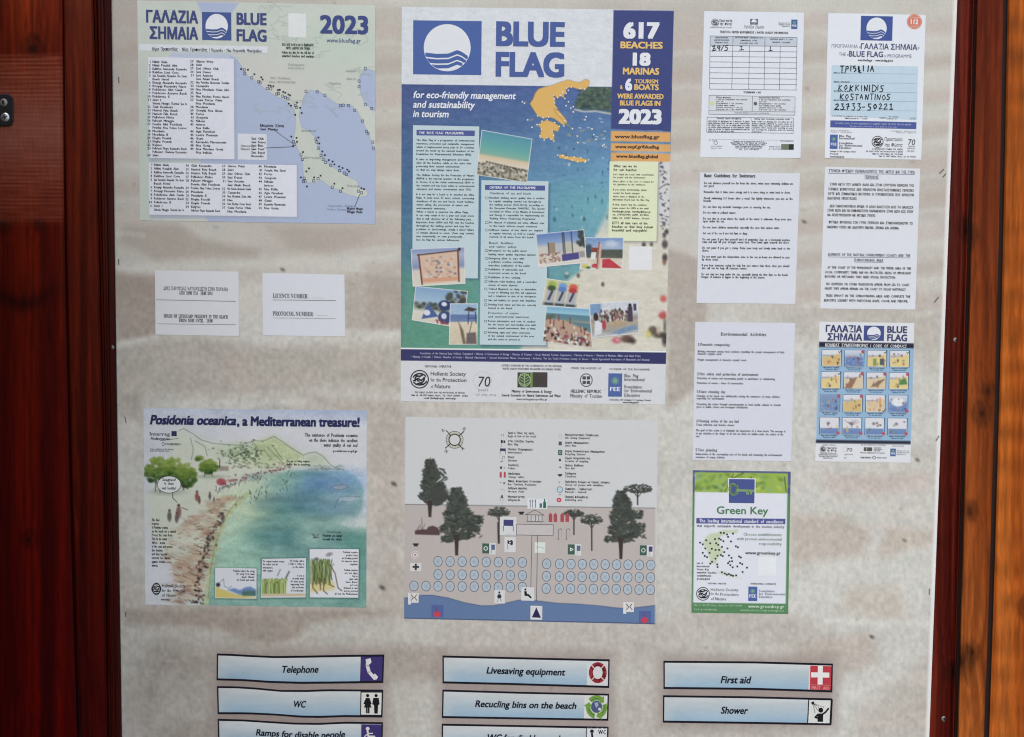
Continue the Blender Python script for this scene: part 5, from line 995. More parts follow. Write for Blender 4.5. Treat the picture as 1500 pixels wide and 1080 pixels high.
for r_ in range(4):
    for c_ in range(4):
        x0 = 850 + c_ * 138.5 - r_ * 4.6; y0_ = rowy[r_][0] + c_ * 1.7; y1_ = rowy[r_][1] + c_ * 1.7; k = r_ * 4 + c_
        S.rect(x0 - 1, y0_ - 1, x0 + 119, y1_ + 2, (70, 92, 130), 1, 'picture_frame')
        pic(S, [(x0 + 2, y0_ + 2), (x0 + 116, y0_ + 3.5), (x0 + 115, y1_ - .5), (x0 + 1, y1_ - 2)], cart_special if k == 7 else cartoon(k), 2, 'cartoon_picture', .8, bw=.6)
        gx, gy = x0 + 112, (y0_ + 12 if r_ < 2 or (r_ == 2 and c_ < 2) else y1_ - 8)
        ok = k in (0, 2, 3, 4, 10)
        if ok: S.stroke([(gx - 10, gy), (gx - 4, gy + 7), (gx + 10, gy - 12)], 4, (50, 90, 90), 5, 'tick_mark')
        else:
            S.disc(gx, gy, 11, None, (184, 96, 110), 4, 'prohibition_mark', 10); S.stroke([(gx - 6, gy - 6), (gx + 6, gy + 6)], 3, (150, 60, 84), 5, 'prohibition_mark')
        for q, t in enumerate((['Μην πετάτε σκουπίδια', 'Προστατεύστε τη φύση', 'Σεβαστείτε τους κανόνες', 'Κρατήστε την ακτή καθαρή'][(k) % 4], ['Keep the beach clean', 'Protect the dunes', 'Respect the rules', 'Do not litter here'][(k * 3 + 1) % 4])):
            S.T(t, x0 + 58, y1_ + 11 + q * 11, 5.5, al='c', w=(96, 74)[q], b=.03, col=(44, 56, 96))
G = (84, 86, 98)
S.T('ΕΘΝΙΚΟΣ ΧΕΙΡΙΣΤΗΣ', 852, 803, 5, w=80, col=G); society_logo(S, 856, 826, 17, 3); S.T('Προστασία', 880, 824, 9, w=60, b=.03, col=G); S.T('της Φύσης', 880, 838, 9, w=60, b=.03, col=G)
for i, w_ in enumerate((100, 116, 110, 60)): S.T('Ελληνική Εταιρία Προστασίας της Φύσης'[:34 - 4 * i], 888, 853 + i * 10, 5.5, al='c', w=w_, b=.02, col=G)
S.T('70', 998, 840, 22, w=36, it=.1, col=G, res=2); S.ring(990, 826, 16, 16, 1.2, (190, 192, 200), 3, 'line_art', 14); S.T('χρόνια', 986, 860, 5, w=54, col=G); S.T('1951', 984, 882, 6, w=16, col=G)
S.T('ΜΕ ΤΗΝ ΥΠΟΣΤΗΡΙΞΗ ΤΟΥ ΥΠΟΥΡΓΕΙΟΥ', 1090, 803, 5, w=150, col=G); S.rect(1106, 814, 1156, 838, (80, 82, 84), 3, 'logo'); S.stroke([(1124, 818), (1124, 834)], 4, (190, 196, 186), 4, 'logo')
for i in range(3): S.T('ΕΛΛΗΝΙΚΗ ΔΗΜΟΚΡΑΤΙΑ', 1166, 821 + i * 9, 5, w=(44, 52, 40)[i], b=.02, col=G)
S.T('Υπουργείο Περιβάλλοντος και Ενέργειας', 1084, 850, 5, w=150, b=.03, col=G); S.T('ΕΛΛΗΝΙΚΗ ΔΗΜΟΚΡΑΤΙΑ', 1084, 881, 7, w=66, b=.04, col=G); S.ring(1168, 877, 9, 9, 3, G, 3, 'logo', 10); S.T('Υπουργείο Τουρισμού', 1184, 881, 6, w=60, b=.02, col=G)
S.T('FOUNDER OF THE PROGRAMME', 1278, 809, 5, w=72, col=G); fee_logo(S, 1268, 822, 1300, 869); S.TL(['Ίδρυμα για την', 'Περιβαλλοντική', 'Εκπαίδευση'], 1306, 838, 11, 5.5, col=(110, 116, 140))
S.finish()

# ================================================================== 9 green framed poster
crop(1000, 680, 4.694)
S = Sheet('eco_label_poster', "small poster with green and blue border, a key emblem on a blue square", "poster",
          [(70, 42), (743, 52)], [(60, 1022), (725, 1031)], (84, 136, 92), cell=1.2, seed=nxt(), mat=M_PAPER)
A = S.art; A.poly([(60, 36), (748, 48), (742, 208), (62, 196)], (78, 86, 146), 1.5); A.poly([(85, 62), (722, 70), (708, 960), (72, 952)], (213, 217, 232))
A.poly([(88, 56), (722, 64), (720, 206), (82, 192)], (150, 180, 76))
for k in range(90):
    x_ = random.uniform(90, 716); c_ = random.choice([(110, 150, 60), (176, 196, 70), (130, 170, 130), (84, 120, 60), (200, 210, 90)]) if x_ > 300 else random.choice([(100, 140, 76), (150, 184, 110), (140, 176, 168), (76, 112, 64)])
    A.ell(x_, random.uniform(66, 186), random.uniform(8, 26), random.uniform(5, 14), c_, 1.2, .6, random.uniform(-60, 60))
for q in ([(290, 190), (320, 130), (350, 70)], [(340, 100), (420, 60)], [(470, 90), (510, 160)], [(700, 90), (712, 190)]): A.line(q, 6, (50, 56, 44), .8)
A.poly([(85, 192), (722, 203), (720, 212), (82, 200)], (213, 217, 232))
S.rect(313, 96, 499, 276, (222, 226, 234), 2, 'key_emblem'); S.rect(319, 102, 493, 270, (70, 84, 150), 3, 'key_emblem')
KG = (120, 156, 110); S.ring(350, 174, 26, 34, 20, KG, 4, 'key_emblem', 20); S.stroke([(374, 180), (490, 184)], 17, KG, 5, 'key_emblem'); S.stroke([(446, 186), (446, 206)], 20, KG, 5, 'key_emblem'); S.stroke([(470, 186), (470, 206)], 14, KG, 5, 'key_emblem')
S.T('Green Key', 234, 341, 50, w=355, b=.02, col=(72, 124, 86), res=3, part='title_text')
S.poly([(95, 370), (707, 376), (705, 414), (93, 408)], (82, 86, 154), 2, 'blue_bar'); S.T('The leading international standard of excellence', 112, 400, 19, w=582, b=.035, col=(214, 218, 236), res=1); S.T('that supports sustainable development in the tourism industry', 98, 432, 14, w=604, b=.01, col=(80, 84, 130))
gp = [(160, 500), (190, 478), (240, 470), (280, 452), (330, 455), (360, 450), (382, 450), (372, 478), (330, 474), (290, 480), (262, 500), (250, 520), (256, 560), (270, 590), (285, 608), (262, 620), (250, 640), (236, 655), (232, 690), (212, 684), (190, 690), (184, 640), (166, 600), (150, 560), (140, 535)]
A.poly(gp, (190, 204, 176), .4); A.ell(310, 760, 60, 10, (190, 204, 176), 1, .8, 14)
mp = [(120, 540), (138, 552), (155, 580), (138, 610), (152, 632), (168, 640), (190, 545), (200, 582), (226, 590), (230, 545), (250, 512), (262, 520), (280, 530), (245, 555), (270, 570), (308, 580), (332, 532), (312, 500), (284, 474), (262, 472), (305, 484), (346, 478), (222, 516), (240, 630), (226, 650), (262, 625), (275, 632), (238, 690), (240, 708), (190, 684), (318, 628), (336, 645), (388, 635), (400, 642), (322, 670), (340, 668), (312, 682), (328, 695), (344, 710), (376, 704), (395, 680), (410, 688), (442, 712), (412, 742), (368, 765), (270, 744), (290, 752), (304, 760), (318, 756), (332, 764), (346, 768), (162, 524), (202, 672), (185, 610), (250, 590), (286, 605), (366, 565), (380, 572)]
for x_, y_ in mp: S.rect(x_ - 6, y_ - 6, x_ + 6, y_ + 6, (40, 50, 54), 3, 'map_marker')
for t, y_, w_ in (('Choose establishments', 496, 264), ('with proven environmental', 527, 310), ('responsibility', 559, 156)): S.T(t, 680, y_, 20, w=w_, al='r', col=(84, 116, 96), b=.005, res=1)
S.T('www.greenkey.gr', 430, 620, 22, w=246, b=.03, col=(48, 54, 60), res=2)
S.rect(520, 640, 642, 768, (222, 225, 234), 2, 'blank_patch')
for i, (t, w_) in enumerate((('List of', 44), ('International', 86), ('Green Key', 84), ('awarded beaches', 136), ('establishments', 100), ('greenkey.global', 90))): S.T(t, 97, 687 + i * 21.5, 11, w=w_, b=.04 if i > 2 else .02, col=(58, 62, 70))
S.T('NATIONAL OPERATOR', 176, 826, 9, w=124, b=.02, col=(64, 66, 74)); S.T('INTERNATIONAL COORDINATOR', 468, 828, 9, w=176, b=.02, col=(64, 66, 74))
society_logo(S, 140, 892, 44, 3); S.T('Hellenic Society', 192, 872, 20, w=192, it=.08, col=(58, 60, 66), res=1); S.T('for the', 192, 900, 14, w=56, col=(58, 60, 66)); S.T('Protection', 258, 905, 20, w=126, it=.08, col=(58, 60, 66), res=1, b=.01); S.T('of Nature', 192, 936, 20, w=108, it=.08, col=(58, 60, 66), b=.01)
fee_logo(S, 452, 842, 512, 942); S.TL(['Foundation', 'for Environmental', 'Education'], 524, 880, 20, 13, col=(96, 104, 140), b=.01)
S.T('Nikis 20, GR-10557 Athens, Greece Tel. +30210 3224944', 78, 976, 11, w=334, col=(170, 200, 176)); S.T('E-mail: greenkey@eepf.gr', 78, 1004, 11, w=160, col=(170, 200, 176)); S.T('www.greenkey.gr', 450, 988, 22, w=252, b=.02, col=(200, 220, 205), res=1); S.T('www.facebook.com/greenkeygreece', 396, 1011, 12, w=304, col=(170, 200, 176))
S.finish()

# ================================================================== 10 + 11 cards
crop(190, 380, 4.054)
S = Sheet('lifeguard_hours_card', "white card with small centred capitals above two ruled lines, left of the licence card", "card",
          [(150, 65), (647, 73)], [(153, 447), (649, 456)], (210, 212, 222), seed=nxt())
for t, x_, y_, w_, b_ in (('ΩΡΕΣ ΠΑΡΟΥΣΙΑΣ ΝΑΥΑΓΟΣΩΣΤΗ ΣΤΗΝ ΠΑΡΑΛΙΑ', 392, 185, 382, 0), ('ΑΠΟ 10:00 ΠΜ  18:00 ΜΜ', 392, 211, 200, 0), ('HOURS OF LIFEGUARD PRESENCE IN THE BEACH', 392, 349, 380, 0), ('FROM 10:00 UNTIL  18:00', 392, 374, 200, 0)):
    S.T(t, x_, y_, 17, w=w_, al='c', f='s', b=-.005, col=(62, 62, 70), res=1)
S.stroke([(160, 240), (628, 250)], 3, (120, 122, 134), 4, 'ruled_lines'); S.stroke([(168, 383), (628, 388)], 2.4, (110, 112, 124), 4, 'ruled_lines')
S.finish()
S = Sheet('licence_number_card', "white card reading LICENCE NUMBER and PROTOCOL NUMBER above ruled lines", "card",
          [(788, 80), (1275, 91)], [(792, 452), (1280, 458)], (209, 213, 227), seed=nxt())
S.T('LICENCE NUMBER', 850, 228, 25, w=206, f='s', b=-.01, col=(66, 66, 74), res=2); S.T(':', 1062, 228, 18, f='s', col=(66, 66, 74)); S.T('PROTOCOL NUMBER', 850, 334, 25, w=238, f='s', b=-.01, col=(66, 66, 74), res=2); S.T(':', 1092, 334, 18, f='s', col=(66, 66, 74))
S.T('.................', 1086, 230, 10, w=68, col=(70, 70, 80)); S.T('.................', 1112, 334, 10, w=62, col=(90, 90, 100))
S.stroke([(850, 241), (1225, 245)], 2.6, (96, 98, 108), 4, 'ruled_lines'); S.stroke([(850, 348), (1222, 352)], 2, (130, 132, 144), 4, 'ruled_lines')
S.finish()

# ================================================================== 12 watercolour seagrass poster
crop(200, 590, 3.483)
S = Sheet('seagrass_poster', "watercolour poster of a bay with green trees, brown seaweed beach and teal sea", "poster",
          [(35, 28), (1175, 40)], [(45, 1030), (1172, 1046)], (200, 203, 214), cell=1.0, seed=nxt(), mat=M_PAPER)
A = S.art
t = np.clip(1 - (A.Y - 598) / 28, 0, 1)[..., None] * (.35 + .65 * np.clip((A.X - 260) / 260, 0, 1)[..., None]); A.c = A.c * (1 - t) + np.array((160, 178, 216)) * t
A.mottle(50, 40, 4, 2)
# land
A.poly([(170, 170), (230, 135), (290, 165), (380, 200), (480, 215), (590, 200), (700, 172), (770, 215), (850, 265), (905, 250), (950, 270), (1000, 320), (1055, 335), (1060, 348), (800, 352), (700, 400), (560, 480), (450, 620), (390, 740), (360, 900), (330, 1035), (60, 640), (50, 480), (170, 300)], (200, 206, 190), 8, .85)
A.poly([(590, 205), (700, 172), (770, 215), (850, 268), (830, 300), (700, 300), (600, 260)], (184, 200, 150), 4, .8); A.ell(520, 250, 90, 40, (176, 196, 160), 6, .7); A.ell(640, 300, 90, 26, (186, 204, 156), 6, .7); A.ell(910, 290, 50, 28, (176, 192, 172), 5, .7)
seap = [(770, 352), (860, 348), (960, 352), (1060, 350), (1112, 370), (1140, 410), (1162, 450), (1150, 540), (1120, 590), (1040, 616), (1090, 640), (1180, 636), (1180, 1060), (335, 1060), (368, 900), (384, 800), (395, 720), (430, 640), (480, 560), (540, 500), (620, 440), (700, 390)]
A.poly(seap, (126, 176, 168), 2)
for cx, cy, rx, ry, c_, a in ((600, 520, 160, 100, (196, 214, 182), .9), (700, 430, 120, 60, (174, 202, 176), .8), (470, 720, 90, 170, (186, 212, 186), .85), (560, 800, 150, 120, (150, 200, 182), .75), (800, 560, 140, 80, (92, 158, 150), .8), (930, 420, 150, 60, (98, 150, 200), .9), (1050, 400, 90, 40, (122, 162, 216), .9), (880, 500, 180, 50, (88, 138, 166), .7), (1000, 560, 120, 50, (100, 150, 184), .7), (800, 700, 170, 80, (84, 146, 152), .8), (1100, 760, 80, 90, (84, 156, 152), .7), (620, 900, 200, 60, (156, 204, 190), .75), (900, 650, 120, 50, (96, 150, 160), .6), (1080, 900, 90, 120, (104, 166, 160), .7), (960, 610, 90, 16, (170, 198, 178), .8), (900, 690, 60, 44, (164, 198, 184), .8), (560, 765, 110, 14, (168, 200, 190), .6), (1080, 500, 70, 20, (176, 194, 214), .6), (1150, 600, 60, 30, (196, 204, 206), .8), (500, 1010, 140, 20, (150, 190, 178), .7), (760, 400, 40, 30, (130, 184, 160), .7)):
    A.ell(cx, cy, rx, ry, c_, 14, a)
A.c += ((fbm(A.X, A.Y, 26, 7, 33) - .5) * 22)[..., None] * (np.abs(A.c - np.array((200, 203, 214))).sum(-1) > 60)[..., None]
inside = Art(A.X, A.Y, (0, 0, 0)); inside.poly([(35, 640), (560, 470), (470, 540), (430, 600), (400, 700), (372, 780), (350, 900), (335, 1060), (330, 1060), (35, 1060)], (1, 1, 1)); 
A.line([(560, 470), (490, 540), (440, 620), (408, 700), (388, 780), (372, 880), (352, 1040)], 26, (186, 198, 150), .8); A.line([(520, 490), (470, 560), (430, 640), (398, 740), (380, 840), (366, 1000)], 3, (120, 140, 100), .8)
# seaweed strands on the beach
for k in range(150):
    tt = random.random() ** .8; y_ = 480 + tt * 540; xr = 490 - tt * 175 - 30 * math.sin(tt * 3); wd = 60 + 190 * math.sin(min(1, tt * 1.3) * 2.6); x_ = xr - random.random() ** 1.3 * wd * .85
    A.ell(x_, y_, random.uniform(14, 46), random.uniform(4, 13), random.choice([(176, 128, 106), (188, 152, 124), (160, 112, 92), (204, 184, 156), (206, 198, 176)]), 2.2, random.uniform(.25, .6), random.uniform(-25, 30))
for k in range(230):
    tt = random.random() ** .8; y_ = 470 + tt * 560; xr = 500 - tt * 175 - 30 * math.sin(tt * 3); wd = 60 + 200 * math.sin(min(1, tt * 1.3) * 2.6); x_ = xr - random.random() ** 1.4 * wd * .9
    ln = random.uniform(6, 26); a_ = R(random.uniform(-24, 14)) if tt < .45 else R(random.uniform(-10, 40)); c_ = random.choice([(170, 120, 96), (150, 104, 84), (186, 142, 112), (122, 88, 76), (196, 164, 134), (104, 76, 66), (160, 132, 110)])
    A.line([(x_ - ln, y_ - ln * math.sin(a_)), (x_, y_), (x_ + ln * .3, y_ + ln * .3 * math.sin(a_ + .4))], random.uniform(2, 6), c_, random.uniform(.3, .65))
for k in range(90):
    tt = random.random(); y_ = 560 + tt * 470; x_ = 440 - tt * 120 - 40 * math.sin(tt * 3) + random.gauss(0, 14); A.ell(x_, y_, random.uniform(2, 9), random.uniform(2, 7), random.choice([(84, 64, 56), (60, 50, 46), (110, 84, 70)]), .3, .75)
# trees
def bush(cx, cy, rx, ry, n):
    for k in range(n):
        a_ = random.uniform(0, 6.28); q = math.sqrt(random.random()); x_ = cx + rx * q * math.cos(a_); y_ = cy + ry * q * math.sin(a_); sft = (y_ - cy) / ry
        c_ = [(146, 172, 70), (118, 152, 54), (84, 124, 50), (54, 92, 44)][max(0, min(3, int(1.6 + sft * 1.6 + random.gauss(0, .5))))]; A.ell(x_, y_, random.uniform(5, 15), random.uniform(4, 11), c_, .7, .75)
bush(110, 345, 66, 66, 150); bush(190, 350, 60, 66, 150); bush(255, 370, 48, 60, 110); bush(368, 328, 44, 32, 80); bush(320, 285, 12, 10, 8)
for q in ([(100, 410), (95, 455)], [(115, 410), (120, 460)], [(245, 420), (240, 446)], [(232, 420), (262, 440)], [(350, 352), (346, 376)], [(382, 352), (386, 372)]): A.line(q, 5, (84, 74, 60), .8)
A.ell(160, 455, 70, 14, (150, 156, 140), 3, .6); A.ell(370, 378, 50, 6, (130, 140, 120), 2, .6)
# hills: ink lines and shrubs
for q in ([(215, 145), (240, 132), (290, 160), (300, 168), (330, 190), (390, 208), (460, 214), (530, 218), (600, 195), (650, 196), (700, 172)], [(700, 172), (740, 196), (790, 232), (850, 268)], [(850, 268), (880, 256), (915, 252), (950, 272), (985, 312), (1010, 330), (1058, 342)], [(275, 180), (290, 240), (280, 290)], [(300, 195), (350, 225), (360, 270)], [(650, 240), (690, 290)], [(665, 225), (720, 280), (750, 310)], [(690, 215), (745, 290)], [(880, 340), (950, 336), (1040, 340)], [(600, 205), (620, 240), (600, 280)]): A.line(q, 2.4, (100, 110, 90), .75)
for k in range(190): A.ell(random.gauss(545, 55), random.gauss(262, 26), random.uniform(2, 6), random.uniform(2, 4), random.choice([(104, 124, 88), (80, 98, 76), (140, 160, 112), (70, 84, 70)]), .2, .7)
for k in range(70): A.ell(random.uniform(470, 800), random.uniform(305, 335), random.uniform(2, 6), 2.4, random.choice([(110, 130, 90), (84, 92, 76), (150, 120, 100)]), .2, .6)
for k in range(30): A.ell(random.uniform(880, 1060), random.uniform(318, 345), random.uniform(2, 7), 3, (120, 140, 134), .3, .6)
A.rect(420, 325, 470, 348, (160, 140, 134), .5, .8); A.line([(424, 290), (424, 330)], 4, (70, 70, 66)); A.rect(760, 330, 800, 345, (150, 130, 130), .5, .0)
# parasols and people
for k in range(120):
    u = random.random(); x_ = 420 + u * 340; y_ = 412 - u * 78 + random.gauss(0, 9 * (1 - u * .6)); A.ell(x_, y_, random.uniform(3, 8) * (1 - .4 * u), random.uniform(2, 5), random.choice([(176, 110, 110), (150, 84, 90), (190, 160, 160), (110, 90, 96), (206, 196, 196)]), .2, .8)
for k in range(60):
    u = random.random(); x_ = 400 + u * 250; y_ = 450 - u * 70 + random.gauss(0, 8); A.line([(x_, y_), (x_ + random.uniform(-8, 8), y_ - random.uniform(6, 14))], 2.4, (84, 78, 90), .7)
A.ell(432, 404, 24, 18, (190, 80, 96), .6, .9)
for k in range(46):
    u = random.random(); x_ = 500 + u * 310; y_ = 520 - u * 140 + random.gauss(0, 28); A.line([(x_, y_), (x_ + random.uniform(-6, 6), y_ - random.uniform(6, 16))], 2.6, random.choice([(80, 90, 80), (100, 84, 76), (70, 86, 90)]), .8)
for x_, y_, h_, c_ in ((308, 480, 44, (170, 84, 74)), (320, 500, 30, (120, 64, 64)), (374, 478, 30, (90, 80, 96)), (395, 496, 18, (110, 84, 80)), (215, 560, 60, (140, 96, 84)), (205, 590, 44, (110, 90, 100)), (168, 580, 50, (110, 100, 96)), (440, 590, 40, (120, 92, 110)), (365, 690, 24, (70, 66, 62))):
    A.ell(x_, y_, h_ * .22, h_ * .5, c_, .5, .85); A.ell(x_, y_ - h_ * .6, h_ * .12, h_ * .13, (104, 70, 60), .3, .9)
A.line([(230, 535), (262, 548)], 4, (130, 92, 80), .8); A.line([(410, 492), (420, 495)], 4, (110, 84, 80), .8)
A.ell(1040, 430, 40, 16, (150, 168, 190), 1, .8); A.line([(985, 440), (1000, 425), (1060, 418), (1085, 430), (1040, 445), (1000, 440)], 2.6, (90, 104, 130), .8); A.line([(1020, 500), (1040, 480), (1140, 478), (1140, 500), (1040, 506)], 2.6, (90, 104, 140), .8); A.ell(1090, 492, 50, 12, (168, 186, 206), 1, .7); A.line([(1010, 540), (1030, 490)], 3, (96, 110, 140), .8)
A.line([(905, 670), (910, 690), (895, 668)], 2.6, (70, 70, 60)); A.line([(912, 690), (928, 672)], 2.6, (70, 70, 60)); A.line([(900, 690), (930, 688)], 2.4, (80, 80, 70))
S.T('Posidonia oceanica', 68, 109, 45, w=440, it=.2, b=.06, col=(40, 44, 92), res=3, part='title_text'); S.T(', a Mediterranean treasure!', 512, 116, 45, w=626, it=.03, b=.06, col=(40, 44, 92), res=3, part='title_text')
Dk = (44, 44, 54)
S.T('Interreg', 68, 168, 18, w=102, col=(64, 66, 96), b=.012, res=2); S.rect(178, 145, 205, 171, (46, 48, 84), 3, 'logo'); S.T('Mediterranean', 72, 190, 11, w=96, it=.25, col=(64, 66, 96), b=.02); S.stroke([(120, 194), (160, 190), (214, 182)], 2, (64, 66, 96)); S.ring(136, 211, 6, 9, 2.4, (84, 86, 104), 3, 'emblem', 10); S.T('POSBEMED2', 148, 217, 9, w=78, b=.02, col=(74, 76, 96)); S.T('Project co-financed by the European', 70, 240, 6, w=118, col=(74, 76, 96)); S.T('Regional Development Fund', 70, 249, 6, w=94, col=(74, 76, 96))
for t, y_, w_ in (('The existence of Posidonia oceanica', 176, 270), ('on the shore indicates the excellent', 202, 248), ('water quality of our sea!', 226, 174), ('posidonia.eepf.gr', 253, 126)): S.T(t, 1128, y_, 14 if w_ > 130 else 9, w=w_, al='r', b=.04, col=Dk)
S.T('The sea of living seagrass', 764, 303, 9, w=120, b=.05, col=Dk); S.T('shelter fish in meadows', 764, 320, 9, w=120, b=.05, col=Dk); S.T('Meadows are always', 950, 684, 10, w=100, b=.045, col=(30, 50, 56)); S.T('beneath the surface', 950, 702, 10, w=100, b=.045, col=(30, 50, 56)); S.T('Posidonia', 975, 664, 7, w=70, col=(90, 100, 100))
S.disc(166, 418, 62, 45, (48, 52, 54), 1, 'speech_bubble', 26); S.disc(166, 418, 59, 42, (212, 216, 220), 2, 'speech_bubble', 26); S.stroke([(186, 458), (184, 484), (206, 508)], 3.4, (44, 46, 48), 3, 'speech_bubble')
for t, y_, w_ in (('Seagrass!', 400, 70), ('Is clean', 419, 46), ('and healthy!', 443, 72)): S.T(t, 166, y_, 11, w=w_, al='c', b=.03, col=(60, 60, 66))
for i, (t, w_) in enumerate((('The dead', 38), ('leaves', 36), ('of Posidonia oceanica', 82), ('on the beach are a natural', 122), ('Protect the coast from', 104), ('They fix the nature', 78), ('the sea', 68), ('of the coast and protect', 106), ('the beaches', 56), ('and they become', 80), ('nutrient for dunes', 92), ('against erosion', 70), ('waves.', 32))): S.T(t, 78, 604 + i * 19.4, 11, w=w_, b=.05 if i not in (4, 10) else .02, col=Dk)
society_logo(S, 101, 950, 24, 3); S.ring(101, 950, 20, 29, 5, Dk, 4, 'emblem', 18); S.T('Hellenic Society', 130, 942, 14, w=120, it=.05, col=Dk); S.T('for the Protection', 130, 966, 13, w=120, it=.05, col=Dk); S.T('of Nature', 130, 990, 13, w=70, it=.05, col=Dk); S.T('www.eepf.gr', 125, 1009, 8, w=46, b=.04, col=Dk)
def p_waves(A, w_, h_):
    A.c[:] = (208, 212, 224); A.poly([(0, h_ * .62), (w_ * .2, h_ * .72), (w_ * .5, h_ * .86), (w_, h_ * .96), (w_, h_), (0, h_)], (206, 190, 110), .8); A.poly([(w_ * .3, h_ * .72), (w_ * .45, h_ * .66), (w_ * .6, h_ * .72), (w_ * .75, h_ * .62), (w_ * .85, h_ * .6), (w_, h_ * .7), (w_, h_ * .9), (w_ * .6, h_ * .88)], (104, 136, 190), .8); A.ell(w_ * .07, h_ * .56, 3, 3, (60, 50, 50), .6); A.line([(w_ * .1, h_ * .5), (w_ * .2, h_ * .36), (w_ * .22, h_ * .6), (w_ * .32, h_ * .66), (w_ * .4, h_ * .6)], 1, (110, 130, 160), .8)
    for k in range(18): A.line([(w_ * (.66 + .018 * k), h_ * .9), (w_ * (.66 + .018 * k), h_ * (.8 - random.random() * .1))], 1.2, (66, 104, 76), .8)
def p_grass(A, w_, h_):
    A.c[:] = (206, 210, 222)
    for k in range(120): x_ = random.uniform(.02, .56) * w_; A.line([(x_, h_ * .9), (x_ + random.uniform(-2, 2), h_ * (.72 - .2 * random.random())), (x_ + random.uniform(-5, 5), h_ * random.uniform(.5, .6))], 1.1, random.choice([(112, 138, 66), (150, 170, 90), (84, 110, 60), (190, 200, 140)]), .8)
    A.rect(0, h_ * .9, w_, h_ * .97, (196, 180, 150)); A.line([(w_ * .36, h_ * .44), (w_ * .42, h_ * .28)], 2, (140, 146, 160)); A.line([(w_ * .55, h_ * .5), (w_ * .62, h_ * .34)], 2.4, (110, 104, 116))
def p_root(A, w_, h_):
    A.c[:] = (210, 213, 224); A.poly([(0, h_ * .7), (w_ * .3, h_ * .55), (w_ * .5, h_ * .7), (w_ * .5, h_ * .84), (0, h_ * .9)], (208, 196, 140), 2)
    for k in range(80): x_ = random.uniform(.0, .44) * w_; A.line([(x_ + random.uniform(-2, 2), h_ * random.uniform(.6, .75)), (x_ + random.uniform(-3, 3), h_ * .4), (x_ + random.uniform(-5, 5), h_ * random.uniform(.2, .3))], 1.2, random.choice([(104, 128, 66), (140, 160, 90), (84, 100, 60), (70, 80, 56)]), .8)
    for q in ([(.4, .3), (.52, .5), (.58, .8), (.66, .86)], [(.08, .6), (.06, .8), (.16, .92)], [(.3, .6), (.28, .86), (.36, .93)], [(.2, .6), (.22, .84)], [(.4, .55), (.42, .74), (.5, .78)]): A.line([(a * w_, b * h_) for a, b in q], 1.6, (96, 76, 56), .85)
    A.ell(w_ * .4, h_ * .11, 5, 2.6, (130, 120, 130), .5, .8, -20); A.ell(w_ * .14, h_ * .2, 3, 2, (90, 90, 100), .5, .8)
A.c = A.c + ((vn(A.X, A.Y, 2.4, 2.0, 54) - .5) * 12 + (fbm(A.X, A.Y, 16, 9, 57) - .5) * 20)[..., None] * (.35 + .65 * (np.ptp(A.c, -1) > 16))[..., None]
for k in range(60):
    x_, y_ = random.uniform(560, 1140), random.uniform(370, 960); A.ell(x_, y_, random.uniform(20, 70), random.uniform(4, 16), random.choice([(88, 138, 150), (150, 190, 180), (100, 150, 176), (76, 120, 128)]), 3, .22, random.uniform(-12, 12))
g_ = A.c.mean(-1, keepdims=True); A.c = g_ + .76 * (A.c - g_); A.c = 206 * (np.clip(A.c, 5, 255) / 206) ** 1.3
crop(205, 740, 6.966); A.poly([(764, 640), (1196, 648), (1194, 966), (766, 958)], (60, 100, 96), 1.6, .8); pic(S, [(768, 640), (1190, 648), (1188, 956), (768, 950)], p_waves, 2, 'inset_picture', 1.0, (220, 224, 232), .6)
for t, y_, w_ in (('Posidonia reduces the energy', 684, 220), ('The energy of the waves', 714, 190), ('and their', 745, 134), ('the beach and coasts', 775, 184)): S.T(t, 1170, y_, 17, w=w_, al='r', b=.05, col=Dk)
crop(370, 740, 6.966); A.poly([(88, 548), (548, 540), (546, 955), (80, 955)], (56, 96, 92), 1.6, .8); pic(S, [(98, 550), (545, 542), (540, 942), (85, 945)], p_grass, 2, 'inset_picture', 1.0, (220, 224, 232), .6)
for t, x_, y_, w_, al in (('The seagrass meadow protects', 105, 583, 220, 'l'), ('the seabed and the', 105, 614, 155, 'l'), ('atmosphere', 105, 647, 100, 'l'), ('with oxygen', 105, 678, 100, 'l'), ('By storing carbon', 525, 580, 140, 'r'), ('it helps to reduce in', 525, 610, 160, 'r'), ('on the surface', 525, 642, 118, 'r'), ('It acts as', 528, 730, 72, 'r'), ('and provides nursery', 525, 760, 120, 'r'), ('for many species', 525, 790, 138, 'r'), ('supporting food', 525, 820, 140, 'r'), ('and protection', 522, 850, 120, 'r'), ('of biodiversity', 520, 884, 132, 'r')): S.T(t, x_, y_, 16, w=w_, al=al, b=.05, col=Dk)
A.poly([(578, 446), (1092, 450), (1086, 958), (580, 950)], (56, 90, 88), 1.8, .8); pic(S, [(582, 450), (1083, 450), (1078, 945), (585, 942)], p_root, 2, 'inset_picture', 1.0, (220, 224, 232), .6)
for i, (t, w_) in enumerate((('Posidonia oceanica', 150), ('produces leaves', 118), ('and breathing grounds', 162), ('for numerous marine', 164), ('organisms', 80), ('', 0), ('Posidonia meadows', 138), ('are not algae', 134), ('They are', 58), ('plants with', 84), ('leaves, flowers', 122), ('and roots', 80), ('Anchored in sand', 146), ('and are protected', 140), ('all over the Mediterranean', 236))):
    if t: S.T(t, 1072, 492 + i * 30.4, 16, w=w_, al='r', b=.05, col=Dk)
S.finish()

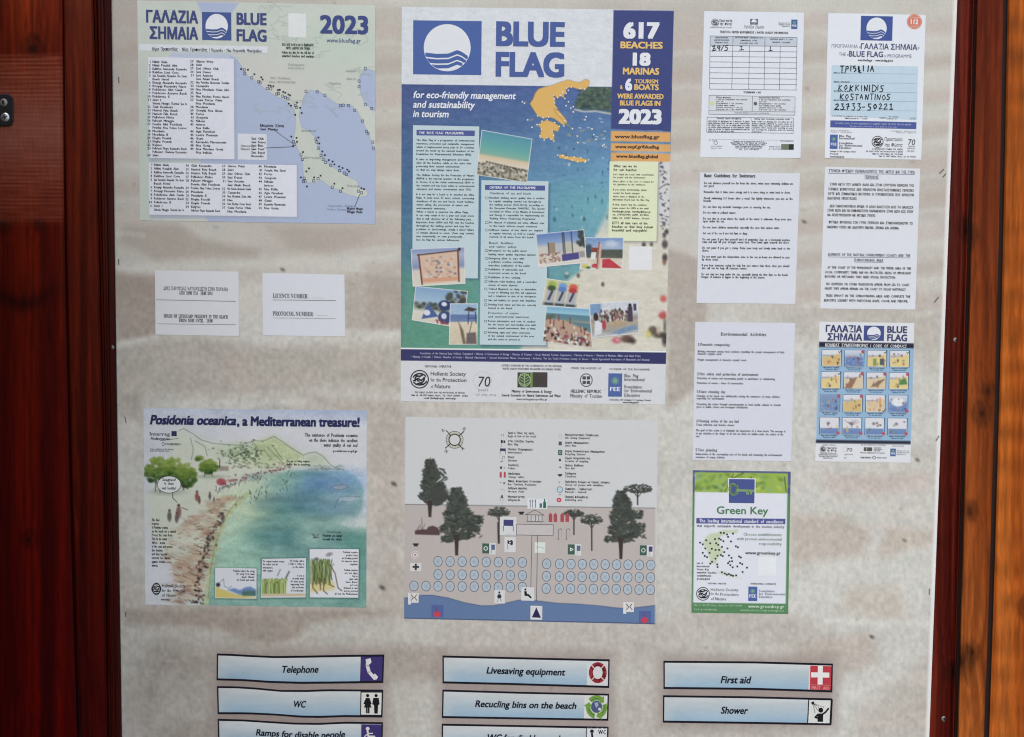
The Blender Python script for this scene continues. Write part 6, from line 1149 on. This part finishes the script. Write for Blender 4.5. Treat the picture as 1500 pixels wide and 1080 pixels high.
# ================================================================== 13 plan of the beach
crop(580, 600, 3.375)
S = Sheet('beach_plan_sheet', "printed plan of the beach with dark trees, rows of round parasols and blue water strip", "plan",
          [(47, 36), (1296, 55)], [(40, 1034), (1285, 1062)], (198, 201, 207), cell=1.0, seed=nxt())
A = S.art
A.poly([(40, 469), (1300, 488), (1300, 1080), (30, 1080)], (181, 173, 173)); A.line([(40, 469), (1300, 488)], 3, (90, 92, 104)); 
wave = [(30, 934), (60, 930), (130, 918), (180, 918), (260, 932), (340, 955), (420, 970), (480, 970), (540, 958), (600, 944), (640, 938), (700, 946), (800, 958), (900, 962), (1000, 970), (1080, 980), (1140, 984), (1200, 978), (1300, 966), (1300, 1080), (30, 1080)]
A.poly(wave, (92, 118, 164)); A.line(wave[:19], 2.6, (60, 76, 120)); A.line([(38, 1031), (1290, 1059)], 3.5, (60, 70, 100))
A.poly([(1282, 480), (1302, 480), (1298, 1070), (1280, 1070)], (206, 204, 208), .3, .7)
DT = [(66, 70, 68), (78, 82, 78), (54, 60, 58), (70, 78, 70)]
def conifer(cx, ty, by, wmax, trunk, seed, lean=0):
    r = random.Random(seed); H = by - ty
    for k in range(int(H * 2.6)):
        t = r.random(); y_ = ty + t * H; wd = wmax * (.16 + .84 * min(1, t * 1.25) ** .8) * (1 - .5 * max(0, t - .85) / .15) * (1 + .13 * math.sin(t * 23 + seed)); x_ = cx + lean * t + r.uniform(-1, 1) * wd; sg = 1 if x_ > cx else -1
        A.ell(x_, y_, r.uniform(8, 15), r.uniform(3.5, 6), r.choice(DT), .15, .95, sg * r.uniform(-50, 0) if r.random() < .8 else r.uniform(-80, 80))
    A.poly([(cx - 12, by - 20), (cx + 12, by - 20), (cx + 7, trunk), (cx - 7, trunk)], (62, 54, 54)); A.line([(cx - 5, by), (cx - 22, by - 30)], 5, (62, 54, 54)); A.line([(cx + 5, by), (cx + 20, by - 30)], 5, (62, 54, 54))
conifer(168, 252, 470, 62, 532, 1, 22); A.ell(215, 420, 48, 40, DT[0], 2, .9); conifer(300, 392, 640, 84, 722, 2, 18); conifer(1112, 408, 655, 76, 740, 3, 22)
for cx, cy, rx, ry in ((250, 640, 26, 14), (395, 590, 30, 40), (1060, 640, 26, 14), (1200, 600, 32, 40), (200, 320, 48, 30), (400, 545, 26, 18), (1190, 520, 26, 18)):
    for k in range(44): A.ell(cx + random.uniform(-1, 1) * rx, cy + random.uniform(-1, 1) * ry, random.uniform(6, 11), random.uniform(3, 5), random.choice(DT), .15, .9, random.uniform(-60, 60))
def umbrella_pine(cx, cy, rx, ry, by):
    for k in range(120):
        a_ = random.uniform(0, 6.28); q = math.sqrt(random.random()); y_ = cy + ry * q * math.sin(a_) * (1 if math.sin(a_) < 0 else .55); A.ell(cx + rx * q * math.cos(a_), y_, random.uniform(4, 8), random.uniform(2.5, 4), random.choice(DT), .1, .95, random.uniform(-30, 30))
    A.line([(cx, cy + ry * .3), (cx, by)], 7, (62, 56, 56)); A.line([(cx, cy + ry * 1.3), (cx - rx * .4, cy)], 3.6, (62, 56, 56)); A.line([(cx, cy + ry * 1.3), (cx + rx * .45, cy)], 3.6, (62, 56, 56))
umbrella_pine(510, 512, 54, 30, 660); umbrella_pine(880, 518, 46, 22, 618); umbrella_pine(968, 548, 54, 32, 696); umbrella_pine(1195, 396, 70, 30, 470)
A.line([(505, 560), (507, 660)], 8, (62, 56, 56)); 
# rocks and driftwood
A.poly([(94, 618), (94, 598), (130, 592), (150, 594), (160, 580), (182, 574), (206, 584), (217, 604), (216, 622), (150, 620)], (88, 66, 70)); 
for q in ([(110, 592), (118, 570), (126, 594)], [(126, 560), (128, 535), (130, 592)], [(134, 594), (142, 566)], [(104, 596), (112, 582)]): A.line(q, 3, (110, 90, 92), .8)
S.rect(650, 440, 748, 492, (212, 216, 228), 2, 'icon_tile')
IC = (72, 76, 90)
for x_ in (664, 676, 690): S.stroke([(x_, 446), (x_, 484)], 3, IC, 3, 'icon'); S.stroke([(x_ - 3, 448), (x_ - 3, 458)], 1.6, IC, 3, 'icon')
S.rect(710, 464, 722, 486, (64, 118, 100), 3, 'icon'); S.rect(728, 456, 742, 488, (50, 104, 92), 3, 'icon'); S.rect(732, 442, 738, 456, (50, 104, 92), 3, 'icon')
S.stroke([(640, 520), (688, 497), (732, 522), (640, 520)], 2.4, IC, 3, 'pavilion_symbol'); 
for x_ in (652, 668, 690, 706, 722): S.stroke([(x_, 524), (x_, 552)], 2.4, IC, 3, 'pavilion_symbol')
S.stroke([(645, 553), (730, 555)], 2.4, IC, 3, 'pavilion_symbol'); S.poly([(652, 524), (722, 526), (722, 552), (652, 550)], (190, 188, 194), 1, 'pavilion_symbol')
S.poly([(596, 567), (778, 570), (777, 624), (595, 620)], (190, 184, 188), 1, 'terrace_symbol'); S.stroke([(596, 567), (778, 570), (777, 624), (595, 620), (596, 567)], 2.4, IC, 3, 'terrace_symbol')
S.stroke([(672, 622), (666, 908)], 2.6, IC, 2, 'path_line'); S.stroke([(700, 624), (695, 946)], 2.6, IC, 2, 'path_line')
def phone(x, y, k=1):
    S.poly([(x - 14 * k, y - 7 * k), (x + 14 * k, y - 7 * k), (x + 15 * k, y - 1 * k), (x + 9 * k, y), (x + 10 * k, y + 8 * k), (x - 10 * k, y + 8 * k), (x - 9 * k, y), (x - 15 * k, y - 1 * k)], (52, 50, 60), 3, 'icon')
phone(620, 512); phone(98, 669)
for x_ in (764, 788, 822, 847): S.poly([(x_ - 9, 556), (x_ - 9, 520), (x_, 510), (x_ + 9, 520), (x_ + 9, 557)], (174, 76, 88), 1, 'cabin_symbol'); S.stroke([(x_ - 9, 530), (x_ + 9, 530)], 1.2, (130, 50, 64), 2, 'cabin_symbol'); S.stroke([(x_ - 9, 542), (x_ + 9, 542)], 1.2, (130, 50, 64), 2, 'cabin_symbol')
for x_ in (803, 843): S.stroke([(x_, 640), (x_, 592), (x_ + 14, 589), (x_ + 17, 600)], 2.6, (110, 112, 124), 3, 'shower_symbol'); S.stroke([(x_ + 12, 606), (x_ + 17, 632)], 1.2, (140, 142, 152), 3, 'shower_symbol'); S.stroke([(x_ - 6, 641), (x_ + 6, 641)], 2, (80, 82, 92), 3, 'shower_symbol')
TW = (204, 206, 212)
S.rect(514, 530, 596, 622, TW, 2, 'icon_tile'); S.rect(532, 545, 580, 576, (62, 62, 118), 3, 'icon'); S.stroke([(532, 576), (531, 602)], 3, (62, 62, 90), 3, 'icon'); S.stroke([(580, 576), (580, 602)], 3, (62, 62, 90), 3, 'icon'); S.stroke([(546, 616), (570, 616)], 1.6, IC, 3, 'icon')
S.rect(536, 630, 592, 706, TW, 2, 'icon_tile'); S.stroke([(552, 648), (553, 692)], 2, IC, 3, 'icon'); S.poly([(553, 646), (562, 650), (570, 645), (578, 650), (578, 668), (568, 672), (564, 664), (553, 664)], (50, 46, 70), 3, 'icon'); S.disc(564, 658, 4, None, TW, 4, 'icon', 8)
S.rect(686, 656, 738, 710, (208, 216, 216), 2, 'icon_tile'); S.ring(712, 692, 20, 12, 4, (170, 200, 188), 3, 'icon', 8, 200, 340)
for x_ in (427, 850, 1206):
    dy = (x_ - 427) * .012; S.rect(x_ + 34, 660 + dy, x_ + 66, 718 + dy, TW, 2, 'icon_tile'); S.rect(x_, 662 + dy, x_ + 34, 712 + dy, (64, 96, 86), 2, 'icon_tile'); S.ring(x_ + 17, 687 + dy, 9, 9, 4, (214, 220, 222), 3, 'icon', 3 if x_ == 850 else 10); S.rect(x_ + 44, 668 + dy, x_ + 62, 694 + dy, (84, 100, 140) if x_ != 1206 else (62, 62, 124), 3, 'icon'); S.stroke([(x_ + 46, 694 + dy), (x_ + 46, 712 + dy)], 1.6, IC, 3, 'icon')
S.disc(95, 719, 21, None, (208, 198, 200), 2, 'icon_tile', 18); S.ring(95, 719, 15, 15, 2.6, (178, 140, 146), 3, 'icon', 16); S.disc(95, 719, 4, None, (110, 80, 90), 4, 'icon', 8)
S.rect(70, 758, 125, 800, (208, 206, 208), 2, 'icon_tile'); S.stroke([(84, 778), (112, 779)], 10, (60, 62, 74), 3, 'icon'); S.stroke([(98, 764), (98, 793)], 10, (60, 62, 74), 3, 'icon')
S.rect(487, 893, 538, 960, TW, 3, 'icon_tile'); S.disc(511, 905, 5, 6, (50, 48, 58), 4, 'icon', 8); S.poly([(504, 914), (518, 914), (522, 928), (516, 934), (506, 934), (500, 928)], (50, 48, 58), 4, 'icon'); S.stroke([(506, 934), (502, 950)], 2.6, IC, 4, 'icon'); S.stroke([(516, 934), (520, 950)], 2.6, IC, 4, 'icon')
S.rect(620, 878, 684, 946, TW, 3, 'icon_tile'); S.disc(640, 890, 5, 6, (32, 32, 40), 4, 'icon', 8); S.poly([(634, 898), (646, 898), (648, 912), (658, 914), (672, 930), (664, 934), (652, 922), (636, 922)], (32, 32, 40), 4, 'icon')
S.rect(665, 970, 723, 1040, TW, 3, 'icon_tile'); S.poly([(694, 978), (717, 1030), (672, 1028)], (40, 38, 84), 4, 'icon')
for x_, y_ in ((60, 906), (1124, 952)): S.rect(x_, y_, x_ + 15, y_ + 58, (212, 212, 218), 3, 'icon_tile'); S.rect(x_ + 12, y_, x_ + 52, y_ + 50, (210, 208, 212), 3, 'icon_tile'); S.stroke([(x_ + 16, y_ + 10), (x_ + 26, y_ + 24), (x_ + 16, y_ + 38)], 4, (90, 80, 86), 4, 'icon'); S.stroke([(x_ + 42, y_ + 10), (x_ + 32, y_ + 24), (x_ + 44, y_ + 38)], 4, (90, 80, 86), 4, 'icon')
for x_, y_ in ((176, 966), (1202, 996)): S.rect(x_, y_, x_ + 58, y_ + 60, (76, 96, 160), 3, 'icon_tile'); S.disc(x_ + 27, y_ + 46, 19, 15, (196, 62, 84), 4, 'icon', 16); S.stroke([(x_ + 25, y_ + 12), (x_ + 26, y_ + 34)], 5, (120, 70, 110), 4, 'icon')
def shade(cx, cy, k):
    nm = 'parasol_symbol' if k == 0 else 'parasol_symbol_%d' % k
    r_ = 21
    S.disc(cx, cy, r_, r_ * 1.17, (168, 183, 198), 1, nm, 22); S.ring(cx, cy, r_, r_ * 1.17, 2.8, (78, 90, 118), 2, nm, 22)
    for a in range(0, 180, 45): S.stroke([(cx - 12 * math.cos(R(a)), cy - 14 * math.sin(R(a))), (cx + 12 * math.cos(R(a)), cy + 14 * math.sin(R(a)))], 1.2, (136, 152, 176), 2, nm)
k = 0
for row, (y0_, xs) in enumerate(((751, 8), (816, 8), (874, 10))):
    for i in range(xs): x_ = 208 + (i - (2 if xs == 10 else 0)) * 59.6; shade(x_, y0_ + (x_ - 208) * .012, k); k += 1
for row, y0_ in enumerate((763, 825, 885)):
    for i in range(10): x_ = 745 if i == 0 else 809 + (i - 1) * 56.4; shade(x_ - row * 1, y0_ + (x_ - 745) * .012, k); k += 1
# compass
S.ring(290, 150, 42, 42, 3, (110, 110, 90), 3, 'compass_rose', 26); S.ring(290, 150, 35, 35, 6, (196, 196, 170), 2, 'compass_rose', 26); S.ring(290, 150, 28, 28, 5, (58, 58, 54), 3, 'compass_rose', 26)
for a in (45, 135, 225, 315):
    c_, s_ = math.cos(R(a + 3)), math.sin(R(a + 3)); S.stroke([(290 + 26 * c_, 150 + 26 * s_), (290 + 62 * c_, 150 + 62 * s_)], 4.5, (58, 58, 54), 4, 'compass_rose')
for t, x_, y_, rt in (('Δ', 236, 108, 40), ('Β', 333, 102, -40), ('Ν', 244, 212, -40), ('Α', 334, 198, 40)): S.T(t, x_, y_, 12, al='c', rot=rt, b=.02, col=(110, 112, 116), part='compass_rose')
# legend
crop(720, 615, 7.895)
LG = [('Αρχή & Τέλος της ακτής', 'Begin & End of the beach', 305, 325), ('Ιστός Γαλάζιας Σημαίας', 'Blue Flag', 300, 118), ('Πίνακας Πληροφοριών', 'Information', 285, 160), ('Ντουζ', 'Showers', 72, 105), ('Τουαλέτες', 'Toilets', 125, 80), ('Αποδυτήρια', 'Change cabins', 138, 190), ('Μπαρ, Καφετέρια, Εστιατόριο', 'Bar, Cafeteria, Restaurant', 385, 330), ('Διάδρομος παραλίας', 'Access Path', 220, 185), ('Ναυαγοσώστης', 'Lifeguards', 195, 140)]
for i, (a, b_, wa, wb) in enumerate(LG): y_ = (163, 258, 352, 444, 535, 634, 720, 802, 900)[i]; S.T(a, 190, y_, 18, w=wa, b=.045, col=(46, 48, 62)); S.T(b_, 190, y_ + 37, 18, w=wb, b=.015, col=(60, 62, 78))
LG = [('Ναυαγοσωστικός Εξοπλισμός', 'Life Saving Equipment', 390, 290), ('Δοχεία Απορριμμάτων', 'Litter Bins', 272, 130), ('Δοχεία Ανακυκλώσιμων Απορριμμάτων', 'Recycling Stations', 460, 235), ('Σημείο Δειγματοληψίας', 'Location of sampling', 292, 270), ('Πρώτες Βοήθειες', 'First Aid', 214, 108), ('Τηλέφωνο', 'Telephone', 128, 130), ('Πρόσβαση Ατόμων με Ειδικές ανάγκες', 'Access for people with disabilities', 520, 445), ('Ομπρέλες - Ξαπλώστρες', 'Parasols - Sunbeds', 315, 248), ('Περιοχή Κολύμβησης', 'Swimming area', 268, 200)]
for i, (a, b_, wa, wb) in enumerate(LG): y_ = (185, 275, 374, 454, 538, 632, 728, 810, 902)[i]; S.T(a, 850, y_, 18, w=wa, b=.045, col=(46, 48, 62)); S.T(b_, 850, y_ + 34, 18, w=wb, b=.015, col=(60, 62, 78))
I2 = (66, 68, 84); leg = 'legend_icon'
S.stroke([(115, 165), (118, 190)], 6, (130, 134, 150), 3, leg); S.stroke([(140, 165), (138, 190)], 6, (130, 134, 150), 3, leg)
S.rect(108, 235, 130, 268, (40, 42, 66), 3, leg); S.rect(138, 240, 158, 268, (40, 42, 66), 3, leg); S.stroke([(112, 268), (112, 316)], 3, I2, 3, leg); S.rect(98, 332, 164, 362, (52, 54, 96), 3, leg); S.stroke([(100, 362), (99, 396)], 5, I2, 3, leg); S.stroke([(162, 362), (162, 396)], 5, I2, 3, leg)
S.stroke([(128, 425), (124, 480)], 4, (120, 122, 136), 3, leg); S.stroke([(128, 425), (148, 424), (150, 446)], 4, (120, 122, 136), 3, leg); S.rect(102, 482, 128, 488, (40, 42, 50), 3, leg); S.rect(98, 540, 122, 568, (64, 78, 84), 3, leg); S.stroke([(142, 545), (160, 566)], 5, (84, 96, 100), 3, leg)
for x_ in (106, 153): S.poly([(x_ - 12, 668), (x_ - 12, 612), (x_, 598), (x_ + 12, 612), (x_ + 12, 669)], (182, 72, 88), 3, leg)
S.stroke([(94, 724), (118, 728)], 6, (130, 140, 150), 3, leg); S.rect(136, 720, 158, 746, (110, 126, 134), 3, leg); S.stroke([(90, 803), (130, 806), (156, 820)], 4, (160, 164, 176), 3, leg); S.disc(122, 876, 8, None, (50, 50, 60), 3, leg, 10); S.rect(106, 886, 134, 904, (50, 50, 60), 3, leg); S.stroke([(106, 910), (98, 942)], 4, (120, 122, 134), 3, leg); S.stroke([(130, 910), (134, 942)], 4, (120, 122, 134), 3, leg)
S.ring(795, 192, 18, 22, 5, (196, 176, 186), 3, leg, 14); S.rect(776, 252, 812, 296, (76, 84, 104), 3, leg); S.rect(770, 350, 818, 410, (64, 96, 92), 3, leg); S.ring(794, 380, 12, 14, 4, (190, 206, 206), 4, leg, 10); S.poly([(792, 442), (808, 478), (774, 476)], (28, 26, 50), 3, leg); S.stroke([(780, 548), (808, 549)], 7, (96, 98, 120), 3, leg); S.stroke([(794, 538), (794, 562)], 6, (96, 98, 120), 3, leg); S.poly([(764, 630), (820, 628), (812, 646), (804, 656), (782, 656), (772, 646)], (56, 58, 66), 3, leg); S.stroke([(780, 712), (792, 736)], 6, (110, 114, 136), 3, leg)
S.disc(790, 808, 31, 33, (176, 204, 216), 3, leg, 20); S.ring(790, 808, 31, 33, 5, (60, 84, 120), 4, leg, 22); S.stroke([(778, 868), (800, 868)], 7, (110, 90, 110), 3, leg); S.disc(780, 928, 28, 27, (196, 66, 88), 3, leg, 20); S.disc(780, 930, 9, None, (222, 190, 204), 4, leg, 10)
# parasols: one part each
par = {k: S.parts.pop(k) for k in list(S.parts) if k.startswith('parasol_symbol')}
S.finish()
for k, items in par.items():
    o = 0; vv = []; ff = []; cc = []
    for v, f, c in items: vv.append(v); ff.append(f + o); cc.append(np.broadcast_to(c, (len(v), 3))); o += len(v)
    mk('parasol_symbol', np.concatenate(vv), np.concatenate(ff), np.concatenate(cc), M_INK, S.root)

# ================================================================== facility signs
SG = "printed facility name signs in three columns at the foot of the banner"
def sign(label, top, bot, text, tx, ty, th_, tw, icon, split, tail=None, first=True):
    global S
    S = Sheet('facility_sign', label, 'sign', top, bot, (190, 196, 202), cell=1.6, d0=.0009, th=.0004, mat=M_PAPER, group=SG, bulge=.0004, seed=nxt(), curl=0)
    A = S.art; V_ = S.V[..., None]; U_ = S.U[..., None]
    c = np.where(V_ < .5, np.array((202, 204, 207)) * (1 - V_ * 2) + np.array((168, 184, 198)) * V_ * 2, np.array((168, 184, 198)) * (2 - V_ * 2) + np.array((136, 170, 200)) * (V_ * 2 - 1))
    e = np.clip((.09 - U_) / .09, 0, 1); c = c * (1 - .6 * e) + np.array((186, 192, 196)) * .6 * e; A.c[:] = c; A.mottle(60, 9, 7, S.seed); A.mottle(8, 3, 3, S.seed + 1)
    n = 40; hw = .5
    for vv, off in ((0, 1), (1, -1)):     # dark outline
        Ug = np.linspace(0, 1, n)[None, :].repeat(2, 0); Vg = np.array([[vv], [vv + off * 3.0 / S.H]]).repeat(n, 1)
        if off < 0: Vg = Vg[::-1]
        S.add('outline', S.world(Ug, Vg, 3).reshape(-1, 3), grid_faces(2, n), (24, 20, 34))
    for uu, off in ((0, 1), (1, -1)):
        Vg = np.linspace(0, 1, 8)[:, None].repeat(2, 1); Ug = np.array([[uu, uu + off * 2.0 / S.W]]).repeat(8, 0)
        if off < 0: Ug = Ug[:, ::-1]
        S.add('outline', S.world(Ug, Vg, 3.4).reshape(-1, 3), grid_faces(8, 2), (24, 20, 34))
    S.T(text, tx, ty + 2, th_ * 1.1, w=tw, it=.2, b=.034, col=(16, 20, 38), res=3, part='lettering')
    icon(); S.finish()
crop(300, 940, 5.357)
PUR = (58, 46, 112); IW = (206, 207, 206)
def i_phone():
    S.rect(1224, 113, 1398, 323, PUR, 2, 'icon'); S.stroke([(1280, 150), (1276, 190), (1290, 240), (1330, 285)], 26, (208, 208, 216), 3, 'icon'); S.poly([(1262, 140), (1300, 130), (1308, 160), (1296, 178), (1266, 168)], (208, 208, 216), 4, 'icon'); S.poly([(1312, 270), (1334, 250), (1360, 276), (1350, 296), (1326, 302)], (208, 208, 216), 4, 'icon')
def i_wc():
    S.rect(1222, 392, 1390, 582, (40, 36, 44), 2, 'icon'); S.rect(1230, 400, 1383, 575, IW, 3, 'icon'); K = (22, 22, 26)
    for cx, wm in ((1278, 1), (1344, 0)):
        S.disc(cx, 424, 13, 13, K, 4, 'icon', 14)
        if wm: S.poly([(cx - 14, 442), (cx + 14, 442), (cx + 32, 490), (cx + 22, 494), (cx + 30, 518), (cx - 30, 518), (cx - 20, 494), (cx - 34, 490)], K, 4, 'icon'); S.stroke([(cx - 7, 516), (cx - 7, 560)], 13, K, 4, 'icon'); S.stroke([(cx + 8, 516), (cx + 8, 560)], 13, K, 4, 'icon')
        else: S.poly([(cx - 22, 442), (cx + 20, 442), (cx + 28, 492), (cx + 16, 498), (cx + 13, 565), (cx - 14, 565), (cx - 16, 498), (cx - 30, 492)], K, 4, 'icon')
def i_ramp(dx=0, dy=0):
    S.rect(1226, 648, 1390, 838, (104, 100, 150), 2, 'icon'); S.rect(1232, 654, 1384, 832, PUR, 3, 'icon'); S.disc(1278, 684, 15, None, IW, 4, 'icon', 12); S.stroke([(1277, 700), (1284, 745), (1330, 745), (1346, 795)], 14, IW, 4, 'icon'); S.stroke([(1280, 722), (1318, 720)], 9, IW, 4, 'icon'); S.ring(1292, 764, 40, 40, 9, IW, 4, 'icon', 14, 40, 260)
sign("blue sign reading Telephone with a white receiver on purple", [(95, 93), (200, 96), (350, 105), (550, 114), (800, 110), (1100, 104), (1408, 101)], [(92, 304), (300, 310), (500, 324), (750, 332), (1000, 330), (1400, 325)], 'Telephone', 597, 241, 46, 292, i_phone, 0)
sign("blue sign reading WC with black woman and man figures", [(95, 349), (250, 351), (400, 361), (600, 380), (800, 380), (950, 374), (1400, 377)], [(101, 570), (350, 571), (550, 580), (750, 596), (900, 599), (1100, 592), (1393, 596)], 'WC', 690, 512, 46, 98, i_wc, 0)
sign("blue sign reading Ramps for disable people with a wheelchair symbol on purple", [(101, 606), (300, 611), (500, 624), (700, 636), (900, 638), (1100, 629), (1398, 632)], [(106, 828), (350, 829), (550, 838), (750, 853), (900, 856), (1100, 850), (1393, 853)], 'Ramps for disable people', 400, 734, 46, 700, i_ramp, 0)
crop(630, 940, 5.357)
def i_ring():
    S.rect(1232, 150, 1400, 357, (200, 202, 206), 2, 'icon'); S.ring(1316, 244, 54, 66, 32, (176, 52, 66), 3, 'icon', 30)
    for a in (20, 110, 200, 290): S.stroke([(1316 + 36 * math.cos(R(a + 25)), 244 + 46 * math.sin(R(a + 25))), (1316 + 70 * math.cos(R(a + 25)), 244 + 84 * math.sin(R(a + 25)))], 7, (214, 190, 192), 4, 'icon')
def i_recy():
    S.rect(1212, 412, 1396, 612, (204, 206, 206), 2, 'icon'); S.disc(1306, 512, 44, 48, (70, 84, 124), 3, 'icon', 22); S.poly([(1290, 480), (1316, 476), (1322, 500), (1306, 520), (1296, 506)], (150, 160, 180), 4, 'icon'); S.disc(1330, 530, 12, None, (190, 196, 204), 4, 'icon', 10)
    for a in (-90, 30, 150):
        t = [R(a + q) for q in range(-48, 40, 8)]; r1, r2 = 48, 84; o_ = [(1306 + r2 * math.cos(q), 514 + r2 * 1.1 * math.sin(q)) for q in t]; i_ = [(1306 + r1 * math.cos(q), 514 + r1 * 1.1 * math.sin(q)) for q in t[::-1]]
        tip = (1306 + 66 * math.cos(R(a + 62)), 514 + 73 * math.sin(R(a + 62))); e1 = (1306 + 100 * math.cos(R(a + 36)), 514 + 108 * math.sin(R(a + 36))); e2 = (1306 + 34 * math.cos(R(a + 36)), 514 + 37 * math.sin(R(a + 36)))
        S.poly(o_ + [e1, tip, e2] + i_, (108, 152, 62), 5, 'icon'); S.stroke([(1306 + 62 * math.cos(R(a + q)), 514 + 68 * math.sin(R(a + q))) for q in (-40, -20, 0, 20)], 6, (70, 110, 50), 6, 'icon')
def i_wcd():
    S.rect(1224, 668, 1396, 880, (84, 82, 96), 2, 'icon'); S.rect(1232, 676, 1388, 872, (206, 208, 214), 3, 'icon'); S.disc(1270, 704, 15, None, (32, 32, 44), 4, 'icon', 12); S.stroke([(1270, 722), (1274, 762), (1312, 762), (1328, 810)], 16, (32, 32, 60), 4, 'icon'); S.ring(1286, 782, 36, 36, 9, (32, 32, 60), 4, 'icon', 14, 40, 260); S.T('WC', 1318, 726, 32, w=62, b=.05, col=(40, 40, 50), part='icon', L=5)
sign("blue sign reading Livesaving equipment with a red and white life ring", [(97, 109), (600, 121), (1409, 139)], [(98, 328), (600, 340), (1405, 364)], 'Livesaving equipment', 442, 248, 46, 616, i_ring, 0)
sign("blue sign reading Recucling bins on the beach with green arrows round a globe", [(97, 376), (700, 394), (1404, 409)], [(92, 600), (700, 610), (1398, 621)], 'Recucling bins on the beach', 352, 510, 46, 792, i_recy, 0)
sign("blue sign reading WC for disable people with a wheelchair pictogram beside letters WC", [(92, 644), (700, 655), (1400, 668)], [(88, 866), (700, 876), (1396, 890)], 'WC for disable people', 440, 776, 46, 606, i_wcd, 0)
crop(950, 940, 5.172)
def i_aid():
    S.rect(1215, 170, 1388, 372, (204, 198, 204), 2, 'icon'); S.rect(1226, 182, 1382, 368, (188, 52, 66), 3, 'icon'); S.stroke([(1240, 252), (1362, 254)], 38, (222, 220, 222), 4, 'icon'); S.stroke([(1302, 192), (1300, 318)], 38, (222, 220, 222), 5, 'icon'); S.stroke([(1228, 328), (1380, 331)], 2.4, (214, 150, 156), 4, 'icon'); S.T('FIRST AID', 1236, 360, 18, w=134, b=.02, col=(220, 150, 150), part='icon')
def i_shower():
    K = (24, 24, 28); S.rect(1210, 434, 1386, 630, K, 2, 'icon'); S.rect(1218, 442, 1374, 620, (208, 210, 210), 3, 'icon')
    S.poly([(1230, 462), (1252, 452), (1258, 472), (1240, 480)], K, 4, 'icon')
    for e in ((1334, 500), (1306, 512), (1284, 524), (1262, 545)):
        for k in range(4):
            a = .18 + k * .21; b_ = a + .13; S.stroke([(1246 + (e[0] - 1246) * a, 466 + (e[1] - 466) * a), (1246 + (e[0] - 1246) * b_, 466 + (e[1] - 466) * b_)], 4.5, K, 4, 'icon')
    S.disc(1305, 520, 19, None, K, 4, 'icon', 16); S.poly([(1280, 545), (1324, 545), (1322, 608), (1280, 608)], K, 4, 'icon'); S.stroke([(1316, 552), (1340, 536), (1364, 506)], 13, K, 4, 'icon'); S.stroke([(1284, 552), (1262, 574), (1296, 584)], 13, K, 4, 'icon')
sign("blue sign reading First aid with a white cross on red", [(113, 145), (800, 150), (1100, 158), (1397, 167)], [(113, 359), (800, 366), (1392, 385)], 'First aid', 546, 312, 46, 224, i_aid, 0)
sign("blue sign reading Shower with a black figure under a spray", [(110, 406), (750, 414), (1391, 430)], [(108, 614), (800, 624), (1380, 634)], 'Shower', 546, 543, 46, 202, i_shower, 0)

# ================================================================== staples
crop()
SP = [(174, 117, 9, 0), (174, 384, 9, 0), (184, 615, 10, 12), (184.5, 900, 8, 0), (1379, 251, 9, -45), (1383, 257, 7, -40), (1371.5, 439, 10, -38), (1373, 642, 9, -30), (1361, 867, 9, 0)]
LB = ["staple in the left banner edge beside the beach name list", "staple in the left banner edge above the lifeguard hours card", "tilted staple in the left banner edge beside the watercolour poster's top", "lowest staple in the left banner edge, near the watercolour poster's foot", "upper of two crossing slanted staples at the right banner edge", "lower of two close slanted staples at the right banner edge", "slanted staple at the right banner edge beside the capital letter sheet", "slanted staple at the right banner edge beside the cartoon grid poster", "lowest upright staple at the right banner edge"]
for (x, y, ln, rt), lb in zip(SP, LB):
    c = W(x, y, .0008); a = R(rt); e = np.array((math.sin(a) * -1, 0, math.cos(a))) * ln * MMPX / 2; q = np.array((math.cos(a), 0, math.sin(a))) * .0006; V = []; F = []
    ring_ = []
    for p_, o_ in ((c - e, .0), (c - e * .97, .0012), (c + e * .97, .0012), (c + e, .0)):
        for sx_, dy_ in ((-1, 0), (1, 0), (1, .0007), (-1, .0007)): V.append(np.array(p_) + q * sx_ + np.array((0, -o_ - dy_ + .0002, 0)))
    for k in range(3):
        for i in range(4): F.append((k * 4 + i, k * 4 + (i + 1) % 4, (k + 1) * 4 + (i + 1) % 4, (k + 1) * 4 + i))
    F += [(3, 2, 1, 0), (12, 13, 14, 15)]
    o = mk('staple', V, F, None, M_STAPLE); tag(o, lb, 'staple', 'staples holding the banner edges')
bpy.data.objects.remove(tob)
